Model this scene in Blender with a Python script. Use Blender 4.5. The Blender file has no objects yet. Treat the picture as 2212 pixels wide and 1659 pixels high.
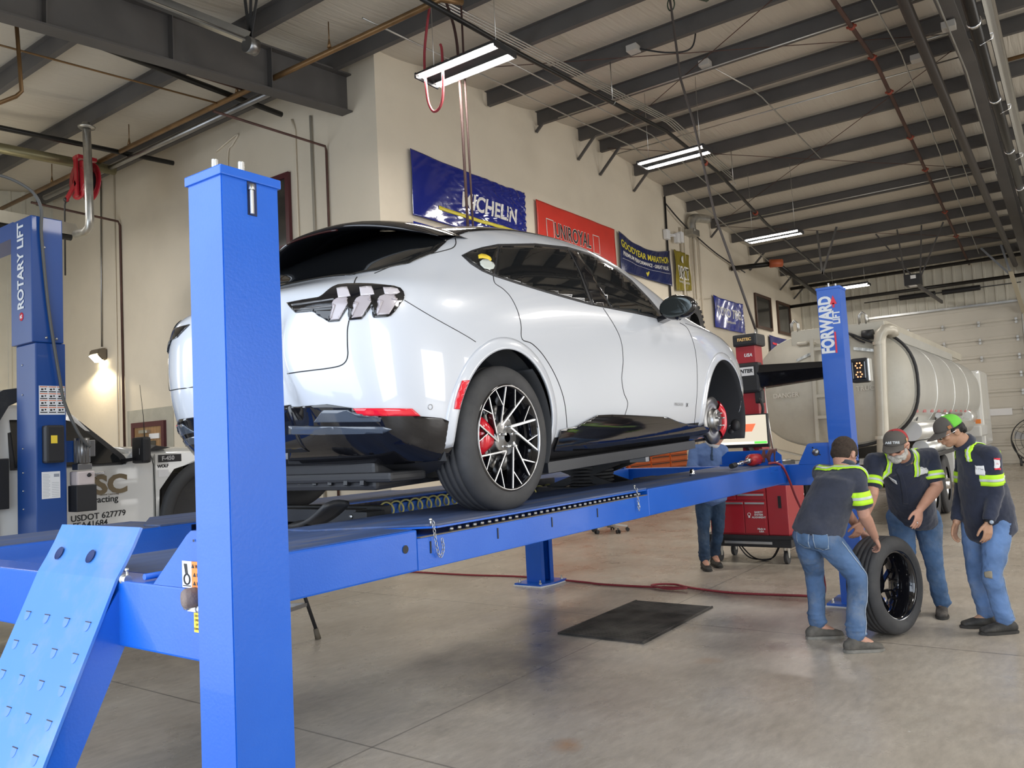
import bpy, bmesh, math, random
from mathutils import Vector, Matrix, Quaternion
from mathutils.bvhtree import BVHTree
random.seed(7)
SC = bpy.context.scene
COL = SC.collection
R = math.radians

# ---------------------------------------------------------------- camera, sky, light, exposure
cam_d = bpy.data.cameras.new('camera')
cam = bpy.data.objects.new('camera', cam_d); COL.objects.link(cam); SC.camera = cam
cam_d.sensor_width = 36.0
cam_d.lens = 36.0 * 1725.275 / 2212.0
cam_d.clip_start = 0.05; cam_d.clip_end = 200
_yaw, _pit, _rol = 0.62129, 0.0716783, -0.0522115
_f = Vector((math.cos(_pit)*math.cos(_yaw), math.cos(_pit)*math.sin(_yaw), math.sin(_pit)))
_r = Vector((math.sin(_yaw), -math.cos(_yaw), 0)); _u = _r.cross(_f)
_r2 = math.cos(_rol)*_r + math.sin(_rol)*_u; _u2 = -math.sin(_rol)*_r + math.cos(_rol)*_u
cam.matrix_world = Matrix(((_r2.x, _u2.x, -_f.x, 0), (_r2.y, _u2.y, -_f.y, 0), (_r2.z, _u2.z, -_f.z, 1.6), (0, 0, 0, 1)))

SC.view_settings.view_transform = 'Standard'
SC.view_settings.look = 'None'
SC.view_settings.gamma = 1.0
SC.view_settings.exposure = 0.68
SC.view_settings.use_curve_mapping = False
SC.cycles.max_bounces = 7
SC.cycles.diffuse_bounces = 4
SC.cycles.glossy_bounces = 4
SC.cycles.sample_clamp_indirect = 6.0

world = bpy.data.worlds.new('world'); SC.world = world; world.use_nodes = True
bg = world.node_tree.nodes['Background']
bg.inputs[0].default_value = (0.78, 0.87, 1.0, 1); bg.inputs[1].default_value = 1.1

def area(name, loc, rot, sx, sy, power, col):
    l = bpy.data.lights.new(name, 'AREA'); l.shape = 'RECTANGLE'; l.size = sx; l.size_y = sy
    l.energy = power; l.color = col
    o = bpy.data.objects.new(name, l); COL.objects.link(o); o.location = loc; o.rotation_euler = rot
    return o
# daylight through the three open overhead doors of the front wall (facing +X) and the doors of the right wall
for i, (yc, pw) in enumerate(((3.3, 85), (-2.9, 170), (12.0, 110))):
    area('door_daylight', (-0.62, yc, 2.3), (0, -R(90), 0), 4.2, 4.4, pw, (0.80, 0.89, 1.0))
for xc in (7.0, 16.0, 25.0):
    area('door_daylight', (xc, -10.85, 2.3), (R(90), 0, 0), 4.4, 4.2, 210, (1.0, 0.96, 0.90))

# ---------------------------------------------------------------- helpers
def tag(o, label=None, cat=None, group=None, kind=None):
    if label: o['label'] = label
    if cat: o['category'] = cat
    if group: o['group'] = group
    if kind: o['kind'] = kind
    return o
def empty(name, loc=(0, 0, 0), label=None, cat=None, group=None, rz=0.0):
    o = bpy.data.objects.new(name, None); COL.objects.link(o)
    o.location = loc; o.rotation_euler = (0, 0, rz); o.empty_display_size = 0.1
    return tag(o, label, cat, group)
def children(o):
    return [c for c in bpy.data.objects if c.parent == o]
def copy_tree(o, parent=None):
    c = o.copy(); COL.objects.link(c)
    c.parent = parent
    for ch in children(o): copy_tree(ch, c)
    return c

MATS = {}
def mat(name, col=(0.5, 0.5, 0.5), rough=0.5, metal=0.0, var=0.0, vscale=3.0, bump=0.0, bscale=40.0, coat=0.0,
        emit=None, estr=0.0, spec=0.5, dirt=0.0, dirtcol=(0.25, 0.22, 0.18), dscale=1.5, trans=0.0, stretch=None, alpha=1.0, sheen=0.0):
    if name in MATS: return MATS[name]
    m = bpy.data.materials.new(name); m.use_nodes = True; MATS[name] = m
    nt = m.node_tree; b = nt.nodes['Principled BSDF']; N = nt.nodes.new; Lk = nt.links.new
    b.inputs['Base Color'].default_value = (*col, 1); b.inputs['Roughness'].default_value = rough
    b.inputs['Metallic'].default_value = metal; b.inputs['Coat Weight'].default_value = coat
    b.inputs['Coat Roughness'].default_value = 0.04
    b.inputs['Specular IOR Level'].default_value = spec
    b.inputs['Transmission Weight'].default_value = trans
    b.inputs['Alpha'].default_value = alpha
    if sheen: b.inputs['Sheen Weight'].default_value = sheen
    if emit:
        b.inputs['Emission Color'].default_value = (*emit, 1); b.inputs['Emission Strength'].default_value = estr
    m.diffuse_color = (*col, 1)
    tc = None
    def coords():
        nonlocal tc
        if tc is None:
            t = N('ShaderNodeTexCoord'); mp = N('ShaderNodeMapping'); Lk(t.outputs['Object'], mp.inputs[0])
            if stretch: mp.inputs['Scale'].default_value = stretch
            tc = mp
        return tc.outputs[0]
    src = None
    if var > 0:
        n = N('ShaderNodeTexNoise'); n.inputs['Scale'].default_value = vscale; n.inputs['Detail'].default_value = 5
        Lk(coords(), n.inputs['Vector'])
        r = N('ShaderNodeValToRGB'); e = r.color_ramp.elements
        e[0].position = 0.3; e[1].position = 0.7
        e[0].color = (*[max(0, c*(1-var)) for c in col], 1); e[1].color = (*[min(1, c*(1+var)) for c in col], 1)
        Lk(n.outputs['Fac'], r.inputs[0]); src = r.outputs[0]
        Lk(src, b.inputs['Base Color'])
    if dirt > 0:
        n = N('ShaderNodeTexNoise'); n.inputs['Scale'].default_value = dscale; n.inputs['Detail'].default_value = 8; n.inputs['Roughness'].default_value = 0.7
        Lk(coords(), n.inputs['Vector'])
        r = N('ShaderNodeValToRGB'); e = r.color_ramp.elements
        e[0].position = 0.5; e[1].position = 0.72; e[0].color = (0, 0, 0, 1); e[1].color = (dirt, dirt, dirt, 1)
        Lk(n.outputs['Fac'], r.inputs[0])
        mx = N('ShaderNodeMix'); mx.data_type = 'RGBA'
        Lk(r.outputs[0], mx.inputs['Factor'])
        if src: Lk(src, mx.inputs['A'])
        else: mx.inputs['A'].default_value = (*col, 1)
        mx.inputs['B'].default_value = (*dirtcol, 1)
        Lk(mx.outputs['Result'], b.inputs['Base Color'])
    if bump > 0:
        n = N('ShaderNodeTexNoise'); n.inputs['Scale'].default_value = bscale; n.inputs['Detail'].default_value = 4
        Lk(coords(), n.inputs['Vector'])
        bp = N('ShaderNodeBump'); bp.inputs['Strength'].default_value = bump; bp.inputs['Distance'].default_value = 0.01
        Lk(n.outputs['Fac'], bp.inputs['Height']); Lk(bp.outputs[0], b.inputs['Normal'])
    return m

def frame_from(d):
    d = Vector(d).normalized()
    a = Vector((0, 0, 1)) if abs(d.z) < 0.9 else Vector((1, 0, 0))
    s = a.cross(d).normalized(); t = d.cross(s).normalized()
    return s, t, d

class MB:
    """collects shapes into one mesh"""
    def __init__(s): s.bm = bmesh.new(); s.smooth = False; s.mi = 0
    def _done(s, vs, n0, sm=None):
        s.bm.faces.ensure_lookup_table()
        for f in s.bm.faces[n0:]:
            f.smooth = s.smooth if sm is None else sm
            f.material_index = s.mi
    def box(s, lo, hi, M=None, bevel=0.0):
        n0 = len(s.bm.faces); v = []
        for z in (lo[2], hi[2]):
            for x, y in ((lo[0], lo[1]), (hi[0], lo[1]), (hi[0], hi[1]), (lo[0], hi[1])):
                p = Vector((x, y, z)); v.append(s.bm.verts.new(M @ p if M else p))
        fs = []
        for q in ((3, 2, 1, 0), (4, 5, 6, 7), (0, 1, 5, 4), (1, 2, 6, 5), (2, 3, 7, 6), (3, 0, 4, 7)):
            fs.append(s.bm.faces.new([v[i] for i in q]))
        if bevel > 0:
            es = set(e for f in fs for e in f.edges)
            bmesh.ops.bevel(s.bm, geom=list(es), offset=bevel, segments=2, affect='EDGES', profile=0.6)
        s._done(v, n0); return s
    def bar(s, a, b, w, h, up=(0, 0, 1), bevel=0.0):
        a = Vector(a); b = Vector(b); d = (b-a); L = d.length; d.normalize()
        u = Vector(up); sd = u.cross(d)
        if sd.length < 1e-4: sd = Vector((1, 0, 0)).cross(d)
        sd.normalize(); u = d.cross(sd)
        M = Matrix(((d.x, sd.x, u.x, a.x), (d.y, sd.y, u.y, a.y), (d.z, sd.z, u.z, a.z), (0, 0, 0, 1)))
        return s.box((0, -w/2, -h/2), (L, w/2, h/2), M, bevel)
    def tube(s, pts, r, n=10, closed=False, caps=True, scale=None):
        n0 = len(s.bm.faces)
        P = [Vector(p) for p in pts]; m = len(P)
        rr = r if isinstance(r, (list, tuple)) else [r]*m
        rings = []; prev = None
        for i in range(m):
            if closed: d = P[(i+1) % m]-P[i-1]
            else: d = P[min(i+1, m-1)]-P[max(i-1, 0)]
            if d.length < 1e-9: d = Vector((0, 0, 1))
            d.normalize()
            if prev is None: sd, t, _ = frame_from(d)
            else:
                sd = prev - d*prev.dot(d)
                if sd.length < 1e-6: sd, t, _ = frame_from(d)
                sd.normalize()
            t = d.cross(sd); prev = sd
            ring = []
            for k in range(n):
                a = 2*math.pi*k/n
                ring.append(s.bm.verts.new(P[i]+sd*math.cos(a)*rr[i]+t*math.sin(a)*rr[i]))
            rings.append(ring)
        for i in range(m if closed else m-1):
            A = rings[i]; B = rings[(i+1) % m]
            for k in range(n):
                s.bm.faces.new((A[k], A[(k+1) % n], B[(k+1) % n], B[k]))
        s._done(None, n0, True)
        if caps and not closed:
            n1 = len(s.bm.faces)
            s.bm.faces.new(rings[0][::-1]); s.bm.faces.new(rings[-1]); s._done(None, n1, False)
        return s
    def cyl(s, a, b, r, r2=None, n=20): return s.tube([a, b], [r, r if r2 is None else r2], n)
    def lathe(s, prof, o=(0, 0, 0), axis=(0, 0, 1), n=32, caps=False):
        """prof: list of (radius, height along axis)"""
        n0 = len(s.bm.faces); sd, t, d = frame_from(axis); o = Vector(o); rings = []
        for r, h in prof:
            rings.append([s.bm.verts.new(o+d*h+sd*math.cos(2*math.pi*k/n)*r+t*math.sin(2*math.pi*k/n)*r) for k in range(n)])
        for A, B in zip(rings, rings[1:]):
            for k in range(n): s.bm.faces.new((A[k], A[(k+1) % n], B[(k+1) % n], B[k]))
        if caps:
            s.bm.faces.new(rings[0][::-1]); s.bm.faces.new(rings[-1])
        s._done(None, n0, True); return s
    def prism(s, poly, d, o=(0, 0, 0), ax=(1, 0, 0), ay=(0, 0, 1), bevel=0.0):
        """2d polygon in the plane (ax, ay) at o, extruded by the vector d"""
        n0 = len(s.bm.faces); o = Vector(o); ax = Vector(ax); ay = Vector(ay); d = Vector(d)
        A = [s.bm.verts.new(o+ax*p[0]+ay*p[1]) for p in poly]
        B = [s.bm.verts.new(o+ax*p[0]+ay*p[1]+d) for p in poly]
        f1 = s.bm.faces.new(A[::-1]); f2 = s.bm.faces.new(B); m = len(poly); fs = [f1, f2]
        for k in range(m): fs.append(s.bm.faces.new((A[k], A[(k+1) % m], B[(k+1) % m], B[k])))
        bmesh.ops.recalc_face_normals(s.bm, faces=fs)
        if bevel > 0:
            bmesh.ops.bevel(s.bm, geom=list(set(e for f in fs for e in f.edges)), offset=bevel, segments=2, affect='EDGES')
        s._done(None, n0); return s
    def ball(s, c, r, sc=(1, 1, 1), M=None, seg=20, rings=12):
        n0 = len(s.bm.faces)
        Mx = Matrix.Translation(Vector(c)) @ (M if M else Matrix.Identity(4)) @ Matrix.Diagonal((sc[0]*r, sc[1]*r, sc[2]*r, 1))
        bmesh.ops.create_uvsphere(s.bm, u_segments=seg, v_segments=rings, radius=1.0, matrix=Mx)
        s._done(None, n0, True); return s
    def capsule(s, a, b, r1, r2, n=16):
        """tapered limb with round ends"""
        a = Vector(a); b = Vector(b); d = b-a; L = max(d.length, 1e-5); d /= L; pts = []; rr = []
        for k in range(5):
            t = math.pi/2*(k/4); pts.append(a-d*r1*math.cos(t)); rr.append(max(r1*math.sin(t), 1e-4))
        for k in range(1, 5):
            f = k/5; pts.append(a+d*L*f); rr.append(r1+(r2-r1)*f)
        for k in range(5):
            t = math.pi/2*(k/4); pts.append(b+d*r2*math.sin(t)); rr.append(max(r2*math.cos(t), 1e-4))
        return s.tube(pts, rr, n)
    def grid(s, f, nu, nv, closed_u=False):
        n0 = len(s.bm.faces)
        V = [[s.bm.verts.new(f(i/nu, j/nv)) for j in range(nv+1)] for i in range(nu+1)]
        for i in range(nu):
            for j in range(nv): s.bm.faces.new((V[i][j], V[i+1][j], V[i+1][j+1], V[i][j+1]))
        s._done(None, n0, True); return s
    def build(s, name, m, parent=None, bevel=0.0, label=None, loc=None, recalc=True, split=False):
        if recalc: bmesh.ops.recalc_face_normals(s.bm, faces=s.bm.faces)
        me = bpy.data.meshes.new(name); s.bm.to_mesh(me); s.bm.free()
        for q in (m if isinstance(m, (list, tuple)) else [m]): me.materials.append(q)
        o = bpy.data.objects.new(name, me); COL.objects.link(o)
        if parent: o.parent = parent
        if loc: o.location = loc
        if label: o['label'] = label
        if bevel > 0:
            b = o.modifiers.new('b', 'BEVEL'); b.width = bevel; b.segments = 2; b.limit_method = 'ANGLE'; b.angle_limit = R(50)
            b.harden_normals = False
        return explode(o) if split else o

def explode(o, gap=0.004):
    """every loose piece of a mesh becomes an object of its own with the same name, parent and material"""
    me = o.data; n = len(me.vertices); par = list(range(n))
    def find(i):
        while par[i] != i: par[i] = par[par[i]]; i = par[i]
        return i
    for e in me.edges:
        a, b = find(e.vertices[0]), find(e.vertices[1])
        if a != b: par[a] = b
    isl = {}
    for i in range(n): isl.setdefault(find(i), []).append(i)
    def bb(v):
        c = [me.vertices[i].co for i in v]
        return [min(q[k] for q in c)-gap/2 for k in range(3)], [max(q[k] for q in c)+gap/2 for k in range(3)]
    gs = [(v, *bb(v)) for v in isl.values()]; done = False
    while not done:
        done = True
        for i in range(len(gs)):
            for j in range(i+1, len(gs)):
                if all(gs[i][1][k] <= gs[j][2][k] and gs[j][1][k] <= gs[i][2][k] for k in range(3)):
                    gs[i] = (gs[i][0]+gs[j][0], [min(gs[i][1][k], gs[j][1][k]) for k in range(3)], [max(gs[i][2][k], gs[j][2][k]) for k in range(3)])
                    gs.pop(j); done = False; break
            if not done: break
    if len(gs) < 2: return [o]
    out = []
    for v, _, _ in gs:
        st = set(v); bm = bmesh.new(); bm.from_mesh(me); bm.verts.ensure_lookup_table()
        bmesh.ops.delete(bm, geom=[q for q in bm.verts if q.index not in st], context='VERTS')
        m2 = bpy.data.meshes.new(me.name); bm.to_mesh(m2); bm.free()
        for q in me.materials: m2.materials.append(q)
        c = o.copy(); c.data = m2; COL.objects.link(c); out.append(c)
    nm = o.name; bpy.data.objects.remove(o)
    out[0].name = nm
    return out
def evaluated(o):
    dg = bpy.context.evaluated_depsgraph_get(); dg.update()
    me = bpy.data.meshes.new_from_object(o.evaluated_get(dg))
    return me
def bake(o):
    """apply all modifiers of an object"""
    me = evaluated(o); old = o.data; o.modifiers.clear(); o.data = me; bpy.data.meshes.remove(old)
    return o
def text_mesh(s, size, depth=0.002, bold=0.0, shear=0.0, sx=1.0, spacing=1.0):
    c = bpy.data.curves.new('t', 'FONT'); c.body = s; c.size = size; c.extrude = depth/2; c.offset = bold; c.shear = shear
    c.align_x = 'CENTER'; c.align_y = 'CENTER'; c.space_character = spacing; c.resolution_u = 3
    o = bpy.data.objects.new('t', c); COL.objects.link(o)
    me = evaluated(o); bpy.data.objects.remove(o); bpy.data.curves.remove(c)
    if sx != 1.0:
        for v in me.vertices: v.co.x *= sx
    me.materials.clear()
    return me
def text(name, s, size, m, o, right, up, parent=None, depth=0.002, bold=0.0, shear=0.0, sx=1.0, warp=None, spacing=1.0):
    """lettering centred at o, reading along right, standing along up"""
    me = text_mesh(s, size, depth, bold, shear, sx, spacing); me.materials.append(m)
    rt = Vector(right).normalized(); u = Vector(up).normalized(); n = rt.cross(u)
    o = Vector(o)
    for v in me.vertices:
        c = v.co.copy(); p = o+rt*c.x+u*c.y+n*c.z
        v.co = warp(p, c) if warp else p
    ob = bpy.data.objects.new(name, me); COL.objects.link(ob)
    if parent: ob.parent = parent
    return ob
def smooth_path(pts, n=8, closed=False):
    P = [Vector(p) for p in pts]; m = len(P); out = []
    for i in range(m if closed else m-1):
        p0 = P[i-1] if (closed or i > 0) else P[0]; p1 = P[i]; p2 = P[(i+1) % m]
        p3 = P[(i+2) % m] if (closed or i+2 < m) else P[-1]
        for k in range(n):
            t = k/n
            out.append(0.5*((2*p1)+(p2-p0)*t+(2*p0-5*p1+4*p2-p3)*t*t+(3*p1-p0-3*p2+p3)*t**3))
    if not closed: out.append(P[-1])
    return out
def helix(a, b, r, turns, n=14):
    a = Vector(a); b = Vector(b); sd, t, d = frame_from(b-a)
    return [a+(b-a)*(k/(turns*n))+sd*math.cos(2*math.pi*k/n)*r+t*math.sin(2*math.pi*k/n)*r for k in range(turns*n+1)]

# ---------------------------------------------------------------- materials
def floor_material():
    m = bpy.data.materials.new('polished_concrete'); m.use_nodes = True; nt = m.node_tree
    b = nt.nodes['Principled BSDF']; N = nt.nodes.new; Lk = nt.links.new
    tc = N('ShaderNodeTexCoord'); 
    def noise(scale, det=6, rough=0.6, st=(1, 1, 1), rz=0.0):
        mp = N('ShaderNodeMapping'); mp.inputs['Scale'].default_value = st; mp.inputs['Rotation'].default_value = (0, 0, rz)
        Lk(tc.outputs['Object'], mp.inputs[0])
        n = N('ShaderNodeTexNoise'); n.inputs['Scale'].default_value = scale; n.inputs['Detail'].default_value = det
        n.inputs['Roughness'].default_value = rough; Lk(mp.outputs[0], n.inputs['Vector']); return n.outputs['Fac']
    def ramp(fac, *st):
        r = N('ShaderNodeValToRGB'); e = r.color_ramp.elements
        while len(e) < len(st): e.new(0.5)
        for q, (p, c) in zip(e, st): q.position = p; q.color = (*c, 1) if isinstance(c, tuple) else (c, c, c, 1)
        Lk(fac, r.inputs[0]); return r.outputs[0]
    def mix(f, a, c, mode='MIX'):
        x = N('ShaderNodeMix'); x.data_type = 'RGBA'; x.blend_type = mode
        for s, v in (('Factor', f), ('A', a), ('B', c)):
            if isinstance(v, (tuple, float)): x.inputs[s].default_value = (*v, 1) if isinstance(v, tuple) else v
            else: Lk(v, x.inputs[s])
        return x.outputs['Result']
    base = ramp(noise(0.9, 8, 0.65), (0.3, (0.36, 0.315, 0.255)), (0.5, (0.44, 0.39, 0.325)), (0.72, (0.52, 0.475, 0.405)))
    fine = ramp(noise(7.0, 8, 0.7, (1, 3, 1), 0.9), (0.3, 0.80), (0.7, 1.12))
    c = mix(1.0, base, fine, 'MULTIPLY')
    # worn dark patches with their own places
    def blot(cx_, cy_, rx, ry, rz, dark, amt):
        nonlocal c
        mp = N('ShaderNodeMapping'); mp.vector_type = 'TEXTURE'; mp.inputs['Location'].default_value = (cx_, cy_, 0)
        mp.inputs['Rotation'].default_value = (0, 0, rz); mp.inputs['Scale'].default_value = (rx, ry, 1)
        Lk(tc.outputs['Object'], mp.inputs[0])
        ln = N('ShaderNodeVectorMath'); ln.operation = 'LENGTH'; Lk(mp.outputs[0], ln.inputs[0])
        ad = N('ShaderNodeMath'); ad.operation = 'MULTIPLY_ADD'
        Lk(noise(2.4, 7, 0.75), ad.inputs[0]); ad.inputs[1].default_value = 1.7; Lk(ln.outputs['Value'], ad.inputs[2])
        f = ramp(ad.outputs[0], (0.75 if amt > .5 else 0.85, amt), (1.0, 0.0))
        sc = N('ShaderNodeMath'); sc.operation = 'MULTIPLY'; sc.inputs[1].default_value = 0.5
        Lk(ad.outputs[0], sc.inputs[0])
        f = ramp(sc.outputs[0], (0.42, amt), (0.85, 0.0))
        c = mix(f, c, dark)
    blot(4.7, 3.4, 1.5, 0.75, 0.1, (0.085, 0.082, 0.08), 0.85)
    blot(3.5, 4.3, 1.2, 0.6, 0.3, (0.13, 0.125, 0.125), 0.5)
    blot(6.9, 2.6, 0.9, 0.8, 0.4, (0.42, 0.40, 0.37), 0.5)
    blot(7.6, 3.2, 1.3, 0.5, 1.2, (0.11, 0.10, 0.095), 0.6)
    blot(3.62, 2.36, 0.16, 0.12, 0.5, (0.40, 0.22, 0.11), 0.9)
    blot(3.05, 4.2, 0.16, 0.08, 0.5, (0.34, 0.20, 0.13), 0.5)
    blot(5.4, 2.3, 0.12, 0.14, 0.5, (0.40, 0.27, 0.17), 0.6)
    blot(8.6, 5.2, 1.2, 1.0, 0.3, (0.30, 0.21, 0.155), 0.55)
    # sawn joints
    sep = N('ShaderNodeSeparateXYZ'); Lk(tc.outputs['Object'], sep.inputs[0])
    def joint(axis, p, w=0.007):
        nonlocal c
        a = N('ShaderNodeMath'); a.operation = 'SUBTRACT'; Lk(sep.outputs[axis], a.inputs[0]); a.inputs[1].default_value = p
        q = N('ShaderNodeMath'); q.operation = 'ABSOLUTE'; Lk(a.outputs[0], q.inputs[0])
        l = N('ShaderNodeMath'); l.operation = 'LESS_THAN'; Lk(q.outputs[0], l.inputs[0]); l.inputs[1].default_value = w
        h = N('ShaderNodeMath'); h.operation = 'MULTIPLY'; Lk(l.outputs[0], h.inputs[0]); h.inputs[1].default_value = 0.6
        c = mix(h.outputs[0], c, (0.07, 0.065, 0.06))
    for p in (3.1, 6.35, 10.1, 13.8, 17.5, 21.2, 25): joint('X', p)
    for p in (-3.6, -0.2, 3.27, 6.7, 10.2, 13.6): joint('Y', p)
    vo = N('ShaderNodeTexVoronoi'); vo.inputs['Scale'].default_value = 3.1; Lk(tc.outputs['Object'], vo.inputs['Vector'])
    c = mix(ramp(vo.outputs['Distance'], (0.018, 0.7), (0.024, 0.0)), c, (0.75, 0.74, 0.7))
    Lk(c, b.inputs['Base Color'])
    Lk(ramp(noise(1.6, 6), (0.35, 0.22), (0.7, 0.46)), b.inputs['Roughness'])
    bp = N('ShaderNodeBump'); bp.inputs['Strength'].default_value = 0.10; bp.inputs['Distance'].default_value = 0.01
    Lk(noise(26, 5), bp.inputs['Height']); Lk(bp.outputs[0], b.inputs['Normal'])
    return m
def quilt_material():
    """white faced roof insulation with fine wrinkles across the bays"""
    m = bpy.data.materials.new('roof_insulation'); m.use_nodes = True; nt = m.node_tree
    b = nt.nodes['Principled BSDF']; N = nt.nodes.new; Lk = nt.links.new
    b.inputs['Base Color'].default_value = (0.54, 0.50, 0.43, 1); b.inputs['Roughness'].default_value = 0.55
    tc = N('ShaderNodeTexCoord'); mp = N('ShaderNodeMapping'); mp.inputs['Scale'].default_value = (0.6, 9, 1)
    Lk(tc.outputs['Object'], mp.inputs[0])
    n = N('ShaderNodeTexNoise'); n.inputs['Scale'].default_value = 1.6; n.inputs['Detail'].default_value = 5; n.inputs['Distortion'].default_value = 0.6
    Lk(mp.outputs[0], n.inputs['Vector'])
    bp = N('ShaderNodeBump'); bp.inputs['Strength'].default_value = 0.55; bp.inputs['Distance'].default_value = 0.03
    Lk(n.outputs['Fac'], bp.inputs['Height']); Lk(bp.outputs[0], b.inputs['Normal'])
    return m
M_floor = floor_material()
M_quilt = quilt_material()
M_wall = mat('painted_plaster', (0.72, 0.645, 0.52), 0.75, var=0.04, vscale=0.8, bump=0.25, bscale=9, dirt=0.18, dirtcol=(0.5, 0.44, 0.36), dscale=0.7)
M_corr = mat('cream_steel_sheet', (0.56, 0.535, 0.45), 0.45, var=0.05)
M_steel = mat('grey_red_oxide_steel', (0.085, 0.08, 0.077), 0.6, var=0.15, vscale=1.2, dirt=0.25, dirtcol=(0.14, 0.12, 0.105))
M_door = mat('beige_door_panel', (0.60, 0.565, 0.49), 0.5, var=0.05, vscale=1)
M_blue = mat('lift_blue_paint', (0.004, 0.100, 0.52), 0.33, var=0.07, vscale=2.5, bump=0.05, bscale=120, dirt=0.3, dirtcol=(0.03, 0.13, 0.50), dscale=2.5, coat=0.15)
M_blue_d = mat('dusty_blue_deck', (0.055, 0.095, 0.22), 0.6, var=0.25, vscale=3, dirt=0.75, dirtcol=(0.20, 0.19, 0.19), dscale=2.2, stretch=(0.5, 4, 1))
M_rotary = mat('deep_blue_paint', (0.006, 0.058, 0.26), 0.35, var=0.05, coat=0.2)
M_white = mat('white_car_paint', (0.60, 0.625, 0.67), 0.26, coat=1.0, spec=0.5)
M_gloss = mat('gloss_black_plastic', (0.006, 0.006, 0.008), 0.07, coat=0.6)
M_black = mat('black_plastic', (0.018, 0.018, 0.02), 0.5, bump=0.05, bscale=200)
M_matte = mat('matte_black_metal', (0.022, 0.023, 0.025), 0.5, var=0.2, dirt=0.4, dirtcol=(0.09, 0.08, 0.07), dscale=4)
M_glass = mat('tinted_glass', (0.008, 0.009, 0.010), 0.03, spec=0.7)
M_rubber = mat('tyre_rubber', (0.042, 0.042, 0.044), 0.72, var=0.2, vscale=8, dirt=0.35, dirtcol=(0.10, 0.095, 0.085), dscale=5)
M_chrome = mat('bright_metal', (0.72, 0.72, 0.72), 0.18, 1.0)
M_zinc = mat('zinc_plated_steel', (0.55, 0.55, 0.53), 0.38, 1.0, var=0.15)
M_iron = mat('machined_iron', (0.32, 0.32, 0.32), 0.35, 1.0, var=0.1)
M_red = mat('red_enamel', (0.40, 0.018, 0.03), 0.3, var=0.05, coat=0.3)
M_caliper = mat('caliper_red', (0.65, 0.015, 0.03), 0.22, coat=0.5)
M_lens = mat('red_lens', (0.75, 0.01, 0.03), 0.1, coat=1.0)
M_orange = mat('orange_enamel', (0.62, 0.13, 0.025), 0.35, var=0.05)
M_hose = mat('red_rubber_hose', (0.28, 0.03, 0.04), 0.5)
M_brass = mat('aged_copper_pipe', (0.21, 0.12, 0.05), 0.4, 0.5, var=0.25)
M_rust = mat('rust_brown_pipe', (0.085, 0.04, 0.03), 0.55, 0.3, var=0.3)
M_blackpipe = mat('black_iron_pipe', (0.02, 0.019, 0.018), 0.35, 0.4)
M_paper = mat('white_label_paper', (0.80, 0.80, 0.80), 0.5)
M_ink = mat('black_ink', (0.01, 0.01, 0.012), 0.5)
M_yellow = mat('yellow_label', (0.85, 0.62, 0.05), 0.5)
M_oranges = mat('orange_label', (0.85, 0.25, 0.04), 0.5)
M_tube = mat('fluorescent_tube', (1, 1, 1), 0.5, emit=(1, 0.97, 0.93), estr=16.0)
M_vinylblue = mat('glossy_blue_vinyl', (0.008, 0.018, 0.22), 0.14, bump=0.9, bscale=3.5, coat=0.6, spec=0.7)
M_hiviz = mat('lime_reflective_tape', (0.55, 0.95, 0.03), 0.6)
M_silver = mat('silver_reflective_tape', (0.60, 0.64, 0.60), 0.35)
# ---------------------------------------------------------------- the setting
XF, XD, YB, YC, XA, YR = -0.6, 31.0, 8.5, 19.0, 8.65, -11.0
RIDGE, ZR, SL = 15.2, 8.37, 0.0833
def zc(x): return ZR - SL*abs(x-RIDGE)
def structure(o): o['kind'] = 'structure'; return o

mb = MB(); mb.box((-9, YR-3, -0.2), (XD+0.3, YC+3, 0.0)); structure(mb.build('floor', M_floor))
mb = MB(); mb.prism([(XA, 0), (XD, 0), (XD, zc(XD)+0.05), (RIDGE, ZR+0.05), (XA, zc(XA)+0.05)], (0, 0.2, 0), (0, YB, 0))
structure(mb.build('wall_back', M_wall))
mb = MB(); mb.prism([(YB+0.2, 0), (YC, 0), (YC, zc(XA)+0.05), (YB+0.2, zc(XA)+0.05)], (0.2, 0, 0), (XA, 0, 0), (0, 1, 0))
structure(mb.build('wall_left', M_wall))

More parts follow.
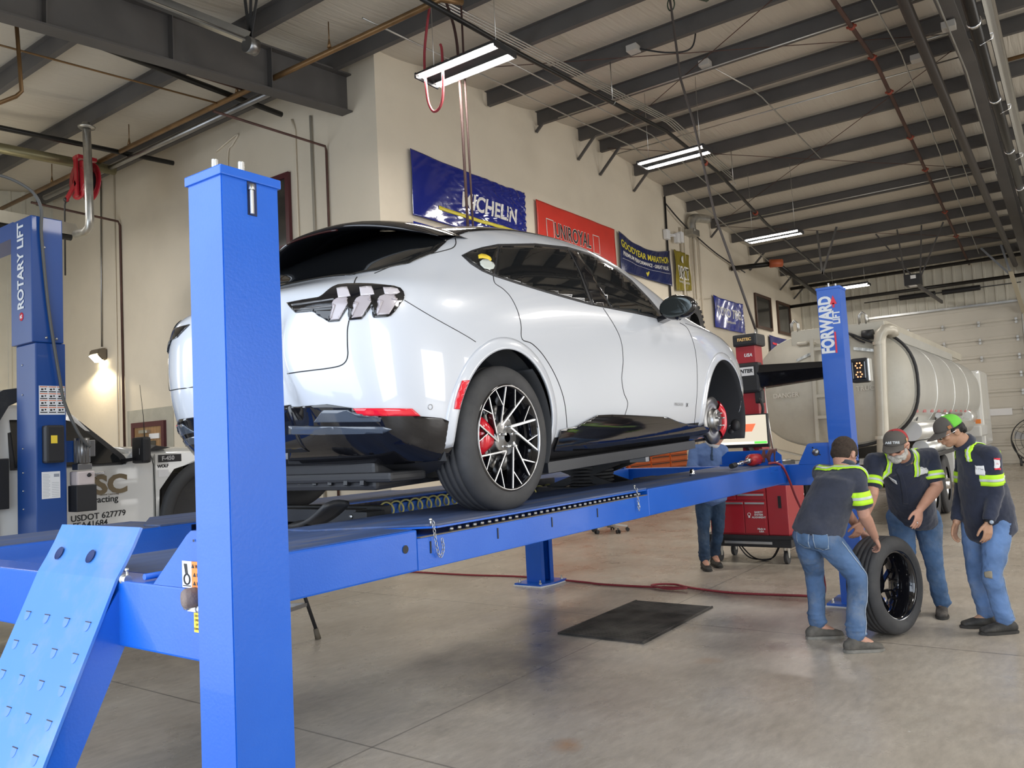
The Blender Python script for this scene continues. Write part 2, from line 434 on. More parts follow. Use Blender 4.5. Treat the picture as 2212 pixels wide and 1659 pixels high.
def corrugated(name, a, b, z0, ztop, depth_dir, m=M_corr, holes=()):
    """ribbed sheet wall from a to b (2d), ztop(t) giving the top, ribs standing out along depth_dir"""
    a = Vector((*a, 0)); b = Vector((*b, 0)); L = (b-a).length; d = (b-a)/L; q = Vector((*depth_dir, 0)); mb = MB()
    prof = []; s = 0.0
    while s < L-0.01:
        prof += [(s, 0), (s+0.20, 0), (s+0.215, 0.03), (s+0.245, 0.03), (s+0.26, 0)]; s += 0.30
    prof = [p for p in prof if p[0] <= L]
    ss = sorted(set([round(p[0], 4) for p in prof]+[h for hh in holes for h in hh[:2]]+[L]))
    def dep(x):
        x = x % 0.30
        return 0.03 if 0.2149 <= x <= 0.2451 else 0.0
    for s0, s1 in zip(ss, ss[1:]):
        if s1-s0 < 1e-4: continue
        m_ = (s0+s1)/2; z1 = [(z0, None)]
        segs = [(z0, None)]
        hole = [h for h in holes if h[0] <= m_ <= h[1]]
        rngs = [(z0, 'top')]
        if hole: rngs = ([(z0, hole[0][2])] if hole[0][2] > z0+0.01 else [])+[(hole[0][3], 'top')]
        for lo, hi in rngs:
            h0 = ztop(s0) if hi == 'top' else hi; h1 = ztop(s1) if hi == 'top' else hi
            p0 = a+d*s0+q*dep(s0); p1 = a+d*s1+q*dep(s1)
            vs = [mb.bm.verts.new(p) for p in (p0+Vector((0, 0, lo)), p1+Vector((0, 0, lo)), p1+Vector((0, 0, h1)), p0+Vector((0, 0, h0)))]
            mb.bm.faces.new(vs)
    bmesh.ops.remove_doubles(mb.bm, verts=mb.bm.verts, dist=0.0005)
    o = mb.build(name, m); 
    so = o.modifiers.new('s', 'SOLIDIFY'); so.thickness = 0.05; so.offset = 0
    return structure(o)
corrugated('wall_side', (XF, YC), (XA+0.3, YC), 0, lambda s: zc(XF+s), (0, -1))
corrugated('wall_far', (XD, YR), (XD, YB), 0, lambda s: zc(XD), (-1, 0), holes=((1.45-YR, 6.15-YR, 0, 5.35), (-8.5-YR, -3.8-YR, 0, 5.35)))
corrugated('wall_front', (XF, YR), (XF, YC), 0, lambda s: zc(XF), (1, 0), holes=((-5.1-YR, -0.7-YR, 0, 4.6), (1.1-YR, 5.5-YR, 0, 4.6), (9.8-YR, 14.2-YR, 0, 4.6)))
corrugated('wall_right', (XF, YR), (XD, YR), 0, lambda s: zc(XF+s), (0, 1), holes=((4.9-XF, 9.1-XF, 0, 4.5), (13.9-XF, 18.1-XF, 0, 4.5), (22.9-XF, 27.1-XF, 0, 4.5)))

PX = sorted([15.2-0.46, 15.2+0.48, 13.13, 11.47, 9.87, 8.27, 6.67, 5.07, 3.47, 1.87, 0.27, 17.34, 18.98, 20.44, 22.14, 23.79, 25.37, 26.91, 28.49, 30.02])
mb = MB(); mb.smooth = True
xs = [XF]+PX+[XD]; cols = []
for i, (x0, x1) in enumerate(zip(xs, xs[1:])):
    for k in range(8):
        t = k/8; x = x0+(x1-x0)*t; sag = 0.05*math.sin(math.pi*t)
        if x0 < RIDGE-0.2 < x1: sag = -0.0
        cols.append((x, zc(x)-sag))
cols.append((XD, zc(XD)))
ny = 100
def ceil_pt(u, v):
    x, z = cols[int(round(u*(len(cols)-1)))]; y = YR+(YC-YR)*v
    return Vector((x, y, z-0.012*math.sin(y*5.3+x*2.1)*math.sin(y*1.7)))
mb.grid(ceil_pt, len(cols)-1, ny)
o = structure(mb.build('ceiling', M_quilt)); so = o.modifiers.new('s', 'SOLIDIFY'); so.thickness = 0.06; so.offset = 1

# roof purlins: Z sections running along Y
nth = ['first', 'second', 'third', 'fourth', 'fifth', 'sixth', 'seventh', 'eighth', 'ninth', 'tenth', 'eleventh', 'twelfth', 'thirteenth', 'fourteenth', 'fifteenth', 'sixteenth', 'seventeenth', 'eighteenth', 'nineteenth', 'twentieth']
for i, x in enumerate(reversed(PX)):
    if x < 3: continue
    y1 = YB-0.01 if x > XA else YC-0.05
    z = zc(x)-0.055; mb = MB()
    mb.prism([(-0.07, 0), (0.004, 0), (0.004, -0.245), (0.078, -0.245), (0.078, -0.225), (0.084, -0.225), (0.084, -0.253), (-0.004, -0.253), (-0.004, -0.008), (-0.07, -0.008)],
             (0, y1-YR-0.1, 0), (x, YR+0.05, z))
    tag(mb.build('roof_purlin', M_steel), 'dark grey steel roof purlin, the %s counted from the far overhead door wall' % nth[i], 'purlin', 'steel purlins under the roof')
# sloping rafters of the frames
def ibeam(name, y, x0, x1, d, w, label):
    mb = MB(); z = lambda x: zc(x)-0.30
    pts = [x0]+([RIDGE] if x0 < RIDGE < x1 else [])+[x1]
    for a, b in zip(pts, pts[1:]):
        da, db = d(a), d(b)
        mb.prism([(a, z(a)), (b, z(b)), (b, z(b)-db), (a, z(a)-da)], (0, 0.02, 0), (0, y-0.01, 0))
        for off in (0, 1):
            za, zb = z(a)-(da if off else 0), z(b)-(db if off else 0)
            mb.prism([(a, za+0.012), (b, zb+0.012), (b, zb-0.012), (a, za-0.012)], (0, w, 0), (0, y-w/2, 0))
    for k in range(1, 6):
        x = x0+(x1-x0)*k/6; mb.box((x-0.006, y-w/2+0.01, z(x)-d(x)+0.01), (x+0.006, y+w/2-0.01, z(x)-0.01))
    return tag(mb.build(name, M_steel), label, 'beam')
ibeam('roof_rafter', 9.12, XF+0.1, XA-0.01, lambda x: 0.60+0.012*(8.65-x), 0.24, 'deep dark steel rafter beam ending on the cream wall above the blue post')
ibeam('roof_rafter', 1.12, XF+0.1, XD-0.1, lambda x: 0.52, 0.22, 'long dark steel rafter beam at the right edge of the ceiling')
ibeam('roof_rafter', -6.9, XF+0.1, XD-0.1, lambda x: 0.52, 0.22, 'dark steel rafter beam over the farthest right bay')

# knee braces from the purlins down to the cream wall
for x, ln in ((13.13, 0.2), (14.74, 1), (15.68, 1.3), (17.34, 0.9), (22.2, 0.5), (25.4, 1.2), (28.49, 1.2), (30.1, 1.2)):
    mb = MB(); z = zc(x)-0.28
    mb.bar((x, YB-0.02, z-0.35*ln-0.1), (x+0.02, YB-0.35*ln-0.12, z), 0.05, 0.05)
    tag(mb.build('flange_brace', M_steel), 'short dark angle brace between wall and purlin near %s' % {13.13: 'the second banner', 14.74: 'the ridge, left one of a pair', 15.68: 'the ridge, right one of a pair', 17.34: 'the second tube light', 22.2: 'the silver duct elbow', 25.4: 'the third tube light', 28.49: 'the orange valve', 30.1: 'the far corner'}[x], 'brace', 'wall braces under purlins')

# windows in the cream walls
M_frame = mat('maroon_frame', (0.075, 0.012, 0.018), 0.45)
M_frame2 = mat('brown_frame', (0.06, 0.028, 0.015), 0.5)
M_pane = mat('dark_window_pane', (0.035, 0.033, 0.03), 0.12, spec=0.6)
def window(name, o, rt, w, h, n, m):
    rt = Vector(rt); n = Vector(n); o = Vector(o); mb = MB(); t = 0.09
    for a, b in (((0, 0), (w, t)), ((0, h-t), (w, h)), ((0, t), (t, h-t)), ((w-t, t), (w, h-t))):
        mb.prism([(a[0], a[1]), (b[0], a[1]), (b[0], b[1]), (a[0], b[1])], n*0.06, o, rt)
    f = structure(mb.build(name, m))
    mb = MB(); mb.prism([(t, t), (w-t, t), (w-t, h-t), (t, h-t)], n*0.02, o, rt); p = mb.build('pane', M_pane, f)
    return f
window('window_1', (25.65, YB-0.005, 4.87), (1, 0, 0), 1.6, 1.15, (0, -1, 0), M_frame2)
window('window_2', (27.93, YB-0.005, 4.87), (1, 0, 0), 1.5, 1.15, (0, -1, 0), M_frame2)
window('window_3', (XA-0.005, 10.55, 5.0), (0, 1, 0), 1.5, 1.32, (-1, 0, 0), M_frame)
# office door in the left wall
mb = MB()
for a, b in (((14.44, 0), (14.54, 2.36)), ((15.52, 0), (15.62, 2.36)), ((14.54, 2.26), (15.52, 2.36))):
    mb.box((XA-0.07, a[0], a[1]), (XA-0.002, b[0], b[1]))
d2 = structure(mb.build('door_2', M_frame))
M_oak = mat('oak_veneer', (0.30, 0.17, 0.075), 0.45, var=0.35, vscale=2.2, stretch=(6, 6, 0.6))
mb = MB(); mb.box((XA-0.05, 14.54, 0.01), (XA-0.004, 15.52, 2.26)); leaf = mb.build('door_leaf', M_oak, d2)
mb = MB(); mb.box((XA-0.058, 14.75, 1.75), (XA-0.05, 15.35, 1.98)); mb.build('door_window', M_pane, d2)
mb = MB(); mb.box((XA-0.075, 14.6, 2.02), (XA-0.05, 14.95, 2.12)); mb.build('door_sign', M_paper, d2)
mb = MB(); mb.box((XA-0.12, 14.95, 2.14), (XA-0.05, 15.25, 2.2)); mb.cyl((XA-0.1, 14.98, 2.15), (XA-0.22, 14.8, 2.15), 0.012); mb.build('door_closer', M_zinc, d2)
mb = MB(); mb.box((XA-0.012, 14.2, 0), (XA-0.001, 14.44, 2.62)); mb.box((XA-0.012, 15.62, 0), (XA-0.001, 15.86, 2.62)); mb.box((XA-0.012, 14.44, 2.36), (XA-0.001, 15.62, 2.62))
M_block = mat('grey_block_patch', (0.42, 0.40, 0.33), 0.8, var=0.1, bump=0.6, bscale=12); structure(mb.build('trim_1', M_block))

# overhead sectional door in the far wall
def sect_door(name, y0, y1, plate=False):
    e = None; mb = MB(); n = 9; H = 5.3
    for k in range(n):
        z0 = 0.03+k*H/n; z1 = (k+1)*H/n
        mb.box((XD-0.04, y0, z0), (XD+0.01, y1, z1-0.012), bevel=0.006)
        for zz in (z0+0.10, z1-0.10): mb.box((XD-0.055, y0+0.1, zz-0.012), (XD-0.04, y1-0.1, zz+0.012))
    mb.box((XD+0.0, y0-0.12, 0.0), (XD+0.04, y1+0.12, H+0.12))
    d = structure(mb.build(name, M_door))
    mb = MB()
    for k in range(1, n):
        for j in range(5):
            y = y0+0.15+(y1-y0-0.3)*j/4; z = k*H/n; mb.box((XD-0.085, y-0.035, z-0.09), (XD-0.055, y+0.035, z+0.09)); mb.cyl((XD-0.1, y-0.05, z), (XD-0.1, y+0.05, z), 0.015, n=8)
    mb.build('hinge', M_zinc, d, split=True)
    mb = MB()
    for y in (y0-0.06, y1+0.06):
        mb.bar((XD-0.16, y, 0), (XD-0.16, y, H+0.1), 0.05, 0.09)
    mb.build('track', M_zinc, d, split=True)
    mb = MB(); mb.cyl((XD-0.25, y0-0.1, H+0.62), (XD-0.25, y1+0.1, H+0.62), 0.018, n=8); mb.build('torsion_shaft', M_matte, d)
    mb = MB()
    ym = (y0+y1)/2
    for a, b in ((ym-1.25, ym-0.1), (ym+0.1, ym+1.25)):
        mb.lathe([(0.02, 0), (0.07, 0.0)]+[(0.085+0.007*(k % 2), 0.01+k*(b-a-0.02)/60) for k in range(61)]+[(0.02, b-a)], (XD-0.25, a, H+0.62), (0, 1, 0), n=14)
    mb.build('torsion_spring', M_black, d, split=True)
    mb = MB(); mb.box((XD-0.1, y0-0.05, H+0.02), (XD-0.05, y1+0.05, H+0.09)); mb.build('top_seal', M_zinc, d)
    if plate:
        mb = MB(); mb.box((XD-0.07, y0+0.5, 1.62), (XD-0.055, y0+1.75, 1.84)); mb.build('door_plate', M_paper, d)
    return d
sect_door('door_1', 1.5, 6.1, True); sect_door('door_3', -8.45, -3.85)
# horizontal rails for the sheet above the door
for z in (5.55, 6.25):
    mb = MB(); mb.cyl((XD-1.6+(z-5.55)*0.4, YR+1, z+0.4), (XD-1.6+(z-5.55)*0.4, YB-0.05, z+0.4), 0.06, n=10)
    tag(mb.build('heater_pipe', M_blackpipe), '%s of two long black pipes running in front of the far wall above the door' % ('lower' if z < 6 else 'upper'), 'pipe')
mb = MB(); mb.box((XA-0.015, 13.2, 3.15), (XA-0.002, 14.1, 3.9)); tag(mb.build('access_panel', M_wall), 'cream painted access panel on the left wall', 'panel')
# ---------------------------------------------------------------- four-post lift
lift = empty('four_post_lift', (0, 0, 0), 'large bright blue four-post vehicle lift carrying the white car', 'vehicle lift')
def runway(y0, y1, side, near):
    """deck box with a recessed slip plate bay; side = -1 when the outer edge is y0"""
    mb = MB(); zt, zb = 1.255, 1.085
    mb.box((1.34, y0, zb), (2.48, y1, zt), bevel=0.008)
    mb.box((4.63, y0, zb), (7.48, y1, zt), bevel=0.008)
    mb.box((2.48, y0, zb), (4.63, y1, zt-0.038), bevel=0.004)
    rwm = mb; rwm.mi = 1
    mb.box((1.345, y0+0.02, zt-0.0005), (2.47, y1-0.02, zt+0.0012)); mb.box((4.64, y0+0.02, zt-0.0005), (7.47, y1-0.02, zt+0.0012))
    rw = mb.build('runway', [M_blue, M_blue_d], lift)
    for pl_ in rw.data.polygons:
        pl_.material_index = 1 if (pl_.normal.z > 0.9 and pl_.center.z > zt-0.0001) else 0
    # slip plate, corner cut off at its rear end
    mb = MB()
    e0, e1 = (y0-0.006, y1) if side < 0 else (y0, y1+0.006)
    if side < 0: poly = [(2.30, e1), (2.30, e1-0.16), (2.60, e0), (4.60, e0), (4.60, e1)]
    else: poly = [(2.30, e0), (2.30, e0+0.16), (2.60, e1), (4.60, e1), (4.60, e0)]
    mb.prism(poly, (0, 0, 0.009), (0, 0, zt+0.0015), (1, 0, 0), (0, 1, 0), bevel=0.002)
    mb.build('slip_plate', M_blue_d, rw)
    mb = MB()
    mb.prism(poly, (0, 0, 0.0085), (0, 0, zt-0.0075), (1, 0, 0), (0, 1, 0)); 
    mb.build('slip_plate_edge', M_blue, rw)
    mb = MB(); yy = y0+0.02 if side < 0 else y1-0.02
    for k in range(34):
        mb.ball((2.72+k*0.055, yy, zt-0.024), 0.0135, seg=10, rings=6)
    tag(mb.build('roller_balls', M_iron, rw), kind='stuff')
    mb = MB(); q = y0-0.001 if side < 0 else y1+0.001
    for x in (2.559, 3.034, 3.503, 3.977): mb.box((x-0.004, q-0.002, 1.147), (x+0.004, q+0.002, 1.197))
    mb.lathe([(0.001, 0), (0.017, 0)], (2.405, q+(-0.002 if side < 0 else 0.002), 1.184), (0, -1 if side < 0 else 1, 0), n=18)
    mb.build('slot', M_ink, rw, split=True)
    mb = MB()
    mb.box((7.40, y0+0.01, zt), (7.43, y1-0.02, zt+0.02))
    mb.prism([(y0+0.02, zt), (y1-0.03, zt), (y1-0.03, zt+0.09), (y1-0.09, zt+0.14), (y0+0.08, zt+0.14), (y0+0.02, zt+0.09)], (0.012, 0, 0), (7.44, 0, 0), (0, 1, 0))
    mb.build('wheel_stop', M_blue, rw)
    return rw
rw1 = runway(2.30, 2.92, -1, True)
rw2 = runway(3.92, 4.54, 1, False)
# rust and dust streaks under the slip plate gap
mb = MB(); mb.box((2.50, 2.299, 1.2172), (4.62, 2.33, 1.2195)); mb.build('dusty_ledge', mat('dust', (0.22, 0.19, 0.15), 0.9, var=0.2), rw1)

def chain(parent, x, y, z, pts, r=0.0065):
    P = smooth_path(pts, 14); mb = MB(); L = 0; last = P[0]; k = 0
    for p in P:
        if (p-last).length >= 0.015 or k == 0:
            d = (P[min(P.index(p)+1, len(P)-1)]-P[max(P.index(p)-1, 0)]).normalized(); s, t, _ = frame_from(d)
            if k % 2: s = t
            ring = [p+d*math.cos(a)*0.0115+s*math.sin(a)*r for a in [2*math.pi*j/10 for j in range(10)]]
            mb.tube(ring, 0.0017, 5, closed=True); last = p; k += 1
    return mb.build('pin_chain', M_zinc, parent)
for (x0, pts) in ((2.567, [(2.567, 2.285, 1.272), (2.575, 2.283, 1.20), (2.59, 2.283, 1.14), (2.607, 2.283, 1.13), (2.622, 2.283, 1.16), (2.616, 2.283, 1.20)]),
                  (4.449, [(4.449, 2.285, 1.265), (4.455, 2.283, 1.21), (4.458, 2.283, 1.15), (4.462, 2.283, 1.145), (4.462, 2.283, 1.19)])):
    mb = MB(); mb.cyl((x0, 2.30, 1.262), (x0, 2.30, 1.285), 0.004, n=8); mb.ball((x0, 2.30, 1.287), 0.0075); pin = mb.build('lock_pin', M_zinc, rw1)
    chain(rw1, x0, 0, 0, pts)

# crossbeams with their raised gussets
def crossbeam(x0, x1, yA, yB, zb, zt, g, name='crossbeam'):
    mb = MB(); mb.box((x0, yA, zb), (x1, yB, zt), bevel=0.006)
    for s, y in ((1, yA), (-1, yB)):
        poly = [(y, zt), (y+s*g[0], zt), (y+s*g[1], zt+g[2]-0.012), (y+s*(g[1]-0.02), zt+g[2]), (y, zt+g[2])]
        mb.prism(poly, (0.012, 0, 0), (x0, 0, 0), (0, 1, 0)); mb.prism(poly, (0.012, 0, 0), (x1-0.012, 0, 0), (0, 1, 0))
    return mb.build(name, M_blue, lift)
cb1 = crossbeam(1.22, 1.33, 1.72, 5.02, 1.075, 1.26, (0.40, 0.235, 0.15))
cb2 = crossbeam(7.535, 7.68, 1.80, 5.08, 1.06, 1.25, (0.40, 0.31, 0.19))
# stickers on the rear crossbeam
X = 1.2185
mb = MB(); mb.box((X-0.001, 1.932, 1.262), (X, 1.975, 1.331)); st = mb.build('warning_sticker', M_paper, cb1)
mb = MB(); mb.box((X-0.001, 1.86, 1.262), (X, 1.931, 1.331)); mb.build('warning_sticker', M_oranges, cb1, label='orange warning panel beside the white pictogram')
for k in range(3): text('sticker_text', ('\u25b2 WARN', '\u25b2 FEET', '\u25b2 KEEP')[k], 0.013, M_ink, (X-0.002, 1.903, 1.318-0.022*k), (0, -1, 0), (0, 0, 1), cb1, 0.0006)
mb = MB()
mb.tube([(X-0.002, 1.952+0.013*math.cos(a), 1.284+0.013*math.sin(a)) for a in [k*math.pi/8 for k in range(16)]], 0.0022, 5, closed=True)
mb.prism([(1.960, 1.298), (1.948, 1.298), (1.952, 1.324), (1.966, 1.324)], (-0.001, 0, 0), (X-0.001, 0, 0), (0, 1, 0))
mb.tube([(X-0.002, 1.97, 1.267), (X-0.002, 1.936, 1.267)], 0.0012, 5)
mb.build('sticker_pictogram', M_ink, cb1)
mb = MB(); mb.box((X-0.001, 1.885, 1.150), (X, 1.926, 1.200)); mb.build('caution_sticker', M_yellow, cb1)
for k, s in enumerate(('DO NOT', 'OPERATE', 'LIFT IF', 'DAMAGED')): text('sticker_text', s, 0.008, M_ink, (X-0.002, 1.905, 1.192-0.011*k), (0, -1, 0), (0, 0, 1), cb1, 0.0004)
mb = MB()
for y, z in ((1.950, 1.215), (1.895, 1.212)): mb.lathe([(0.001, 0.012), (0.009, 0.012), (0.011, 0.008), (0.011, 0)], (X, y, z), (-1, 0, 0), n=6)
mb.box((X-0.004, 1.895, 1.202), (X, 1.95, 1.222)); mb.build('bracket_bolt', M_zinc, cb1, split=True)
M_dirtwheel = mat('worn_grey_roller', (0.22, 0.17, 0.15), 0.8, bump=0.5, bscale=60)
mb = MB(); mb.lathe([(0.001, -0.015), (0.022, -0.015), (0.026, -0.008), (0.026, 0.02), (0.02, 0.028), (0.001, 0.03)], (X-0.006, 1.917, 1.240), (-1, 0.3, 0), n=20); mb.build('cable_roller', M_dirtwheel, cb1)
mb = MB()
for y, z in ((1.872, 1.36), (1.845, 1.32), (1.92, 1.385)): mb.lathe([(0.0005, 0.001), (0.0035, 0.001)], (X-0.0005, y, z), (-1, 0, 0), n=12)
for y, z in ((2.06, 1.40), (2.0, 1.335), (2.04, 1.33)): mb.lathe([(0.0005, 0.001), (0.007, 0.001)], (7.533, y, z), (-1, 0, 0), n=12)
mb.build('bolt_hole', M_ink, lift, split=True)
mb = MB(); mb.lathe([(0.001, 0.014), (0.03, 0.012), (0.033, 0)], (7.534, 2.035, 1.357), (-1, 0, 0), n=20); mb.build('pivot_cap', M_iron, cb2)

# posts
def post(x, y, w, d, h, s, label=None, front=True):
    """x,y: outer corner nearest the entrance; w along X, d along Y*s"""
    mb = MB(); y2 = y+s*d; ya, yb = min(y, y2), max(y, y2); t = 0.010
    yo, yi = (ya, yb) if s > 0 else (yb, ya); q = 1 if s > 0 else -1
    mb.prism([(x, yo), (x+w, yo), (x+w, yi), (x+w*0.72, yi), (x+w*0.72, yi-q*t), (x+w-t, yi-q*t), (x+w-t, yo+q*t), (x+t, yo+q*t), (x+t, yi-q*t), (x+w*0.28, yi-q*t), (x+w*0.28, yi), (x, yi)], (0, 0, h-0.04), (0, 0, 0.02), (1, 0, 0), (0, 1, 0), bevel=0.0025)
    p = mb.build('post', M_blue, lift, label=label)
    mb = MB(); mb.box((x-0.006, ya-0.006, h-0.024), (x+w+0.006, yb+0.006, h), bevel=0.003); mb.build('post_cap', M_blue, p)
    mb = MB(); b = 0.10
    mb.prism([(x-b, ya-b+0.05), (x+w*0.4, ya-b), (x+w+b, ya-b), (x+w+b, yb+b), (x-b, yb+b)], (0, 0, 0.018), (0, 0, 0.012), (1, 0, 0), (0, 1, 0)); mb.build('base_plate', M_blue, p)
    mb = MB(); mb.prism([(x-b-.01, ya-b+0.04), (x+w*0.4, ya-b-.01), (x+w+b+.01, ya-b-.01), (x+w+b+.01, yb+b+.01), (x-b-.01, yb+b+.01)], (0, 0, 0.012), (0, 0, 0.0), (1, 0, 0), (0, 1, 0)); mb.build('shim_plate', M_paper, p)
    mb = MB()
    for bx, by in ((x-b*.6, ya-b*.2), (x-b*.6, yb+b*.55), (x+w+b*.6, ya-b*.6), (x+w+b*.6, yb+b*.55)):
        mb.lathe([(0.016, 0), (0.016, 0.012), (0.009, 0.012), (0.009, 0.04), (0.001, 0.04)], (bx, by, 0.03), n=8)
    mb.build('anchor_bolt', M_zinc, p, split=True)
    mb = MB()
    for k, (dx, dy) in enumerate(((0.19, 0.5), (0.42, 0.28))):
        bx, by = x+w*dx, ya+d*dy
        if k: bx = x+w*0.52
        mb.lathe([(0.0001, 0)]+[(0.0078+0.0008*(j % 2), 0.0022*j) for j in range(18)]+[(0.0001, 0.0022*18)], (bx, by, h), n=12)
    mb.build('threaded_rod', M_zinc, p, split=True)
    mb = MB(); mb.lathe([(0.02, 0), (0.02, 0.003), (0.014, 0.003), (0.014, 0.012), (0.001, 0.012)], (x+w*0.52, ya+d*0.28, h), n=6); mb.build('hex_nut', M_zinc, p)
    return p
p1 = post(1.14, 1.647, 0.167, 0.14, 2.304, 1, 'nearest post, seen from its corner')
# outer face slot: its shade painted as a dark plate behind rod and nut
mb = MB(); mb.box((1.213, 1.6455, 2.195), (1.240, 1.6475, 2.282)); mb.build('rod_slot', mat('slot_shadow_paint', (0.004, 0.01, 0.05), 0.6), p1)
mb = MB(); mb.lathe([(0.0001, 0)]+[(0.0052+0.0008*(j % 2), 0.0017*j) for j in range(44)]+[(0.0001, 0.0017*44)], (1.222, 1.6415, 2.197), n=12)
mb.lathe([(0.009, 0), (0.009, 0.014), (0.001, 0.014)], (1.222, 1.6415, 2.258), n=6); mb.build('slot_rod', M_zinc, p1)
p2 = post(7.50, 1.711, 0.22, 0.198, 2.844, 1, 'far post with white and red lettering')
p3 = post(7.38, 5.22, 0.25, 0.2, 2.844, -1, 'post under the middle of the runway, hose loops in front')
p4 = post(1.14, 5.09, 0.167, 0.14, 2.304, -1)
# lettering on the far post, reading upwards on the face towards the entrance
zc_ = 2.50
M_wht = mat('white_vinyl_letters', (0.78, 0.80, 0.82), 0.45)
M_redv = mat('red_vinyl', (0.75, 0.03, 0.06), 0.45)
text('post_lettering', 'FORWARD', 0.150, M_wht, (7.496, 1.838, zc_), (0, 0, 1), (0, 1, 0), p2, 0.003, 0.007, 0.0, 0.70)
text('post_lettering', 'LIFT', 0.085, M_wht, (7.496, 1.752, zc_+0.06), (0, 0, 1), (0, 1, 0), p2, 0.003, 0.003, 0.0, 0.8)
mb = MB(); mb.box((7.494, 1.768, zc_-0.26), (7.497, 1.782, zc_-0.07)); mb.prism([(1.74, zc_+0.18), (1.80, zc_+0.18), (1.77, zc_+0.26)], (0.003, 0, 0), (7.494, 0, 0), (0, 1, 0)); mb.box((7.494, 1.762, zc_+0.15), (7.497, 1.778, zc_+0.19))
mb.build('post_arrow', M_redv, p2, split=True)
# hydraulic hoses looped by the mid post
mb = MB()
for k in range(3): mb.tube(smooth_path([(7.3, 5.38-0.05*k, 1.05), (7.25, 5.28, 0.98-0.02*k), (7.22, 5.12, 0.93-0.02*k), (7.22, 4.97, 0.96-0.02*k), (7.25, 4.88, 1.1)], 6), 0.011, 8)
mb.build('hydraulic_hose', M_black, p3, split=True)

# ramps hanging from the entrance end, short upper part standing up as a wheel chock
def ramp(y0, y1):
    mb = MB(); t = 0.008
    path = [(1.287, 1.404), (1.262, 1.352), (1.236, 1.305), (1.211, 1.265), (1.160, 1.150), (1.108, 1.035), (1.006, 0.805), (0.90, 0.565), (0.80, 0.338)]
    for (xa, za), (xb, zb) in zip(path, path[1:]):
        mb.prism([(xa, za), (xb, zb), (xb+t, zb-t*0.4), (xa+t, za-t*0.4)], (0, y1-y0, 0), (0, y0, 0))
    bmesh.ops.remove_doubles(mb.bm, verts=mb.bm.verts, dist=0.0003)
    rp = mb.build('ramp', mat('light_blue_ramp_paint', (0.055, 0.21, 0.66), 0.36, var=0.06, vscale=2, dirt=0.5, dirtcol=(0.22, 0.25, 0.42), dscale=4, coat=0.2), lift)
    mb = MB()
    for y in (y0+0.002, y1-0.010):   # side flanges under the plate
        mb.prism([(1.222, 1.235), (1.258, 1.165), (1.245, 1.09), (0.86, 0.30), (0.80, 0.32), (1.17, 1.155)], (0, 0.008, 0), (0, y, 0))
    mb.build('ramp_flange', M_blue, rp, split=True)
    mb = MB()     # pressed grip dimples
    d = Vector((-0.102, 0, -0.23)).normalized(); n = Vector((-d.z, 0, d.x)); n = n if n.x < 0 else -n
    for r_ in range(7):
        o = Vector((1.168, 0, 1.168))+d*(0.02+0.088*r_)
        m_ = 4 if r_ % 2 == 0 else 4
        for k in range(m_):
            y = y0+0.055+(y1-y0-0.11)*(k/(m_-1))
            c = o+Vector((0, y, 0))
            mb.prism([(-0.014, 0.001)]+[(-0.014*math.cos(math.pi*q/8), 0.012+0.014*math.sin(math.pi*q/8)) for q in range(9)]+[(0.014, 0.001)], n*0.0022, c, (0, 1, 0), d)
    mb.build('grip_dimple', mat('pale_dimple_blue', (0.10, 0.22, 0.60), 0.5), rp, split=True)  # dimples slightly paler than the ramp plate
    mb = MB()
    for r_ in range(7):
        o = Vector((1.168, 0, 1.168))+d*(0.02+0.088*r_)
        for k in range(4):
            y = y0+0.055+(y1-y0-0.11)*(k/3); c = o+Vector((0, y, 0))
            mb.prism([(-0.015, -0.0015), (0.015, -0.0015), (0.015, 0.001), (-0.015, 0.001)], n*0.0030, c, (0, 1, 0), d)
    mb.build('grip_slit', mat('slit_dark', (0.05, 0.04, 0.04), 0.8), rp, split=True)
    mb = MB()      # two round holes of the upright part
    for y, z, x in ((y0+0.2, 1.317, 1.2405), (y0+0.40, 1.319, 1.2415)):
        nn = Vector((-0.88, 0, 0.47)).normalized()
        mb.lathe([(0.0005, 0.0), (0.019, 0.0), (0.021, 0.002)], Vector((x, y, z))+nn*0.0012, nn, n=22)
    mb.build('ramp_hole', mat('hole_dark_blue', (0.006, 0.02, 0.10), 0.7), rp, split=True)
    mb = MB(); mb.cyl((1.232, y0-0.028, 1.262), (1.232, y0+0.01, 1.262), 0.012); mb.lathe([(0.001, 0), (0.016, 0), (0.016, 0.006), (0.009, 0.006)], (1.232, y0-0.006, 1.262), (0, -1, 0), n=16)
    mb.cyl((1.232, y0-0.022, 1.288), (1.236, y0-0.022, 1.228), 0.0035, n=8); mb.ball((1.232, y0-0.022, 1.29), 0.006)
    mb.build('ramp_pin', M_zinc, rp)
    return rp
ramp(2.30, 2.78); ramp(4.0, 4.48)
mb = MB(); mb.cyl((1.24, 2.20, 1.272), (1.60, 2.20, 1.272), 0.009, n=10); mb.cyl((1.50, 2.20, 1.272), (1.66, 2.20, 1.272), 0.016, n=12); mb.build('ramp_rod', M_blue, cb1, split=True)
mb = MB(); mb.box((7.02, 2.293, 1.205), (7.13, 2.302, 1.258)); mb.box((7.13, 2.293, 1.225), (7.25, 2.302, 1.25)); mb.build('runway_tab', M_blue, rw1)

# coiled yellow air hose between the runways
mb = MB(); mb.tube(helix((3.86, 3.87, 1.195), (4.62, 3.87, 1.20), 0.042, 8, 14)+smooth_path([(4.64, 3.87, 1.22), (5.0, 3.86, 1.17), (5.5, 3.86, 1.15)], 6)+helix((5.55, 3.87, 1.17), (6.25, 3.87, 1.18), 0.035, 5, 14), 0.0065, 7)
tag(mb.build('coiled_air_hose', mat('pale_yellow_hose', (0.62, 0.58, 0.20), 0.4)), 'pale yellow coiled air hose hanging between the lift runways', 'hose')

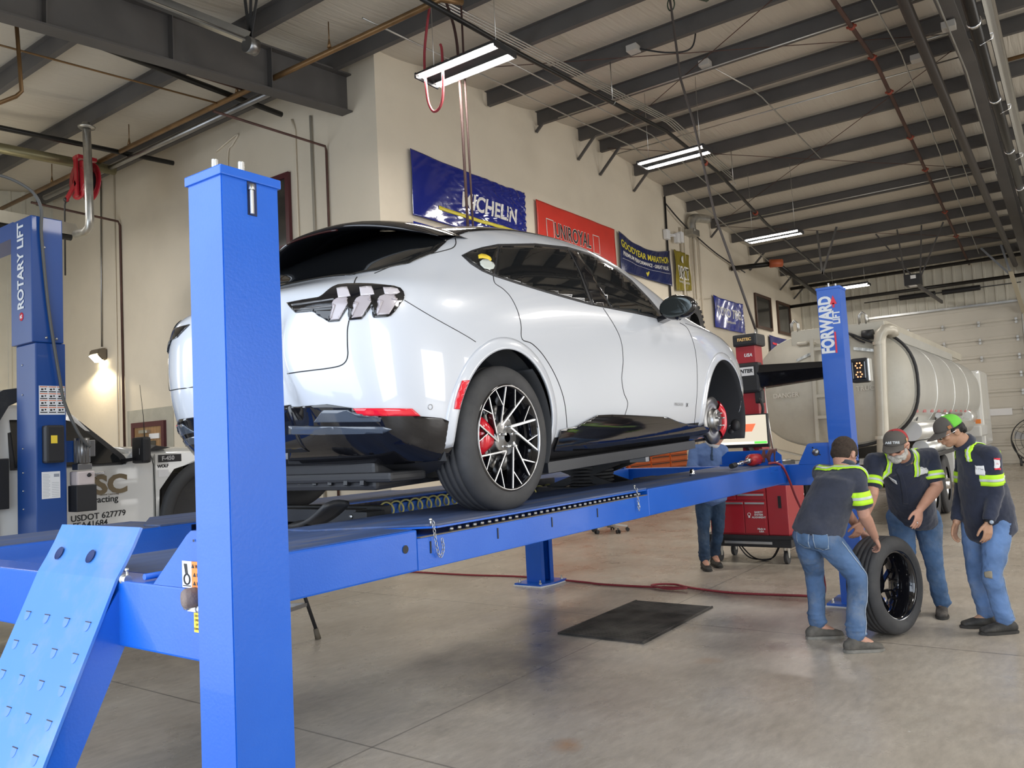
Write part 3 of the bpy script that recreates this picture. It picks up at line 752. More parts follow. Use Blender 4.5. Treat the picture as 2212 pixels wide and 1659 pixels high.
# rolling jacks bridging the runways
def jack(x, label, raised, sticker):
    j = empty('rolling_jack', (x, 3.42, 1.10), label, 'jack')
    def P(lo, hi, nm, m=M_matte, bevel=0.004):
        mb = MB(); mb.box(lo, hi, bevel=bevel); return mb.build(nm, m, j)
    P((-0.22, -0.50, 0.02), (0.22, 0.50, 0.10), 'jack_body')
    for s in (-1, 1):
        P((-0.16, s*0.50-0.03, 0.09), (0.16, s*0.50+0.03, 0.16), 'end_carriage')
    if not raised:
        P((-0.13, -0.36, 0.125), (-0.05, 0.52, 0.195), 'lift_beam'); P((-0.15, -0.46, 0.13), (-0.02, -0.36, 0.185), 'slide_arm')
        P((0.05, -0.36, 0.125), (0.13, 0.52, 0.195), 'lift_beam')
        mb = MB(); mb.lathe([(0.0005, 0.008), (0.011, 0.008), (0.011, 0)], (-0.13, -0.33, 0.16), (-1, 0, 0), n=14); mb.build('pin_head', M_zinc, j)
    else:
        h = raised
        for s in (-1, 1):
            mb = MB(); mb.bar((-0.14, -0.34*s, 0.08), (-0.14, 0.34*s, h), 0.03, 0.06); mb.bar((0.14, -0.34*s, 0.08), (0.14, 0.34*s, h), 0.03, 0.06); mb.build('scissor_arm', M_matte, j, split=True)
        P((-0.17, -0.47, h-0.02), (-0.09, 0.42, h+0.05), 'lift_beam'); P((0.09, -0.47, h-0.02), (0.17, 0.42, h+0.05), 'lift_beam')
        P((-0.11, -0.62, h+0.055), (-0.03, 0.40, h+0.11), 'slide_arm')
        P((-0.115, -0.60, h-0.015), (-0.175, -0.46, h+0.045), 'arm_end_cap', M_iron)
        mb = MB()
        for k in range(6): mb.lathe([(0.17, 0.028*k+0.10), (0.19, 0.028*k+0.107), (0.19, 0.028*k+0.117), (0.17, 0.028*k+0.124)], (0, 0.0, 0), n=28)
        mb.build('air_bellows', M_rubber, j)
        for s in (-0.52, 0.5):
            mb = MB(); mb.box((-0.09, s-0.04, h+0.10), (-0.05, s+0.03, h+0.26)); mb.box((-0.12, s-0.06, h+0.25), (0.0, s+0.05, h+0.28)); mb.build('lifting_pad', M_matte, j)
    if sticker:
        mb = MB(); mb.box((-0.2215, -0.02, 0.035), (-0.2205, 0.34, 0.098)); s_ = mb.build('instruction_label', M_paper, j)
        mb = MB(); mb.box((-0.2225, 0.28, 0.035), (-0.2215, 0.34, 0.098)); mb.build('label_panel', M_yellow, j, label='yellow end of the instruction label')
        mb = MB(); mb.box((-0.2225, 0.08, 0.085), (-0.2215, 0.275, 0.097)); mb.build('label_panel', mat('label_blue', (0.05, 0.2, 0.6), 0.5), j, label='blue heading of the instruction label')
        mb = MB()
        for c in range(3):
            for r_ in range(4): mb.box((-0.2225, 0.015+0.085*c, 0.042+0.010*r_), (-0.2215, 0.075+0.085*c, 0.044+0.010*r_))
        mb.build('label_print', mat('grey_print', (0.3, 0.32, 0.36), 0.6), j)
    return j
jack(2.98, 'dusty black rolling jack lying low between the runways behind the rear tyre', 0, True)
jack(5.85, 'black scissor rolling jack raised under the middle of the white car', 0.30, False)
# folding saddle in front of the rear jack
mb = MB(); mb.smooth = True
mb.grid(lambda u, v: Vector((2.50+0.16*v, 3.16-0.26*u, 1.255+0.10*u*u+0.015*math.sin(v*3.1))), 10, 5)
for q in (0,): pass
o = mb.build('wheel_chock', M_matte); so = o.modifiers.new('s', 'SOLIDIFY'); so.thickness = 0.02
tag(o, 'curved black steel wheel chock beside the near runway, left of the rear tyre', 'wheel chock')

# small things lying on the near runway
mb = MB(); mb.smooth = True
mb.lathe([(0.0005, 0.055), (0.011, 0.053), (0.018, 0.045), (0.019, 0.03), (0.022, 0.028), (0.022, 0.0), (0.0005, 0)], (5.93, 2.554, 1.257), n=14)
tag(mb.build('lug_nut', M_chrome), 'chrome lug nut standing on the near runway', 'lug nut')

gun = empty('air_impact_wrench', (7.1, 2.52, 1.257), 'red air impact wrench lying at the far end of the near runway', 'impact wrench')
M_gunred = mat('red_tool_boot', (0.42, 0.02, 0.02), 0.4, bump=0.4, bscale=30)
mb = MB(); mb.capsule((0.10, 0, 0.06), (0.34, 0.02, 0.06), 0.055, 0.05, 20)
for k in range(6):
    a = k*math.pi/3; mb.bar((0.25, 0.01+0.05*math.cos(a), 0.06+0.048*math.sin(a)), (0.385, 0.02+0.046*math.cos(a), 0.06+0.044*math.sin(a)), 0.012, 0.01)
mb.build('tool_body', M_gunred, gun)
mb = MB(); mb.cyl((0.06, 0, 0.06), (-0.02, 0, 0.055), 0.03, 0.02); mb.cyl((-0.02, 0, 0.055), (-0.36, -0.02, 0.04), 0.015, 0.013); mb.lathe([(0.016, 0), (0.021, 0.02), (0.016, 0.04)], (-0.16, -0.01, 0.048), (-1, 0, 0)); mb.build('anvil_extension', M_chrome, gun)
mb = MB(); mb.cyl((-0.36, -0.02, 0.04), (-0.46, -0.02, 0.035), 0.022, 0.022); mb.build('socket', M_matte, gun)
mb = MB(); mb.cyl((0.38, 0.02, 0.06), (0.50, 0.0, 0.05), 0.03, 0.022); mb.build('tool_grip', M_black, gun)
mb = MB(); mb.cyl((0.44, -0.12, 0.03), (0.66, -0.18, 0.03), 0.012, 0.010); mb.tube(smooth_path([(0.44, -0.12, 0.03), (0.38, -0.18, 0.04), (0.3, -0.17, 0.03), (0.28, -0.12, 0.02)], 6), 0.006, 6); mb.build('air_coupling', M_zinc, gun)
mb = MB(); mb.tube(smooth_path([(7.30, 2.40, 1.275), (7.33, 2.34, 1.28), (7.36, 2.29, 1.24), (7.45, 2.27, 1.12), (7.55, 2.25, 0.95), (7.62, 2.2, 0.75), (7.68, 2.12, 0.4), (7.72, 2.1, 0.08), (7.74, 2.2, 0.014), (7.75, 2.30, 0.012), (7.66, 2.9, 0.012), (7.72, 3.3, 0.012), (7.80, 3.52, 0.012), (7.87, 3.66, 0.014), (7.83, 3.80, 0.016), (7.72, 3.86, 0.02), (7.63, 3.76, 0.024), (7.60, 3.60, 0.02), (7.66, 3.45, 0.028), (7.66, 3.9, 0.012), (7.63, 4.4, 0.012), (7.68, 4.7, 0.012), (7.74, 5.5, 0.012), (7.62, 6.3, 0.012), (7.58, 7.0, 0.012), (7.5, 7.6, 0.012)], 9), 0.011, 8)
tag(mb.build('air_hose', M_hose), 'long dark red air hose looping over the floor and up onto the lift', 'hose')
mb = MB(); mb.smooth = True
def cloth(u, v):
    x = 7.455+0.012*math.sin(u*17)+0.008*math.sin(v*11+u*5); y = 2.53-0.16*u
    if v < 0.45: return Vector((7.48+0.012*math.sin(u*15), y, 1.40-(0.45-v)*0.18))
    if v < 0.55: return Vector((7.462+0.02*(0.55-v)*10, y, 1.408))
    return Vector((x-0.02, y+0.01*math.sin(v*9), 1.405-(v-0.55)*0.27))
mb.grid(cloth, 18, 24)
o = mb.build('shop_rag', mat('maroon_cloth', (0.13, 0.045, 0.04), 0.9, var=0.15, sheen=0.3)); so = o.modifiers.new('s', 'SOLIDIFY'); so.thickness = 0.005
tag(o, 'maroon shop rag draped over the blue wheel stop', 'rag')

# black folding stand behind the near post
fs = empty('folding_stand', (4.45, 5.7, 0), 'black folding stand with splayed legs, its foot seen beside the nearest blue post', 'stand')
for s, (dx, dy) in enumerate(((0.19, -0.20), (-0.16, 0.3), (-0.25, -0.3))):
    mb = MB(); mb.cyl((0, 0, 0.95), (dx, dy, 0.03), 0.016, n=10); lg = mb.build('leg', M_black, fs)
    mb = MB(); mb.cyl((dx*1.0, dy*1.0, 0.0), (dx*0.93, dy*0.93, 0.09), 0.026, 0.021, n=12); mb.build('rubber_foot', mat('worn_foot', (0.12, 0.10, 0.07), 0.7), lg)
mb = MB(); mb.bar((0.13, -0.14, 0.30), (-0.12, 0.24, 0.30), 0.02, 0.03); mb.bar((0.13, -0.14, 0.30), (-0.2, -0.22, 0.30), 0.02, 0.03); mb.build('spreader', M_iron, fs)
mb = MB(); mb.box((-0.12, -0.12, 0.94), (0.12, 0.12, 0.97)); mb.build('stand_top', M_black, fs)

# ---------------------------------------------------------------- two-post lift in the left bay
l2 = empty('two_post_lift', (0, 0, 0), 'dark blue two-post lift standing before the white pickup truck', 'vehicle lift')
def column(y0, y1, sign):
    mb = MB(); mb.box((3.03, y0, 0.0), (3.27, y1, 2.62), bevel=0.01); c = mb.build('column', M_rotary, l2)
    mb = MB(); mb.box((3.0, y0-0.015, 2.62), (3.25, y1+0.015, 3.68), bevel=0.008); mb.build('column_extension', M_rotary, c)
    mb = MB(); mb.box((2.95, y0-0.08, 0), (3.35, y1+0.08, 0.02)); mb.build('base_plate', M_rotary, c)
    return c
c1 = column(6.97, 7.32, 1); c2 = column(11.1, 11.45, -1)
mb = MB(); mb.box((3.02, 7.34, 3.56), (3.24, 11.1, 3.58)); mb.box((3.02, 7.34, 3.58), (3.035, 11.1, 3.70)); mb.box((3.225, 7.34, 3.58), (3.24, 11.1, 3.70)); mb.build('overhead_beam', M_rotary, l2)
text('column_lettering', 'ROTARY LIFT', 0.155, M_wht, (2.996, 7.14, 3.28), (0, 0, 1), (0, 1, 0), c1, 0.002, 0.004, 0.0, 0.80)
mb = MB(); mb.lathe([(0.0005, 0.002), (0.036, 0.002), (0.036, 0)], (2.999, 7.14, 2.85), (-1, 0, 0), n=20); mb.build('column_emblem', M_redv, c1)
text('column_emblem_mark', 'R', 0.05, M_wht, (2.996, 7.14, 2.85), (0, 0, 1), (0, 1, 0), c1, 0.002, 0.002)
mb = MB()
for (x, z) in ((3.10, 3.42), (3.11, 2.66), (3.19, 2.655)): mb.ball((x, 6.955, z), 0.012, seg=10, rings=6)
for z in (2.45, 2.2, 1.75, 1.55, 1.4, 1.25): mb.ball((3.028, 7.2, z), 0.008, seg=8, rings=6)
mb.build('bolt_head', M_zinc, c1, split=True)
mb = MB(); mb.box((3.055, 6.9685, 2.02), (3.26, 6.9695, 2.26)); dec = mb.build('safety_decal', M_paper, c1)
mb = MB()
for r_ in range(4):
    for c_ in range(3):
        x0 = 3.06+0.068*c_; z0 = 2.032+0.057*r_
        mb.box((x0+0.004, 6.9675, z0+0.004), (x0+0.06, 6.9684, z0+0.012)); mb.box((x0+0.012, 6.9675, z0+0.02), (x0+0.03, 6.9684, z0+0.034)); mb.ball((x0+0.045, 6.968, z0+0.03), 0.007, sc=(1, 0.1, 1), seg=8, rings=5)
mb.build('decal_pictogram', M_ink, c1, split=True)
mb = MB()
for r_ in range(4):
    for c_ in range(3): mb.box((3.062+0.068*c_, 6.9675, 2.032+0.057*r_+0.045), (3.122+0.068*c_, 6.9684, 2.032+0.057*r_+0.052))
mb.build('decal_stripe', mat('decal_stripes', (0.75, 0.2, 0.08), 0.5), c1, split=True)
mb = MB(); mb.box((3.07, 6.9685, 1.33), (3.215, 6.9695, 1.55)); mb.build('manual_sheet', M_paper, c1)
mb = MB()
for k in range(16): mb.box((3.078, 6.9675, 1.345+0.012*k), (3.135 if k % 3 else 3.125, 6.9684, 1.3475+0.012*k))
for k in range(9): mb.box((3.148, 6.9675, 1.345+0.014*k), (3.205, 6.9684, 1.3475+0.014*k))
mb.box((3.165, 6.9675, 1.505), (3.208, 6.9684, 1.53)); mb.build('sheet_print', mat('grey_print', (0.3, 0.32, 0.36), 0.6), c1)
bx = MB(); bx.box((3.07, 6.88, 1.62), (3.215, 6.97, 1.93), bevel=0.018); b_ = bx.build('control_box', M_black, c1)
bx = MB(); bx.box((3.105, 6.878, 1.78), (3.155, 6.8795, 1.845)); bx.build('control_label', M_yellow, c1)
mb = MB(); mb.box((3.272, 7.0, 1.62), (3.34, 7.06, 1.80)); mb.build('pump_bracket', M_rotary, c1)
pu = empty('hydraulic_pump', (3.40, 6.98, 1.3), 'grey electric hydraulic pump with black oil tank on the dark blue lift column', 'pump')
mb = MB(); mb.cyl((0, 0, 0.30), (0, 0, 0.52), 0.058, n=24)
for k in range(14):
    a = 2*math.pi*k/14; mb.bar((0.058*math.cos(a), 0.058*math.sin(a), 0.31), (0.058*math.cos(a), 0.058*math.sin(a), 0.50), 0.006, 0.012)
mb.box((0.04, -0.05, 0.36), (0.09, 0.03, 0.50), bevel=0.005); mb.build('motor', M_iron, pu)
mb = MB(); mb.box((-0.06, -0.05, 0.25), (0.06, 0.05, 0.30), bevel=0.004); mb.build('valve_block', M_iron, pu)
mb = MB(); mb.box((-0.075, -0.07, 0.12), (0.075, 0.07, 0.24), bevel=0.015); mb.build('reservoir_top', mat('milky_plastic', (0.6, 0.52, 0.50), 0.35), pu)
mb = MB(); mb.box((-0.085, -0.075, -0.10), (0.085, 0.075, 0.12), bevel=0.008); mb.build('reservoir', M_black, pu)
mb = MB(); mb.lathe([(0.001, 0.02), (0.015, 0.02), (0.015, 0)], (0.02, -0.071, 0.20), (0, -1, 0.4), n=14); mb.build('filler_cap', M_ink, pu)
mb = MB(); mb.tube(smooth_path([(2.2, 7.1, 3.90), (2.7, 7.0, 3.97), (2.95, 6.93, 3.90), (3.06, 6.92, 3.76), (3.07, 6.93, 3.5), (3.12, 6.93, 2.9), (3.2, 6.92, 2.3), (3.24, 6.92, 2.1), (3.34, 6.90, 1.85), (3.43, 6.90, 1.74)], 8), 0.013, 8)
tag(mb.build('power_cable', mat('grey_cable', (0.09, 0.09, 0.085), 0.5)), 'thick grey power cable running down the dark blue lift column', 'cable')
# ---------------------------------------------------------------- wheels
def tyre(M, Rr=0.364, w=0.245, rim=0.262):
    """axis along +y local, outer (street) face at y=0 looking to -y, body at y=0..w"""
    mb = MB(); h = w/2
    prof = [(rim-0.006, 0.012), (rim+0.010, 0.004), (rim+0.03, -0.001), (rim+0.055, 0.001), (Rr-0.026, 0.012), (Rr-0.012, 0.022), (Rr-0.004, 0.038)]
    for g in (0.075, 0.115, 0.155, 0.19):
        prof += [(Rr-0.001, g-0.006), (Rr-0.009, g-0.004), (Rr-0.009, g+0.004), (Rr-0.001, g+0.006)]
    prof += [(Rr-0.004, w-0.038), (Rr-0.012, w-0.022), (Rr-0.026, w-0.012), (rim+0.055, w-0.001), (rim+0.03, w+0.001), (rim+0.010, w-0.004), (rim-0.006, w-0.012)]
    mb.lathe(prof, (0, 0, 0), (0, 1, 0), n=72)
    return mb
def wheel_parts(root, off, full_tyre_parent=True, phase=0.0, hub=True):
    """tyre plus rim, spokes, centre; off = position of outer face centre in the parent's space"""
    off = Vector(off); T = Matrix.Translation(off)
    def put(mb, name, m, parent, **k):
        bmesh.ops.transform(mb.bm, matrix=T, verts=mb.bm.verts); return mb.build(name, m, parent, **k)
    ty = put(tyre(M_rubber), 'tyre', M_rubber, root)
    mb = MB()      # rim: outer lip, barrel
    mb.lathe([(0.268, 0.006), (0.262, 0.001), (0.2535, 0.004), (0.251, 0.02), (0.236, 0.035), (0.228, 0.07), (0.225, 0.12), (0.243, 0.17), (0.245, 0.21), (0.262, 0.228), (0.268, 0.228), (0.262, 0.236), (0.24, 0.222), (0.232, 0.21), (0.215, 0.12), (0.218, 0.06), (0.236, 0.028)], (0, 0, 0), (0, 1, 0), n=72)
    put(mb, 'rim', M_gloss, ty)
    mb = MB(); mb.lathe([(0.2615, 0.0005), (0.2615, -0.0012), (0.2555, -0.0012), (0.2545, 0.003)], (0, 0, 0), (0, 1, 0), n=72)
    put(mb, 'rim_edge', mat('machined_aluminium', (0.62, 0.62, 0.63), 0.25, 1.0), ty)
    pol = lambda r, a, y=0.0: Vector((r*math.cos(R(a+phase)), y, r*math.sin(R(a+phase))))
    blk = MB(); sil = []
    def spoke(r0, a0, r1, a1, wd, y0, y1):
        p, q = pol(r0, a0), pol(r1, a1); d = (q-p).normalized(); s = Vector((-d.z, 0, d.x))
        def strip(mb, wa, wb, ya, yb, dep):
            A = [p-s*wa+Vector((0, ya, 0)), p+s*wa+Vector((0, ya, 0)), q+s*wb+Vector((0, yb, 0)), q-s*wb+Vector((0, yb, 0))]
            B = [v+Vector((0, dep, 0)) for v in A]; V = [mb.bm.verts.new(v) for v in A+B]
            fs = [mb.bm.faces.new([V[i] for i in f]) for f in ((0, 1, 2, 3), (7, 6, 5, 4), (0, 4, 5, 1), (1, 5, 6, 2), (2, 6, 7, 3), (3, 7, 4, 0))]
        strip(blk, wd*0.9, wd*0.75, y0+0.003, y1+0.003, 0.032)
        m = MB(); strip(m, wd*0.50, wd*0.42, y0-0.0005, y1-0.0005, 0.006); sil.append(m)
    yh, yr = 0.030, 0.006
    for k in range(5):
        m0 = 73-72*k
        spoke(0.066, m0+52, 0.257, m0+19, 0.0085, yh, yr)
        spoke(0.066, m0+52, 0.257, m0-18, 0.0085, yh, yr)
        spoke(0.066, m0+52, 0.090, m0+40, 0.008, yh, yh)
        for d0 in (19, -18):
            spoke(0.165, m0+d0+8, 0.257, m0+d0+20 if d0 > 0 else m0+d0+19, 0.0045, 0.018, 0.008)
    blk.lathe([(0.012, 0.035), (0.062, 0.034), (0.078, 0.040), (0.082, 0.07), (0.012, 0.07)], (0, 0, 0), (0, 1, 0), n=40)
    put(blk, 'spoke_frame', M_gloss, ty)
    for m in sil: put(m, 'spoke_face', mat('machined_aluminium', (0.62, 0.62, 0.63), 0.25, 1.0), ty)
    mb = MB(); mb.lathe([(0.0005, 0.022), (0.024, 0.022), (0.029, 0.026), (0.03, 0.036)], (0, 0, 0), (0, 1, 0), n=32); put(mb, 'centre_cap', M_chrome, ty)
    if hub:
        for k in range(5):
            mb = MB(); c = pol(0.054, 90+72*k); mb.lathe([(0.0005, 0.020), (0.006, 0.021), (0.0105, 0.027), (0.0105, 0.04)], (c.x, 0, c.z), (0, 1, 0), n=12); put(mb, 'lug_nut', M_chrome, ty)
    return ty

# ---------------------------------------------------------------- the white car
CX, CY, CZ = 3.225, 3.262, 1.2568
car = empty('car', (CX, CY, CZ), 'white fastback electric crossover raised on the blue lift, front wheel off', 'car')
PA = R(1.7)
def pit(x, y, z):
    return Vector((x*math.cos(PA)-(z-0.364)*math.sin(PA), y, 0.364+x*math.sin(PA)+(z-0.364)*math.cos(PA)))
def row(x0, xs, pts):
    return [(x0+(xs[i] if xs else 0), p[0], p[1]) for i, p in enumerate(pts)]
ROWS = [
 [(-.80, 0, .46), (-.80, .28, .46), (-.84, .36, .49), (-.90, .38, .60), (-.955, .38, .74), (-.945, .37, .92), (-.92, .34, 1.00), (-.905, .26, 1.035), (-.90, .16, 1.04), (-.90, 0, 1.045)],
 [(-.76, 0, .38), (-.76, .42, .38), (-.78, .55, .41), (-.85, .60, .53), (-.905, .61, .74), (-.895, .60, 1.00), (-.87, .56, 1.085), (-.86, .44, 1.115), (-.86, .28, 1.125), (-.86, 0, 1.13)],
 [(-.66, 0, .32), (-.66, .50, .32), (-.68, .74, .35), (-.735, .80, .50), (-.755, .815, .78), (-.735, .79, 1.04), (-.70, .73, 1.115), (-.70, .58, 1.15), (-.70, .4, 1.165), (-.70, 0, 1.17)],
 [(-.52, 0, .24), (-.52, .50, .24), (-.54, .84, .28), (-.565, .895, .50), (-.57, .905, .80), (-.555, .87, 1.06), (-.54, .795, 1.135), (-.54, .665, 1.20), (-.54, .42, 1.245), (-.54, 0, 1.26)],
 row(-.34, None, [(0, .17), (.5, .17), (.88, .22), (.94, .50), (.95, .80), (.91, 1.075), (.81, 1.165), (.70, 1.285), (.45, 1.37), (0, 1.395)]),
 row(.0, None, [(0, .16), (.5, .16), (.88, .20), (.945, .50), (.96, .80), (.915, 1.085), (.81, 1.235), (.67, 1.435), (.45, 1.53), (0, 1.555)]),
 row(.45, None, [(0, .16), (.5, .16), (.88, .20), (.93, .50), (.93, .80), (.905, 1.09), (.785, 1.32), (.650, 1.545), (.43, 1.62), (0, 1.645)]),
 row(1.0, None, [(0, .16), (.5, .16), (.87, .20), (.905, .50), (.905, .80), (.895, 1.085), (.765, 1.35), (.630, 1.60), (.42, 1.66), (0, 1.68)]),
 row(1.5, None, [(0, .16), (.5, .16), (.87, .20), (.90, .50), (.91, .80), (.895, 1.075), (.765, 1.34), (.630, 1.595), (.42, 1.655), (0, 1.675)]),
 row(2.0, None, [(0, .16), (.5, .16), (.87, .20), (.91, .50), (.925, .80), (.90, 1.075), (.785, 1.28), (.645, 1.50), (.44, 1.565), (0, 1.59)]),
 row(2.38, None, [(0, .16), (.5, .16), (.87, .20), (.925, .50), (.94, .80), (.905, 1.08), (.815, 1.18), (.705, 1.33), (.45, 1.39), (0, 1.41)]),
 row(2.68, None, [(0, .16), (.5, .16), (.87, .20), (.935, .50), (.945, .78), (.905, 1.065), (.825, 1.115), (.75, 1.165), (.46, 1.20), (0, 1.215)]),
 row(3.05, None, [(0, .17), (.5, .17), (.87, .22), (.935, .50), (.945, .78), (.895, 1.035), (.79, 1.085), (.63, 1.115), (.4, 1.125), (0, 1.135)]),
 row(3.38, None, [(0, .19), (.5, .19), (.83, .24), (.93, .50), (.925, .74), (.875, .97), (.74, 1.03), (.58, 1.055), (.38, 1.065), (0, 1.07)]),
 row(3.66, None, [(0, .24), (.5, .24), (.73, .28), (.86, .50), (.85, .70), (.79, .87), (.65, .94), (.5, .965), (.32, .975), (0, .98)]),
 row(3.84, None, [(0, .32), (.38, .32), (.56, .35), (.62, .50), (.61, .66), (.57, .78), (.5, .83), (.4, .85), (.26, .86), (0, .865)]),
]
bm = bmesh.new(); G = []
for r_ in ROWS:
    right = [bm.verts.new(pit(x, -y, z)) for x, y, z in r_]
    left = [right[0]]+[bm.verts.new(pit(x, y, z)) for x, y, z in r_[1:-1]]+[right[-1]]
    G.append((right, left))
for (a, b) in zip(G, G[1:]):
    for k in range(9):
        bm.faces.new((a[0][k], b[0][k], b[0][k+1], a[0][k+1])); bm.faces.new((a[1][k+1], b[1][k+1], b[1][k], a[1][k]))
for g in (G[0], G[-1]):
    for side in (0, 1):
        q = g[side]
        for k in range(4):
            f = (q[k], q[k+1], q[8-k], q[9-k])
            try: bm.faces.new(f)
            except ValueError: pass
bmesh.ops.recalc_face_normals(bm, faces=bm.faces)
me = bpy.data.meshes.new('body'); bm.to_mesh(me); bm.free()
for p in me.polygons: p.use_smooth = True
body = bpy.data.objects.new('body', me); COL.objects.link(body)
body.modifiers.new('s', 'SUBSURF').levels = 4; body.modifiers['s'].render_levels = 4
me.materials.append(M_white); me.materials.append(M_black)
full = evaluated(body)
BV = BVHTree.FromPolygons([v.co.copy() for v in full.vertices], [tuple(p.vertices) for p in full.polygons])
# wheel arches: faces inside the arch circles removed, the rim of the hole drawn onto the circle
bake(body); cfc = pit(2.965, 0, 0.395)
for p in body.data.polygons: p.use_smooth = True
ARCH = ((0.0, 0.402, 0.402), (cfc.x, cfc.z, 0.425))
bm = bmesh.new(); bm.from_mesh(body.data)
low = [f for f in bm.faces if f.calc_center_median().z - 0.03*f.calc_center_median().x < 0.335]
for f in bm.faces: f.material_index = 0
for f in low: f.material_index = 1
kill = []
for f in bm.faces:
    c = f.calc_center_median()
    if abs(c.y) > 0.62 and any((c.x-a)**2+(c.z-b)**2 < r*r for a, b, r in ARCH): kill.append(f)
bmesh.ops.delete(bm, geom=kill, context='FACES')
for v in bm.verts:
    if v.is_boundary and abs(v.co.y) > 0.62:
        for a, b, r in ARCH:
            d = Vector((v.co.x-a, v.co.z-b))
            if abs(d.length-r) < 0.05: d = d.normalized()*r; v.co.x = a+d.x; v.co.z = b+d.y
bm.to_mesh(body.data); bm.free()
body.parent = car
CORG = Vector((0, 0, 1.6)) - Vector((CX, CY, CZ)); FPX = 1725.275
def ray_dir(px, py): return (_f + _r2*((px-1106.0)/FPX) - _u2*((py-829.5)/FPX)).normalized()
def cast(px, py, off):
    d = ray_dir(px, py); h = BV.ray_cast(CORG, d)
    if h[0] is None:
        # glancing past the silhouette: nearest surface point to the sight line
        best = None
        for k in range(60):
            q = BV.find_nearest(CORG+d*(2.5+0.1*k))
            if best is None or q[3] < best[3]: best = q
        p, n = best[0], best[1]
    else: p, n = h[0], h[1]
    if n.dot(d) > 0: n = -n
    return p+n*off
C5 = lambda x, y: (940+x/2.592, 470+y/2.592)
C4 = lambda x, y: (380+x/2.634, 470+y/2.633)
CL = lambda x, y: (600+x/7.373, 590+y/7.373)
def rounded(poly, n=3):
    return [(p.x, p.y) for p in smooth_path([(x, y, 0) for x, y in poly], n, closed=True)]
def panel(name, poly, m, parent, off=0.004, step=9.0, conv=None, thick=0.004, smooth=True, both=True, label=None, rnd=0):
    """a trim part lying on the body: its outline carried onto the curved surface"""
    P = [conv(*q) for q in poly] if conv else poly
    if rnd: P = rounded(P, rnd)
    bm = bmesh.new(); vs = [bm.verts.new((x, y, 0)) for x, y in P]
    f = bm.faces.new(vs); bmesh.ops.triangulate(bm, faces=[f])
    xs = [q[0] for q in P]; ys = [q[1] for q in P]
    for ax, lo, hi in ((0, min(xs), max(xs)), (1, min(ys), max(ys))):
        t = lo+step
        while t < hi:
            co = (t, 0, 0) if ax == 0 else (0, t, 0); no = (1, 0, 0) if ax == 0 else (0, 1, 0)
            bmesh.ops.bisect_plane(bm, geom=bm.verts[:]+bm.edges[:]+bm.faces[:], plane_co=co, plane_no=no); t += step
    for v in bm.verts: v.co = cast(v.co.x, v.co.y, off)
    for f in bm.faces: f.smooth = smooth
    bmesh.ops.recalc_face_normals(bm, faces=bm.faces)
    c = sum((f.normal for f in bm.faces), Vector()); 
    if c.dot(Vector((-0.5, -0.8, 0.1))) < 0: bmesh.ops.reverse_faces(bm, faces=bm.faces)
    ret = None
    for sgn in ((1, -1) if both else (1,)):
        b2 = bm.copy()
        if sgn < 0:
            for v in b2.verts: v.co.y = -v.co.y
            bmesh.ops.reverse_faces(b2, faces=b2.faces)
        me = bpy.data.meshes.new(name); b2.to_mesh(me); b2.free(); me.materials.append(m)
        o = bpy.data.objects.new(name, me); COL.objects.link(o); o.parent = parent if sgn > 0 or parent in (car, body) else car
        so = o.modifiers.new('s', 'SOLIDIFY'); so.thickness = thick; so.offset = -1
        if label: o['label'] = label
        if sgn > 0: ret = o
    bm.free(); return ret
def seam(pts, conv=None, r=0.0028, parent=None, name='panel_gap', m=None, both=True, n=5, off=0.0):
    P = [conv(*q) for q in pts] if conv else pts
    S = smooth_path([(x, y, 0) for x, y in P], n)
    Q = [cast(p.x, p.y, off) for p in S]
    for sgn in ((1, -1) if both else (1,)):
        mb = MB(); mb.tube([(q.x, q.y*sgn, q.z) for q in Q], r, 6); o = mb.build(name, m or M_ink, parent or car)
# --- side glass
g_bot = [(147, 213), (200, 262), (260, 300), (325, 328), (470, 375), (620, 420), (760, 460), (870, 490), (1000, 515), (1130, 540), (1270, 572), (1293, 577)]
g_top = [(1293, 574), (1250, 515), (1200, 455), (1100, 352), (1000, 275), (870, 203), (740, 165), (560, 146), (350, 150), (260, 168), (200, 186)]
panel('window_surround', g_bot+g_top, M_black, car, 0.003, 8, C5)
panel('quarter_window', [(158, 214), (210, 256), (262, 292), (322, 318), (350, 165), (262, 178), (208, 194)], M_glass, car, 0.006, 8, C5)
panel('rear_door_window', [(335, 323), (470, 367), (620, 412), (760, 452), (866, 482), (800, 300), (742, 186), (560, 160), (360, 164)], M_glass, car, 0.006, 8, C5)
panel('front_door_window', [(985, 505), (1130, 531), (1258, 560), (1190, 462), (1095, 366), (1000, 292), (880, 222), (800, 200), (880, 330)], M_glass, car, 0.006, 8, C5)
panel('door_pillar_trim', [(752, 186), (792, 194), (880, 330), (978, 508), (884, 490), (810, 300)], M_gloss, car, 0.007, 8, C5)
seam([(750, 186), (812, 310), (880, 486)], C5, 0.0035, name='window_bar', m=mat('dull_bright_trim', (0.22, 0.22, 0.23), 0.3, 0.8))
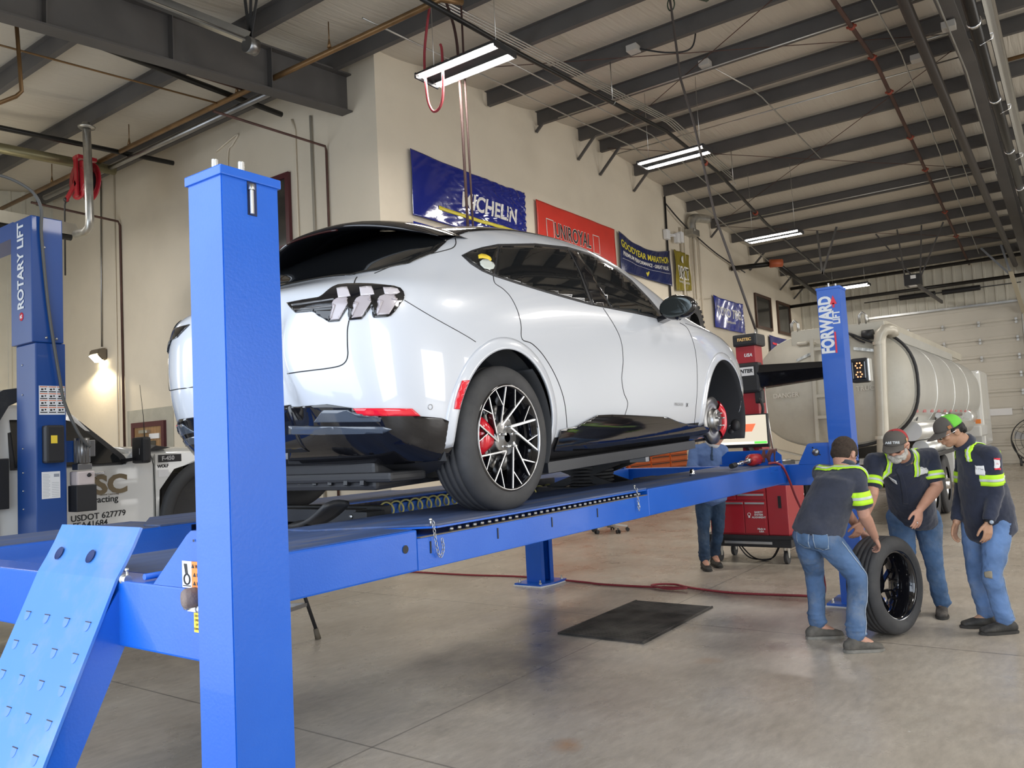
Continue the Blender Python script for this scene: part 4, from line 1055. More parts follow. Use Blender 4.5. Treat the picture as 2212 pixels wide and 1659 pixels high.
# --- roof, rear glass and windscreen: black panel over the whole top
def top_patch(name, xs, wfun, m, off, thick=0.004, nx=60, ny=30, ystart=None):
    mb = MB(); mb.smooth = True
    def f(u, v):
        x = xs[0]+(xs[1]-xs[0])*u; w = wfun(x); y = -w+2*w*v
        h = BV.ray_cast(Vector((x, y, 3)), Vector((0, 0, -1)))
        n = h[1] if h[1].z > 0 else -h[1]
        return h[0]+n*off
    mb.grid(f, nx, ny); o = mb.build(name, m, car)
    so = o.modifiers.new('s', 'SOLIDIFY'); so.thickness = thick; so.offset = -1
    for p in o.data.polygons:
        pass
    return o
def lerp(tab, x):
    if x <= tab[0][0]: return tab[0][1]
    for (a, b), (c, d) in zip(tab, tab[1:]):
        if x <= c: return b+(d-b)*(x-a)/(c-a)
    return tab[-1][1]
top_patch('roof_panel', (-0.10, 1.95), lambda x: lerp([(-.1, .65), (.15, .60), (.6, .575), (1.5, .575), (1.95, .60)], x), M_gloss, 0.004)
top_patch('rear_window', (-0.69, -0.10), lambda x: lerp([(-.69, .56), (-.6, .64), (-.45, .705), (-.25, .70), (-.1, .655)], x), M_glass, 0.004, nx=26)
top_patch('windscreen', (1.95, 2.62), lambda x: lerp([(1.95, .60), (2.3, .64), (2.62, .70)], x), M_glass, 0.004, nx=26)
# --- spoiler over the rear glass
mb = MB(); mb.smooth = True
def spoil(u, v):
    y = -0.66+1.32*u; q = abs(y)/0.66; a = v*2*math.pi
    xl = 0.20-0.02*q; xt = -0.36+0.22*q**3; zl = 1.590-0.165*q*q; zt = 1.525-0.115*q**2.2
    th = 0.030*(1-q**6)+0.004
    s = 0.5-0.5*math.cos(a); x = xl+(xt-xl)*s; z = zl+(zt-zl)*s+math.sin(a)*th*(0.45+0.6*s) + 0.012*math.sin(s*math.pi)
    return pit(x, y, z)
mb.grid(spoil, 44, 22); o = mb.build('rear_spoiler', M_gloss, car)
mb = MB(); mb.tube([pit(-0.40+0.22*(abs(y)/0.66)**3, y, 1.499-0.115*(abs(y)/0.66)**2.2) for y in [-0.2+0.4*k/10 for k in range(11)]], 0.006, 6); mb.build('brake_light', mat('dark_red_lens', (0.02, 0.0, 0.0), 0.3), car)
# --- tail lamps
def lamp_side(both=True):
    base = panel('tail_lamp', [(148, 478), (400, 430), (560, 405), (660, 388), (720, 350), (780, 298), (840, 250), (890, 222), (960, 192), (1100, 178), (1300, 172), (1500, 178), (1700, 196), (1850, 213), (1950, 245), (1998, 300), (2015, 365), (2000, 430), (1950, 500), (1870, 610), (1800, 680), (1740, 700), (1525, 712), (1620, 545), (1500, 530), (1400, 665), (1340, 735), (1145, 752), (1235, 550), (1120, 548), (1060, 640), (980, 768), (815, 780), (905, 585), (560, 612), (290, 636), (225, 570)], M_gloss, car, 0.0055, 5, CL)
    gl = mat('smoked_lamp_lens', (0.40, 0.36, 0.38), 0.22, coat=1.0)
    gl2 = mat('pale_lamp_lens', (0.56, 0.52, 0.54), 0.18, coat=1.0)
    for dx, dy in ((0, 0), (372, -14), (0, 0)):
        pass
    U = [[(942, 258), (1020, 238), (1108, 234), (1135, 300), (1162, 376), (1060, 392), (970, 402)], [(1300, 240), (1400, 226), (1490, 226), (1520, 290), (1536, 350), (1430, 362), (1322, 370)], [(1672, 242), (1800, 240), (1900, 262), (1940, 318), (1890, 345), (1800, 352), (1700, 344)]]
    Ls = [[(872, 492), (900, 440), (960, 408), (1105, 392), (1065, 470), (1120, 490), (985, 742), (852, 756), (930, 520)], [(1222, 462), (1255, 410), (1320, 376), (1470, 362), (1435, 440), (1490, 462), (1345, 700), (1180, 722), (1285, 488)], [(1585, 432), (1620, 380), (1700, 352), (1860, 358), (1800, 430), (1900, 450), (1770, 660), (1580, 678), (1670, 458)]]
    for p in U: panel('lamp_lens', p, gl2, base, 0.0085, 5, CL, both=False)
    for p in Ls: panel('lamp_lens', p, gl, base, 0.0100, 5, CL, both=False)
    panel('lamp_strip', [(225, 505), (900, 412), (905, 430), (240, 530)], mat('grey_strip', (0.12, 0.12, 0.125), 0.25, coat=1.0), base, 0.008, 6, CL, both=False)
    panel('lamp_strip', [(265, 575), (890, 520), (895, 545), (285, 600)], mat('dark_strip', (0.06, 0.055, 0.055), 0.25, coat=1.0), base, 0.008, 6, CL, both=False)
lamp_side()
# --- rear bumper
panel('rear_bumper_cladding', [(640, 1076), (760, 1068), (860, 1060), (990, 1080), (1150, 1100), (1390, 1129), (1510, 1140), (1592, 1176), (1580, 1260), (1560, 1345), (1500, 1375), (1300, 1395), (1000, 1405), (640, 1395)], M_gloss, car, 0.006, 8, C4)
def rear_patch(name, y0, y1, z0f, z1f, m, off, nz=6):
    mb = MB(); mb.smooth = True
    def f(u, v):
        y = y0+(y1-y0)*u; z = z0f(y)+(z1f(y)-z0f(y))*v
        h = BV.ray_cast(Vector((-3, y, z)), Vector((1, 0, 0)))
        if h[0] is None: h = BV.find_nearest(Vector((-0.8, y, z)))
        n = h[1] if h[1].x < 0 else -h[1]
        return h[0]+n*off
    mb.grid(f, 20, nz); o = mb.build(name, m, car); so = o.modifiers.new('s', 'SOLIDIFY'); so.thickness = 0.004; so.offset = 0
    return o
rear_patch('rear_bumper_cladding', -0.30, 0.30, lambda y: 0.35, lambda y: 0.565, M_gloss, 0.006)
panel('rear_reflector', [(1010, 1083), (1090, 1082), (1200, 1083), (1340, 1085), (1388, 1127), (1200, 1126), (1045, 1124)], M_lens, car, 0.010, 6, C4, label='long red rear reflector above the black bumper')
panel('bumper_insert', [(840, 1092), (975, 1092), (1042, 1130), (1170, 1135), (1165, 1158), (790, 1160)], mat('reflection_grey_trim', (0.07, 0.085, 0.11), 0.2, coat=1.0), car, 0.009, 8, C4)  # bluish reflection on the black bumper is put into this grey
panel('bumper_step', [(650, 1182), (900, 1184), (1180, 1186), (1230, 1200), (1180, 1222), (900, 1228), (650, 1230)], mat('reflection_grey_trim', (0.07, 0.085, 0.11), 0.2, coat=1.0), car, 0.010, 8, C4)  # bright step drawn with the same painted reflection grey
seam([(650, 1246), (900, 1243), (1180, 1242), (1340, 1262)], C4, 0.004, name='bumper_line', m=mat('reflection_grey_trim', (0.07, 0.085, 0.11), 0.2, coat=1.0))
seam([(1030, 338), (1018, 360), (1014, 384)], C4); seam([(985, 585), (976, 640), (976, 720), (978, 780), (965, 820), (930, 844), (860, 858), (780, 868), (700, 878), (635, 888)], C4)
seam([(1300, 470), (1450, 560), (1633, 662), (1706, 707)], C4, 0.002)
seam([(1590, 120), (1592, 150), (1570, 175), (1500, 195), (1380, 225), (1250, 268), (1130, 318)], C4, 0.003)
for q in ((1447, 1077), (1152, 1195)):
    c = cast(*C4(*q), 0.004); n = (cast(*C4(*q), 0.02)-c).normalized(); mb = MB(); mb.lathe([(0.010, 0.001), (0.0125, 0.002), (0.0125, 0)], c-n*0.003, n, n=20); mb.build('parking_sensor', M_iron, car)
panel('side_marker', [(142, 913), (183, 911), (165, 950), (148, 1000), (134, 1040), (128, 1073), (98, 1071), (104, 1030), (120, 975)], M_lens, car, 0.014, 5, C5, label='red side marker lamp on the rear wheel arch')
# --- arch flares
for s in (-1, 1):
    for (ax_, az_, ar_, a0_, a1_) in ((0.0, 0.402, 0.400, -14, 190), (cfc.x, cfc.z, 0.423, -16, 192)):
        mb = MB(); mb.smooth = True
        def fl_(u, v):
            a = R(a0_+(a1_-a0_)*u); r = ar_+0.062*v; x = ax_+r*math.cos(a); z = az_+r*math.sin(a)
            h = BV.ray_cast(Vector((x, s*2, z)), Vector((0, -s, 0)))
            y = h[0].y if h[0] is not None and abs(h[0].y) > 0.7 else s*0.86
            return Vector((x, y+s*(0.012-0.010*v*v), z))
        mb.grid(fl_, 60, 5); o = mb.build('wheel_arch_flare', M_white, car); so = o.modifiers.new('s', 'SOLIDIFY'); so.thickness = 0.006
# --- sill cladding and door seams
panel('sill_cladding', [(692, 1187), (738, 1177), (780, 1168), (840, 1136), (900, 1106), (980, 1102), (1060, 1104), (1180, 1110), (1290, 1116), (1350, 1140), (1400, 1153), (1460, 1161), (1530, 1170), (1521, 1222), (1400, 1243), (1250, 1260), (1100, 1275), (880, 1290), (655, 1303), (675, 1250)], M_gloss, car, 0.014, 5, C5)
seam([(738, 1179), (900, 1174), (1080, 1184), (1300, 1176), (1500, 1178)], C5, 0.002, name='sill_line', m=mat('reflection_grey_trim', (0.07, 0.085, 0.11), 0.2))
seam([(325, 328), (335, 368), (380, 400), (422, 445), (460, 520), (480, 600), (486, 680), (540, 705), (600, 765), (660, 860), (705, 965), (728, 1060), (738, 1175)], C5)
seam([(940, 507), (1000, 600), (1040, 690), (1052, 800), (1044, 900), (1056, 980), (1078, 1040), (1062, 1105)], C5)
seam([(1370, 590), (1412, 620), (1445, 700), (1463, 800), (1467, 950), (1460, 1060), (1450, 1163)], C5)
seam([(1400, 592), (1500, 628), (1600, 676), (1680, 750)], C5, 0.002)
# --- underside
mb = MB()
for z0, z1, x0, x1, w in ((0.135, 0.21, 0.42, 2.52, 0.80), (0.17, 0.30, -0.62, 0.42, 0.60), (0.16, 0.26, 2.52, 3.6, 0.56)):
    n0 = len(mb.bm.verts); mb.box((x0, -w, z0), (x1, w, z1), bevel=0.02)
for v in mb.bm.verts: v.co = pit(*v.co)
mb.build('underbody', M_black, car)
mb = MB()
for s in (-1, 1):
    mb.bar(pit(0.46, s*0.80, 0.175), pit(2.5, s*0.80, 0.175), 0.07, 0.06)
mb.build('sill_flange', mat('dark_underseal', (0.02, 0.022, 0.028), 0.4), car, split=True)
mb = MB()
for k in range(9): mb.bar(pit(-0.66+0.01*k, -0.55+0.12*k, 0.21), pit(-0.50, -0.50+0.12*k, 0.175), 0.02, 0.02)
mb.box((-0.64, -0.72, 0.19), (-0.40, 0.72, 0.235), bevel=0.015); mb.build('diffuser', M_black, car)
mb = MB(); mb.cyl((0, -0.68, 0.364), (0, 0.68, 0.364), 0.04); mb.box((-0.15, -0.45, 0.24), (0.2, 0.45, 0.42), bevel=0.03); mb.bar((0.02, -0.72, 0.30), (0.30, -0.35, 0.26), 0.05, 0.05); mb.bar((0.02, 0.72, 0.30), (0.30, 0.35, 0.26), 0.05, 0.05); mb.build('rear_axle', M_black, car)
# --- rear mud liner behind the wheel
mb = MB(); mb.smooth = True
mb.grid(lambda u, v: Vector((0.398*math.cos(R(-28+80*u)), -0.915+0.26*v, 0.405+0.398*math.sin(R(-28+80*u)))), 24, 4)
o = mb.build('wheel_liner', mat('felt_liner', (0.03, 0.032, 0.036), 0.85), car); so = o.modifiers.new('s', 'SOLIDIFY'); so.thickness = 0.006
mb = MB(); mb.smooth = True; cc = cfc
mb.grid(lambda u, v: Vector((cc.x+(0.428+0.006*math.sin(v*30))*math.cos(R(-30+160*u)), -0.925+0.40*v, cc.z+(0.428+0.006*math.sin(v*30))*math.sin(R(-30+160*u)))), 30, 10)
o = mb.build('wheel_liner', mat('felt_liner', (0.03, 0.032, 0.036), 0.85), car); so = o.modifiers.new('s', 'SOLIDIFY'); so.thickness = 0.006
mb = MB(); mb.ball((cc.x+0.46, -0.80, cc.z-0.16), 0.07, sc=(1.1, 0.9, 0.8)); mb.ball((cc.x+0.42, -0.84, cc.z-0.11), 0.05, sc=(0.8, 0.9, 1.2)); mb.build('bumper_duct', M_black, car)
# dark inner walls closing the wheel wells
for s in (-1, 1):
    for (x, z, r) in ((0.0, 0.402, 0.44), (cfc.x, cfc.z, 0.46)):
        mb = MB(); mb.lathe([(0.0005, 0), (r, 0), (r, s*0.30), (r-0.008, s*0.30), (r-0.008, 0.008*s), (0.0005, 0.008*s)], (x, s*0.56, z), (0, 1, 0), n=48)
        bmesh.ops.bisect_plane(mb.bm, geom=mb.bm.verts[:]+mb.bm.edges[:]+mb.bm.faces[:], plane_co=(x, 0, 0.27+0.03*x), plane_no=(0, 0, -1), clear_outer=True)
        mb.build('wheel_well', mat('felt_liner', (0.03, 0.032, 0.036), 0.85), car)
# --- mirrors
for s in (-1, 1):
    mb = MB(); mb.ball((0, 0, 0), 1, sc=(0.095, 0.135, 0.082), seg=28, rings=16)
    for v in mb.bm.verts:
        if v.co.x < -0.045: v.co.x = -0.045-(abs(v.co.x)-0.045)*0.12
        v.co.z *= 1.0+0.10*(v.co.y*s*-1 > 0)
        v.co += Vector((1.90, s*1.035, 1.205))
    mb.bar((1.93, s*0.86, 1.13), (1.91, s*0.97, 1.155), 0.08, 0.035); mr = mb.build('door_mirror', M_gloss, car)
    mb = MB(); mb.ball((1.8515, s*1.035, 1.205), 1, sc=(0.003, 0.118, 0.070), seg=28, rings=10); mb.build('mirror_glass', mat('mirror_glass', (0.06, 0.07, 0.07), 0.03, 0.6), mr)
# --- badge and stickers
def decal_text(s, size, px, py, m, name, dirpx=(10, 0), conv=C5, sx=1.0, bold=0.0):
    a, b = conv(px, py), conv(px+dirpx[0], py+dirpx[1])
    p = cast(*a, 0.0055); q = cast(*b, 0.0055); rt = (q-p).normalized(); n = (cast(*a, 0.02)-p).normalized(); up = n.cross(rt)
    if up.z < 0: up = -up
    return text(name, s, size, m, p, rt, up, car, 0.001, bold, 0.0, sx)
decal_text('MACH-E4', 0.030, 1362, 1046, mat('badge_silver', (0.35, 0.35, 0.36), 0.3, 1.0), 'door_badge', (10, 0.6), sx=1.1); decal_text('X', 0.036, 1408, 1050, M_ink, 'door_badge', bold=0.001)
panel('window_sticker', [(237, 215), (255, 208), (280, 212), (305, 226), (312, 240), (308, 248), (285, 236), (262, 232), (240, 234)], M_yellow, car, 0.0085, 6, C5, both=False, label='small yellow arched sticker on the quarter window')
panel('window_sticker', [(262, 240), (290, 238), (305, 250), (322, 258), (330, 275), (322, 292), (300, 296), (272, 290), (250, 270), (246, 252)], M_silver, car, 0.0085, 6, C5, both=False, label='small white winged sticker on the quarter window')
decal_text('RANGER', 0.016, 275, 222, M_ink, 'sticker_text', (10, 2.5))
# --- wheels on the car
wheel_parts(car, (0, -0.93, 0.364))
for o in list(children(car)):
    pass
def mirrored_wheel(x, y, z):
    w = empty('tmp'); return w
n_before = set(bpy.data.objects)
lw = wheel_parts(car, (0, 0, 0))
def flip(o, off):
    o.data = o.data.copy()
    for v in o.data.vertices: v.co.y = -v.co.y; v.co += Vector(off)
    o.data.flip_normals()
for o in [q for q in bpy.data.objects if q not in n_before]: flip(o, (0, 0.93, 0.364))
# --- brakes
def brake(x, y, z, r, s, cal_ang, m_cal, big=True):
    mb = MB(); n = 48
    mb.lathe([(0.0005, -0.045), (0.075, -0.045), (0.079, -0.040), (0.08, -0.006), (0.098, -0.003), (0.10, 0.0), (r, 0.0), (r, 0.008)], (x, y, z), (0, -s*1.0, 0) if s < 0 else (0, 1, 0), n=n)
    rot = mb.build('brake_disc', M_iron, car)
    return rot
def disc(x, y, z, r, ang, a0=70, parent=car):
    """y = outer friction face; outside towards -y"""
    mb = MB(); mb.lathe([(0.0005, -0.048), (0.028, -0.048), (0.03, -0.042), (0.085, -0.040), (0.091, -0.034), (0.093, 0.0), (0.115, 0.0), (0.118, -0.001), (r, -0.001), (r, 0.009)], (x, y, z), (0, 1, 0), n=56)
    d = mb.build('brake_disc', M_iron, parent)
    mb = MB(); mb.lathe([(r-0.006, 0.009), (r-0.006, 0.021)], (x, y, z), (0, 1, 0), n=56)
    for k in range(56):
        a = 2*math.pi*k/56; mb.bar((x+(r-0.03)*math.cos(a), y+0.015, z+(r-0.03)*math.sin(a)), (x+(r-0.001)*math.cos(a), y+0.015, z+(r-0.001)*math.sin(a)), 0.006, 0.012, up=(0, 1, 0))
    mb.lathe([(0.1, 0.021), (r, 0.021), (r, 0.031), (0.1, 0.031)], (x, y, z), (0, 1, 0), n=56); mb.build('disc_vanes', M_matte, d)
    for k in range(5):
        a = R(90+72*k); mb = MB(); mb.cyl((x+0.054*math.cos(a), y-0.040, z+0.054*math.sin(a)), (x+0.054*math.cos(a), y-0.078, z+0.054*math.sin(a)), 0.0062, n=10); mb.build('wheel_stud', M_zinc, d)
    # caliper: an arc gripping the disc
    mb = MB(); mb.smooth = True; N = 16
    def cal(u, v):
        a = R(ang-a0/2+a0*u); q = v*2*math.pi
        rad = r-0.012+0.046*math.cos(q); yy = y+0.012-0.058*math.sin(q)*(1-0.25*abs(2*u-1)**3)
        if math.cos(q) < -0.3: rad = r-0.060
        k = 1-0.35*abs(2*u-1)**4
        return Vector((x+rad*math.cos(a), y+0.012+(yy-y-0.012)*k, z+rad*math.sin(a)))
    mb.grid(cal, N, 20); c = mb.build('brake_caliper', M_caliper, parent)
    return d, c
fr = Vector((2.985, -0.80, 0.428))
d_, c_ = disc(fr.x, fr.y, fr.z, 0.1925, 2, 86)
mb = MB(); mb.lathe([(0.001, 0), (0.19, 0), (0.19, 0.03), (0.001, 0.03)], (fr.x, 0.72, fr.z), (0, 1, 0), n=40); mb.build('brake_disc', M_iron, car)
# dark brake dust on the caliper face
mb = MB(); mb.cyl((fr.x, -0.76, fr.z), (fr.x, -0.45, fr.z), 0.055); mb.bar((fr.x, -0.66, fr.z-0.07), (fr.x+0.05, -0.3, fr.z-0.12), 0.06, 0.05); mb.cyl((fr.x+0.02, -0.62, fr.z-0.05), (fr.x-0.02, -0.58, fr.z+0.42), 0.035); mb.build('front_suspension', M_matte, car)
disc(0.0, -0.86, 0.364, 0.165, 175, 60)
# ---------------------------------------------------------------- white pickup truck in the left bay
M_tw = mat('white_truck_paint', (0.70, 0.70, 0.67), 0.3, var=0.02, coat=0.6)
pk = empty('pickup_truck', (0, 0, 0), 'white flatbed pickup truck with black fender flares in the left bay', 'truck')
YT, WT = 7.6, 2.0
mb = MB()
mb.prism([(2.98, 0.62), (4.42, 0.62), (4.42, 1.62), (4.36, 1.70), (4.22, 1.72), (4.10, 1.60), (2.98, 1.575)], (0, WT, 0), (0, YT, 0), bevel=0.03)
cab = mb.build('cab', M_tw, pk)
mb = MB()   # greenhouse, leaning in
b = [(2.99, 1.56), (4.20, 1.60)]; t = [(3.03, 2.14), (3.62, 2.12)]
vs = []
for (x, z), ins in (((2.99, 1.56), .02), ((4.20, 1.60), .04), ((3.66, 2.10), .14), ((3.45, 2.165), .16), ((3.05, 2.15), .16)): vs.append((x, z, ins))
A = [mb.bm.verts.new((x, YT+i, z)) for x, z, i in vs]; B = [mb.bm.verts.new((x, YT+WT-i, z)) for x, z, i in vs]
mb.bm.faces.new(A); mb.bm.faces.new(B[::-1])
for k in range(5): mb.bm.faces.new((A[k], B[k], B[(k+1) % 5], A[(k+1) % 5]))
mb.build('cab_roof', M_tw, cab, bevel=0.03)
def side_plate(name, pts, m, par, off=0.006, zi=lambda z: max(0, (z-1.56))*0.265+0.02, thick=0.006):
    mb = MB(); vs = [mb.bm.verts.new((x, YT+(zi(z) if z > 1.57 else 0)-off, z)) for x, z in pts]; mb.bm.faces.new(vs)
    o = mb.build(name, m, par); so = o.modifiers.new('s', 'SOLIDIFY'); so.thickness = thick; so.offset = 0; return o
side_plate('window_surround', [(3.10, 1.575), (4.17, 1.575), (4.12, 1.66), (3.72, 2.03), (3.60, 2.055), (3.12, 2.055)], M_black, cab, 0.006)
side_plate('side_window', [(3.14, 1.595), (3.78, 1.59), (4.08, 1.60), (4.06, 1.645), (3.70, 1.99), (3.60, 2.02), (3.14, 2.02)], M_glass, cab, 0.013)
mb = MB(); 
for k in range(2): mb.prism([(3.655+0.09*k, 1.90-0.10*k), (3.67+0.09*k, 1.895-0.10*k), (3.67+0.09*k, 1.88-0.1*k), (3.655+0.09*k, 1.885-0.1*k)], (0, 0.002, 0), (0, YT+0.08, 0))
mb.bm.free()
mb = MB(); mb.tube([(4.405, YT-0.001, 0.68), (4.41, YT-0.001, 1.2), (4.40, YT-0.001, 1.55), (4.36, YT-0.001, 1.69)], 0.004, 5); mb.build('door_gap', M_ink, cab)
mb = MB(); mb.prism([(4.42, 0.75), (4.44, 0.75), (4.46, 1.30), (4.62, 1.50), (5.02, 1.60), (5.40, 1.50), (5.55, 1.2), (5.60, 0.7), (5.95, 0.7), (5.98, 1.50), (5.90, 1.60), (4.95, 1.66), (4.42, 1.66)], (0, 0.1, 0), (0, YT, 0)); mb.prism([(4.42, 0.75), (4.44, 0.75), (4.46, 1.30), (4.62, 1.50), (5.02, 1.60), (5.40, 1.50), (5.55, 1.2), (5.60, 0.7), (5.95, 0.7), (5.98, 1.50), (5.90, 1.60), (4.95, 1.66), (4.42, 1.66)], (0, 0.1, 0), (0, YT+WT-0.1, 0))
mb.build('front_fender', M_tw, pk, split=True)
mb = MB(); mb.smooth = True
mb.grid(lambda u, v: Vector((4.18+1.76*u, YT+0.02+(WT-0.04)*v, 1.66+0.11*math.sin(math.pi*min(1, max(0, v)))**0.35*(1-0.55*u*u)-0.03*u)), 14, 18)
o = mb.build('hood', M_tw, pk); so = o.modifiers.new('s', 'SOLIDIFY'); so.thickness = 0.05
mb = MB(); mb.box((5.90, YT+0.05, 0.75), (5.99, YT+WT-0.05, 1.6), bevel=0.03); mb.build('grille', M_black, pk)
# flare: wide black arch
mb = MB(); mb.smooth = True
def flare(u, v):
    a = R(200-215*u); q = v*2*math.pi; r = 0.535+0.075*math.cos(q); return Vector((5.03+r*math.cos(a)*0.98, YT-0.03-0.045*math.sin(q), 0.975+r*math.sin(a)*1.02))
mb.grid(flare, 30, 12); mb.build('fender_flare', mat('grey_black_plastic', (0.035, 0.037, 0.040), 0.55), pk)
n_before = set(bpy.data.objects)
for yy in (YT-0.005, YT+WT-0.28):
    for xx in (5.03, 1.4):
        mb = tyre(None, 0.43, 0.28, 0.24); bmesh.ops.transform(mb.bm, matrix=Matrix.Translation((xx, yy, 0.43)), verts=mb.bm.verts); ty = mb.build('wheel', M_rubber, pk)
        mb = MB(); mb.lathe([(0.001, 0.05), (0.05, 0.05), (0.08, 0.09), (0.20, 0.10), (0.24, 0.03)], (xx, yy, 0.43), (0, 1, 0), n=32); mb.build('rim', M_iron, ty)
mb = MB(); mb.box((0.3, YT+0.5, 0.50), (5.8, YT+WT-0.5, 0.70)); mb.build('chassis', M_black, pk)
mb = MB(); mb.box((4.55, YT+0.12, 0.45), (5.85, YT+0.35, 1.45)); mb.build('wheel_house', M_matte, pk)
mb = MB(); mb.box((0.2, YT-0.1, 0.85), (2.9, YT+WT+0.1, 1.0), bevel=0.01); mb.build('flat_bed', M_matte, pk)
# black headache rack behind the cab
mb = MB(); rk = [(2.80, 1.0), (2.96, 1.0), (2.96, 1.95), (3.06, 2.13), (3.20, 2.20), (3.20, 2.30), (3.02, 2.27), (2.85, 2.15), (2.80, 1.95)]
for y in (YT-0.06, YT+WT): mb.prism(rk, (0, 0.08, 0), (0, y, 0))
mb.box((2.80, YT, 2.05), (2.86, YT+WT, 2.2)); mb.box((2.80, YT, 1.3), (2.86, YT+WT, 1.4)); mb.build('headache_rack', M_matte, pk)
mb = MB(); mb.box((2.70, YT-0.10, 1.18), (2.93, YT-0.04, 1.78), bevel=0.01); mb.box((2.95, YT-0.09, 1.25), (3.05, YT-0.02, 1.68), bevel=0.01); mb.build('rack_tool_box', M_black, pk)
mb = MB(); mb.box((2.86, YT+0.2, 2.25), (3.03, YT+0.55, 2.33), bevel=0.02); mb.build('beacon', mat('amber_lens', (0.8, 0.35, 0.02), 0.2, coat=1), pk, label='amber roof beacon')
mb = MB(); mb.ball((3.62, YT+0.35, 2.14), 0.04, sc=(1, 1, 0.8)); mb.build('marker_lamp', mat('amber_lens', (0.8, 0.35, 0.02), 0.2, coat=1), pk)
mb = MB(); mb.box((4.145, YT-0.26, 1.575), (4.235, YT-0.05, 1.83), bevel=0.028); mb.bar((4.14, YT-0.12, 1.62), (4.10, YT+0.02, 1.61), 0.05, 0.03); mr = mb.build('wing_mirror', M_black, pk)
mb = MB(); mb.tube([(4.147, YT-0.20, 1.66), (4.147, YT-0.20, 1.72)], 0.003, 6); mb.build('mirror_mark', M_paper, mr)
mb = MB(); mb.tube([(4.386, YT+0.12, 1.70), (4.36, YT+0.10, 2.05), (4.318, YT+0.08, 2.36)], [0.006, 0.003, 0.002], 6); mb.build('antenna', M_ink, pk)
mb = MB(); mb.box((4.45, YT-0.008, 1.575), (4.70, YT, 1.65), bevel=0.003); mb.build('fender_vent', M_black, pk)
text('fender_lettering', 'F-450', 0.06, M_iron, (4.55, YT-0.012, 1.612), (1, 0, 0.03), (0, 0, 1), pk, 0.003, 0.002)
text('fender_lettering', 'WOLF', 0.042, M_ink, (4.50, YT-0.002, 1.535), (1, 0, 0.03), (0, 0, 1), pk, 0.002, 0.002)
mb = MB(); mb.box((4.45, YT-0.003, 1.43), (4.56, YT, 1.50)); mb.build('fender_sticker', M_paper, pk)
mb = MB(); mb.prism([(4.36, 1.70), (4.50, 1.705), (4.60, 1.72), (4.44, 1.745)], (0, 0.25, 0.03), (0, YT+0.02, 0)); mb.build('cowl_grille', M_black, pk)
M_bronze = mat('bronze_lettering', (0.20, 0.15, 0.08), 0.4)
text('door_lettering', 'GSC', 0.24, M_bronze, (3.865, YT-0.004, 1.385), (1, 0, 0), (0, 0, 1), pk, 0.003, 0.010, 0.0, 1.15)
text('door_lettering', 'General Contracting', 0.022, M_bronze, (3.95, YT-0.004, 1.30), (1, 0, 0), (0, 0, 1), pk, 0.002)
text('door_lettering', 'Contracting', 0.085, M_ink, (3.83, YT-0.004, 1.255), (1, 0, 0), (0, 0, 1), pk, 0.002, 0.001)
text('door_lettering', 'USDOT 627779', 0.078, M_ink, (3.85, YT-0.004, 1.105), (1, 0, 0.02), (0, 0, 1), pk, 0.002, 0.001)
text('door_lettering', 'FEA41684', 0.078, M_ink, (3.77, YT-0.004, 1.035), (1, 0, 0.02), (0, 0, 1), pk, 0.002, 0.001)
mb = MB(); mb.box((3.78, YT-0.03, 1.49), (3.90, YT, 1.52), bevel=0.008); mb.build('door_handle', M_chrome, pk)
mb = MB(); mb.lathe([(0.001, 0.006), (0.018, 0.004), (0.02, 0)], (3.83, YT, 1.455), (0, -1, 0), n=14); mb.build('door_lock', M_ink, pk)

# ---------------------------------------------------------------- tanker truck
M_tank = mat('dusty_grey_aluminium', (0.52, 0.49, 0.41), 0.42, 0.25, var=0.08, vscale=1.2, dirt=0.5, dirtcol=(0.36, 0.32, 0.25), dscale=1.3)
M_tank2 = mat('brushed_tank_side', (0.66, 0.66, 0.63), 0.30, 0.55, var=0.05, vscale=1.5)
tk = empty('tank_truck', (0, 0, 0), 'dusty grey tanker truck parked with its rear towards the lift', 'truck')
TY, TZ, TA, TB = 3.20, 2.17, 1.17, 0.885
def se(a, A, B, e=0.80):
    c, s = math.cos(a), math.sin(a)
    return A*math.copysign(abs(c)**e, c), B*math.copysign(abs(s)**e, s)
def tank_pt(x, sc):
    return lambda u: None
mb = MB(); mb.smooth = True; xs_ = [(13.0, 1.0), (13.02, 1.003), (14, 1.0), (16, 1.0), (18, 1.0), (20, 1.0), (21.9, 1.0), (22.05, 0.96), (22.15, 0.8), (22.2, 0.3)]
def tp(u, v):
    i = v*(len(xs_)-1); i0 = int(round(i)); x, s = xs_[i0]; y, z = se(2*math.pi*u, TA*s, TB*s); return Vector((x, TY+y, TZ+z))
mb.grid(tp, 72, len(xs_)-1); tank = mb.build('tank', M_tank2, tk)
mb = MB(); mb.smooth = True
def head(u, v):
    s = v; y, z = se(2*math.pi*u, TA*(1-s)+0.001, TB*(1-s)+0.001); return Vector((13.0-0.16*(1-(1-s)**2)**0.8, TY+y, TZ+z))
mb.grid(head, 72, 14); mb.build('tank_head', M_tank, tank)
mb = MB(); ring = [Vector((13.06, TY+se(a, TA+0.012, TB+0.012)[0], TZ+se(a, TA+0.012, TB+0.012)[1])) for a in [2*math.pi*k/72 for k in range(72)]]
mb.tube(ring, 0.022, 6, closed=True); mb.build('tank_rim', M_tank, tank)
for x in (15.2, 17.4, 19.6):
    mb = MB(); mb.tube([Vector((x, TY+se(a, TA+0.002, TB+0.002)[0], TZ+se(a, TA+0.002, TB+0.002)[1])) for a in [2*math.pi*k/72 for k in range(72)]], 0.008, 5, closed=True); mb.build('tank_seam', M_tank2, tank)
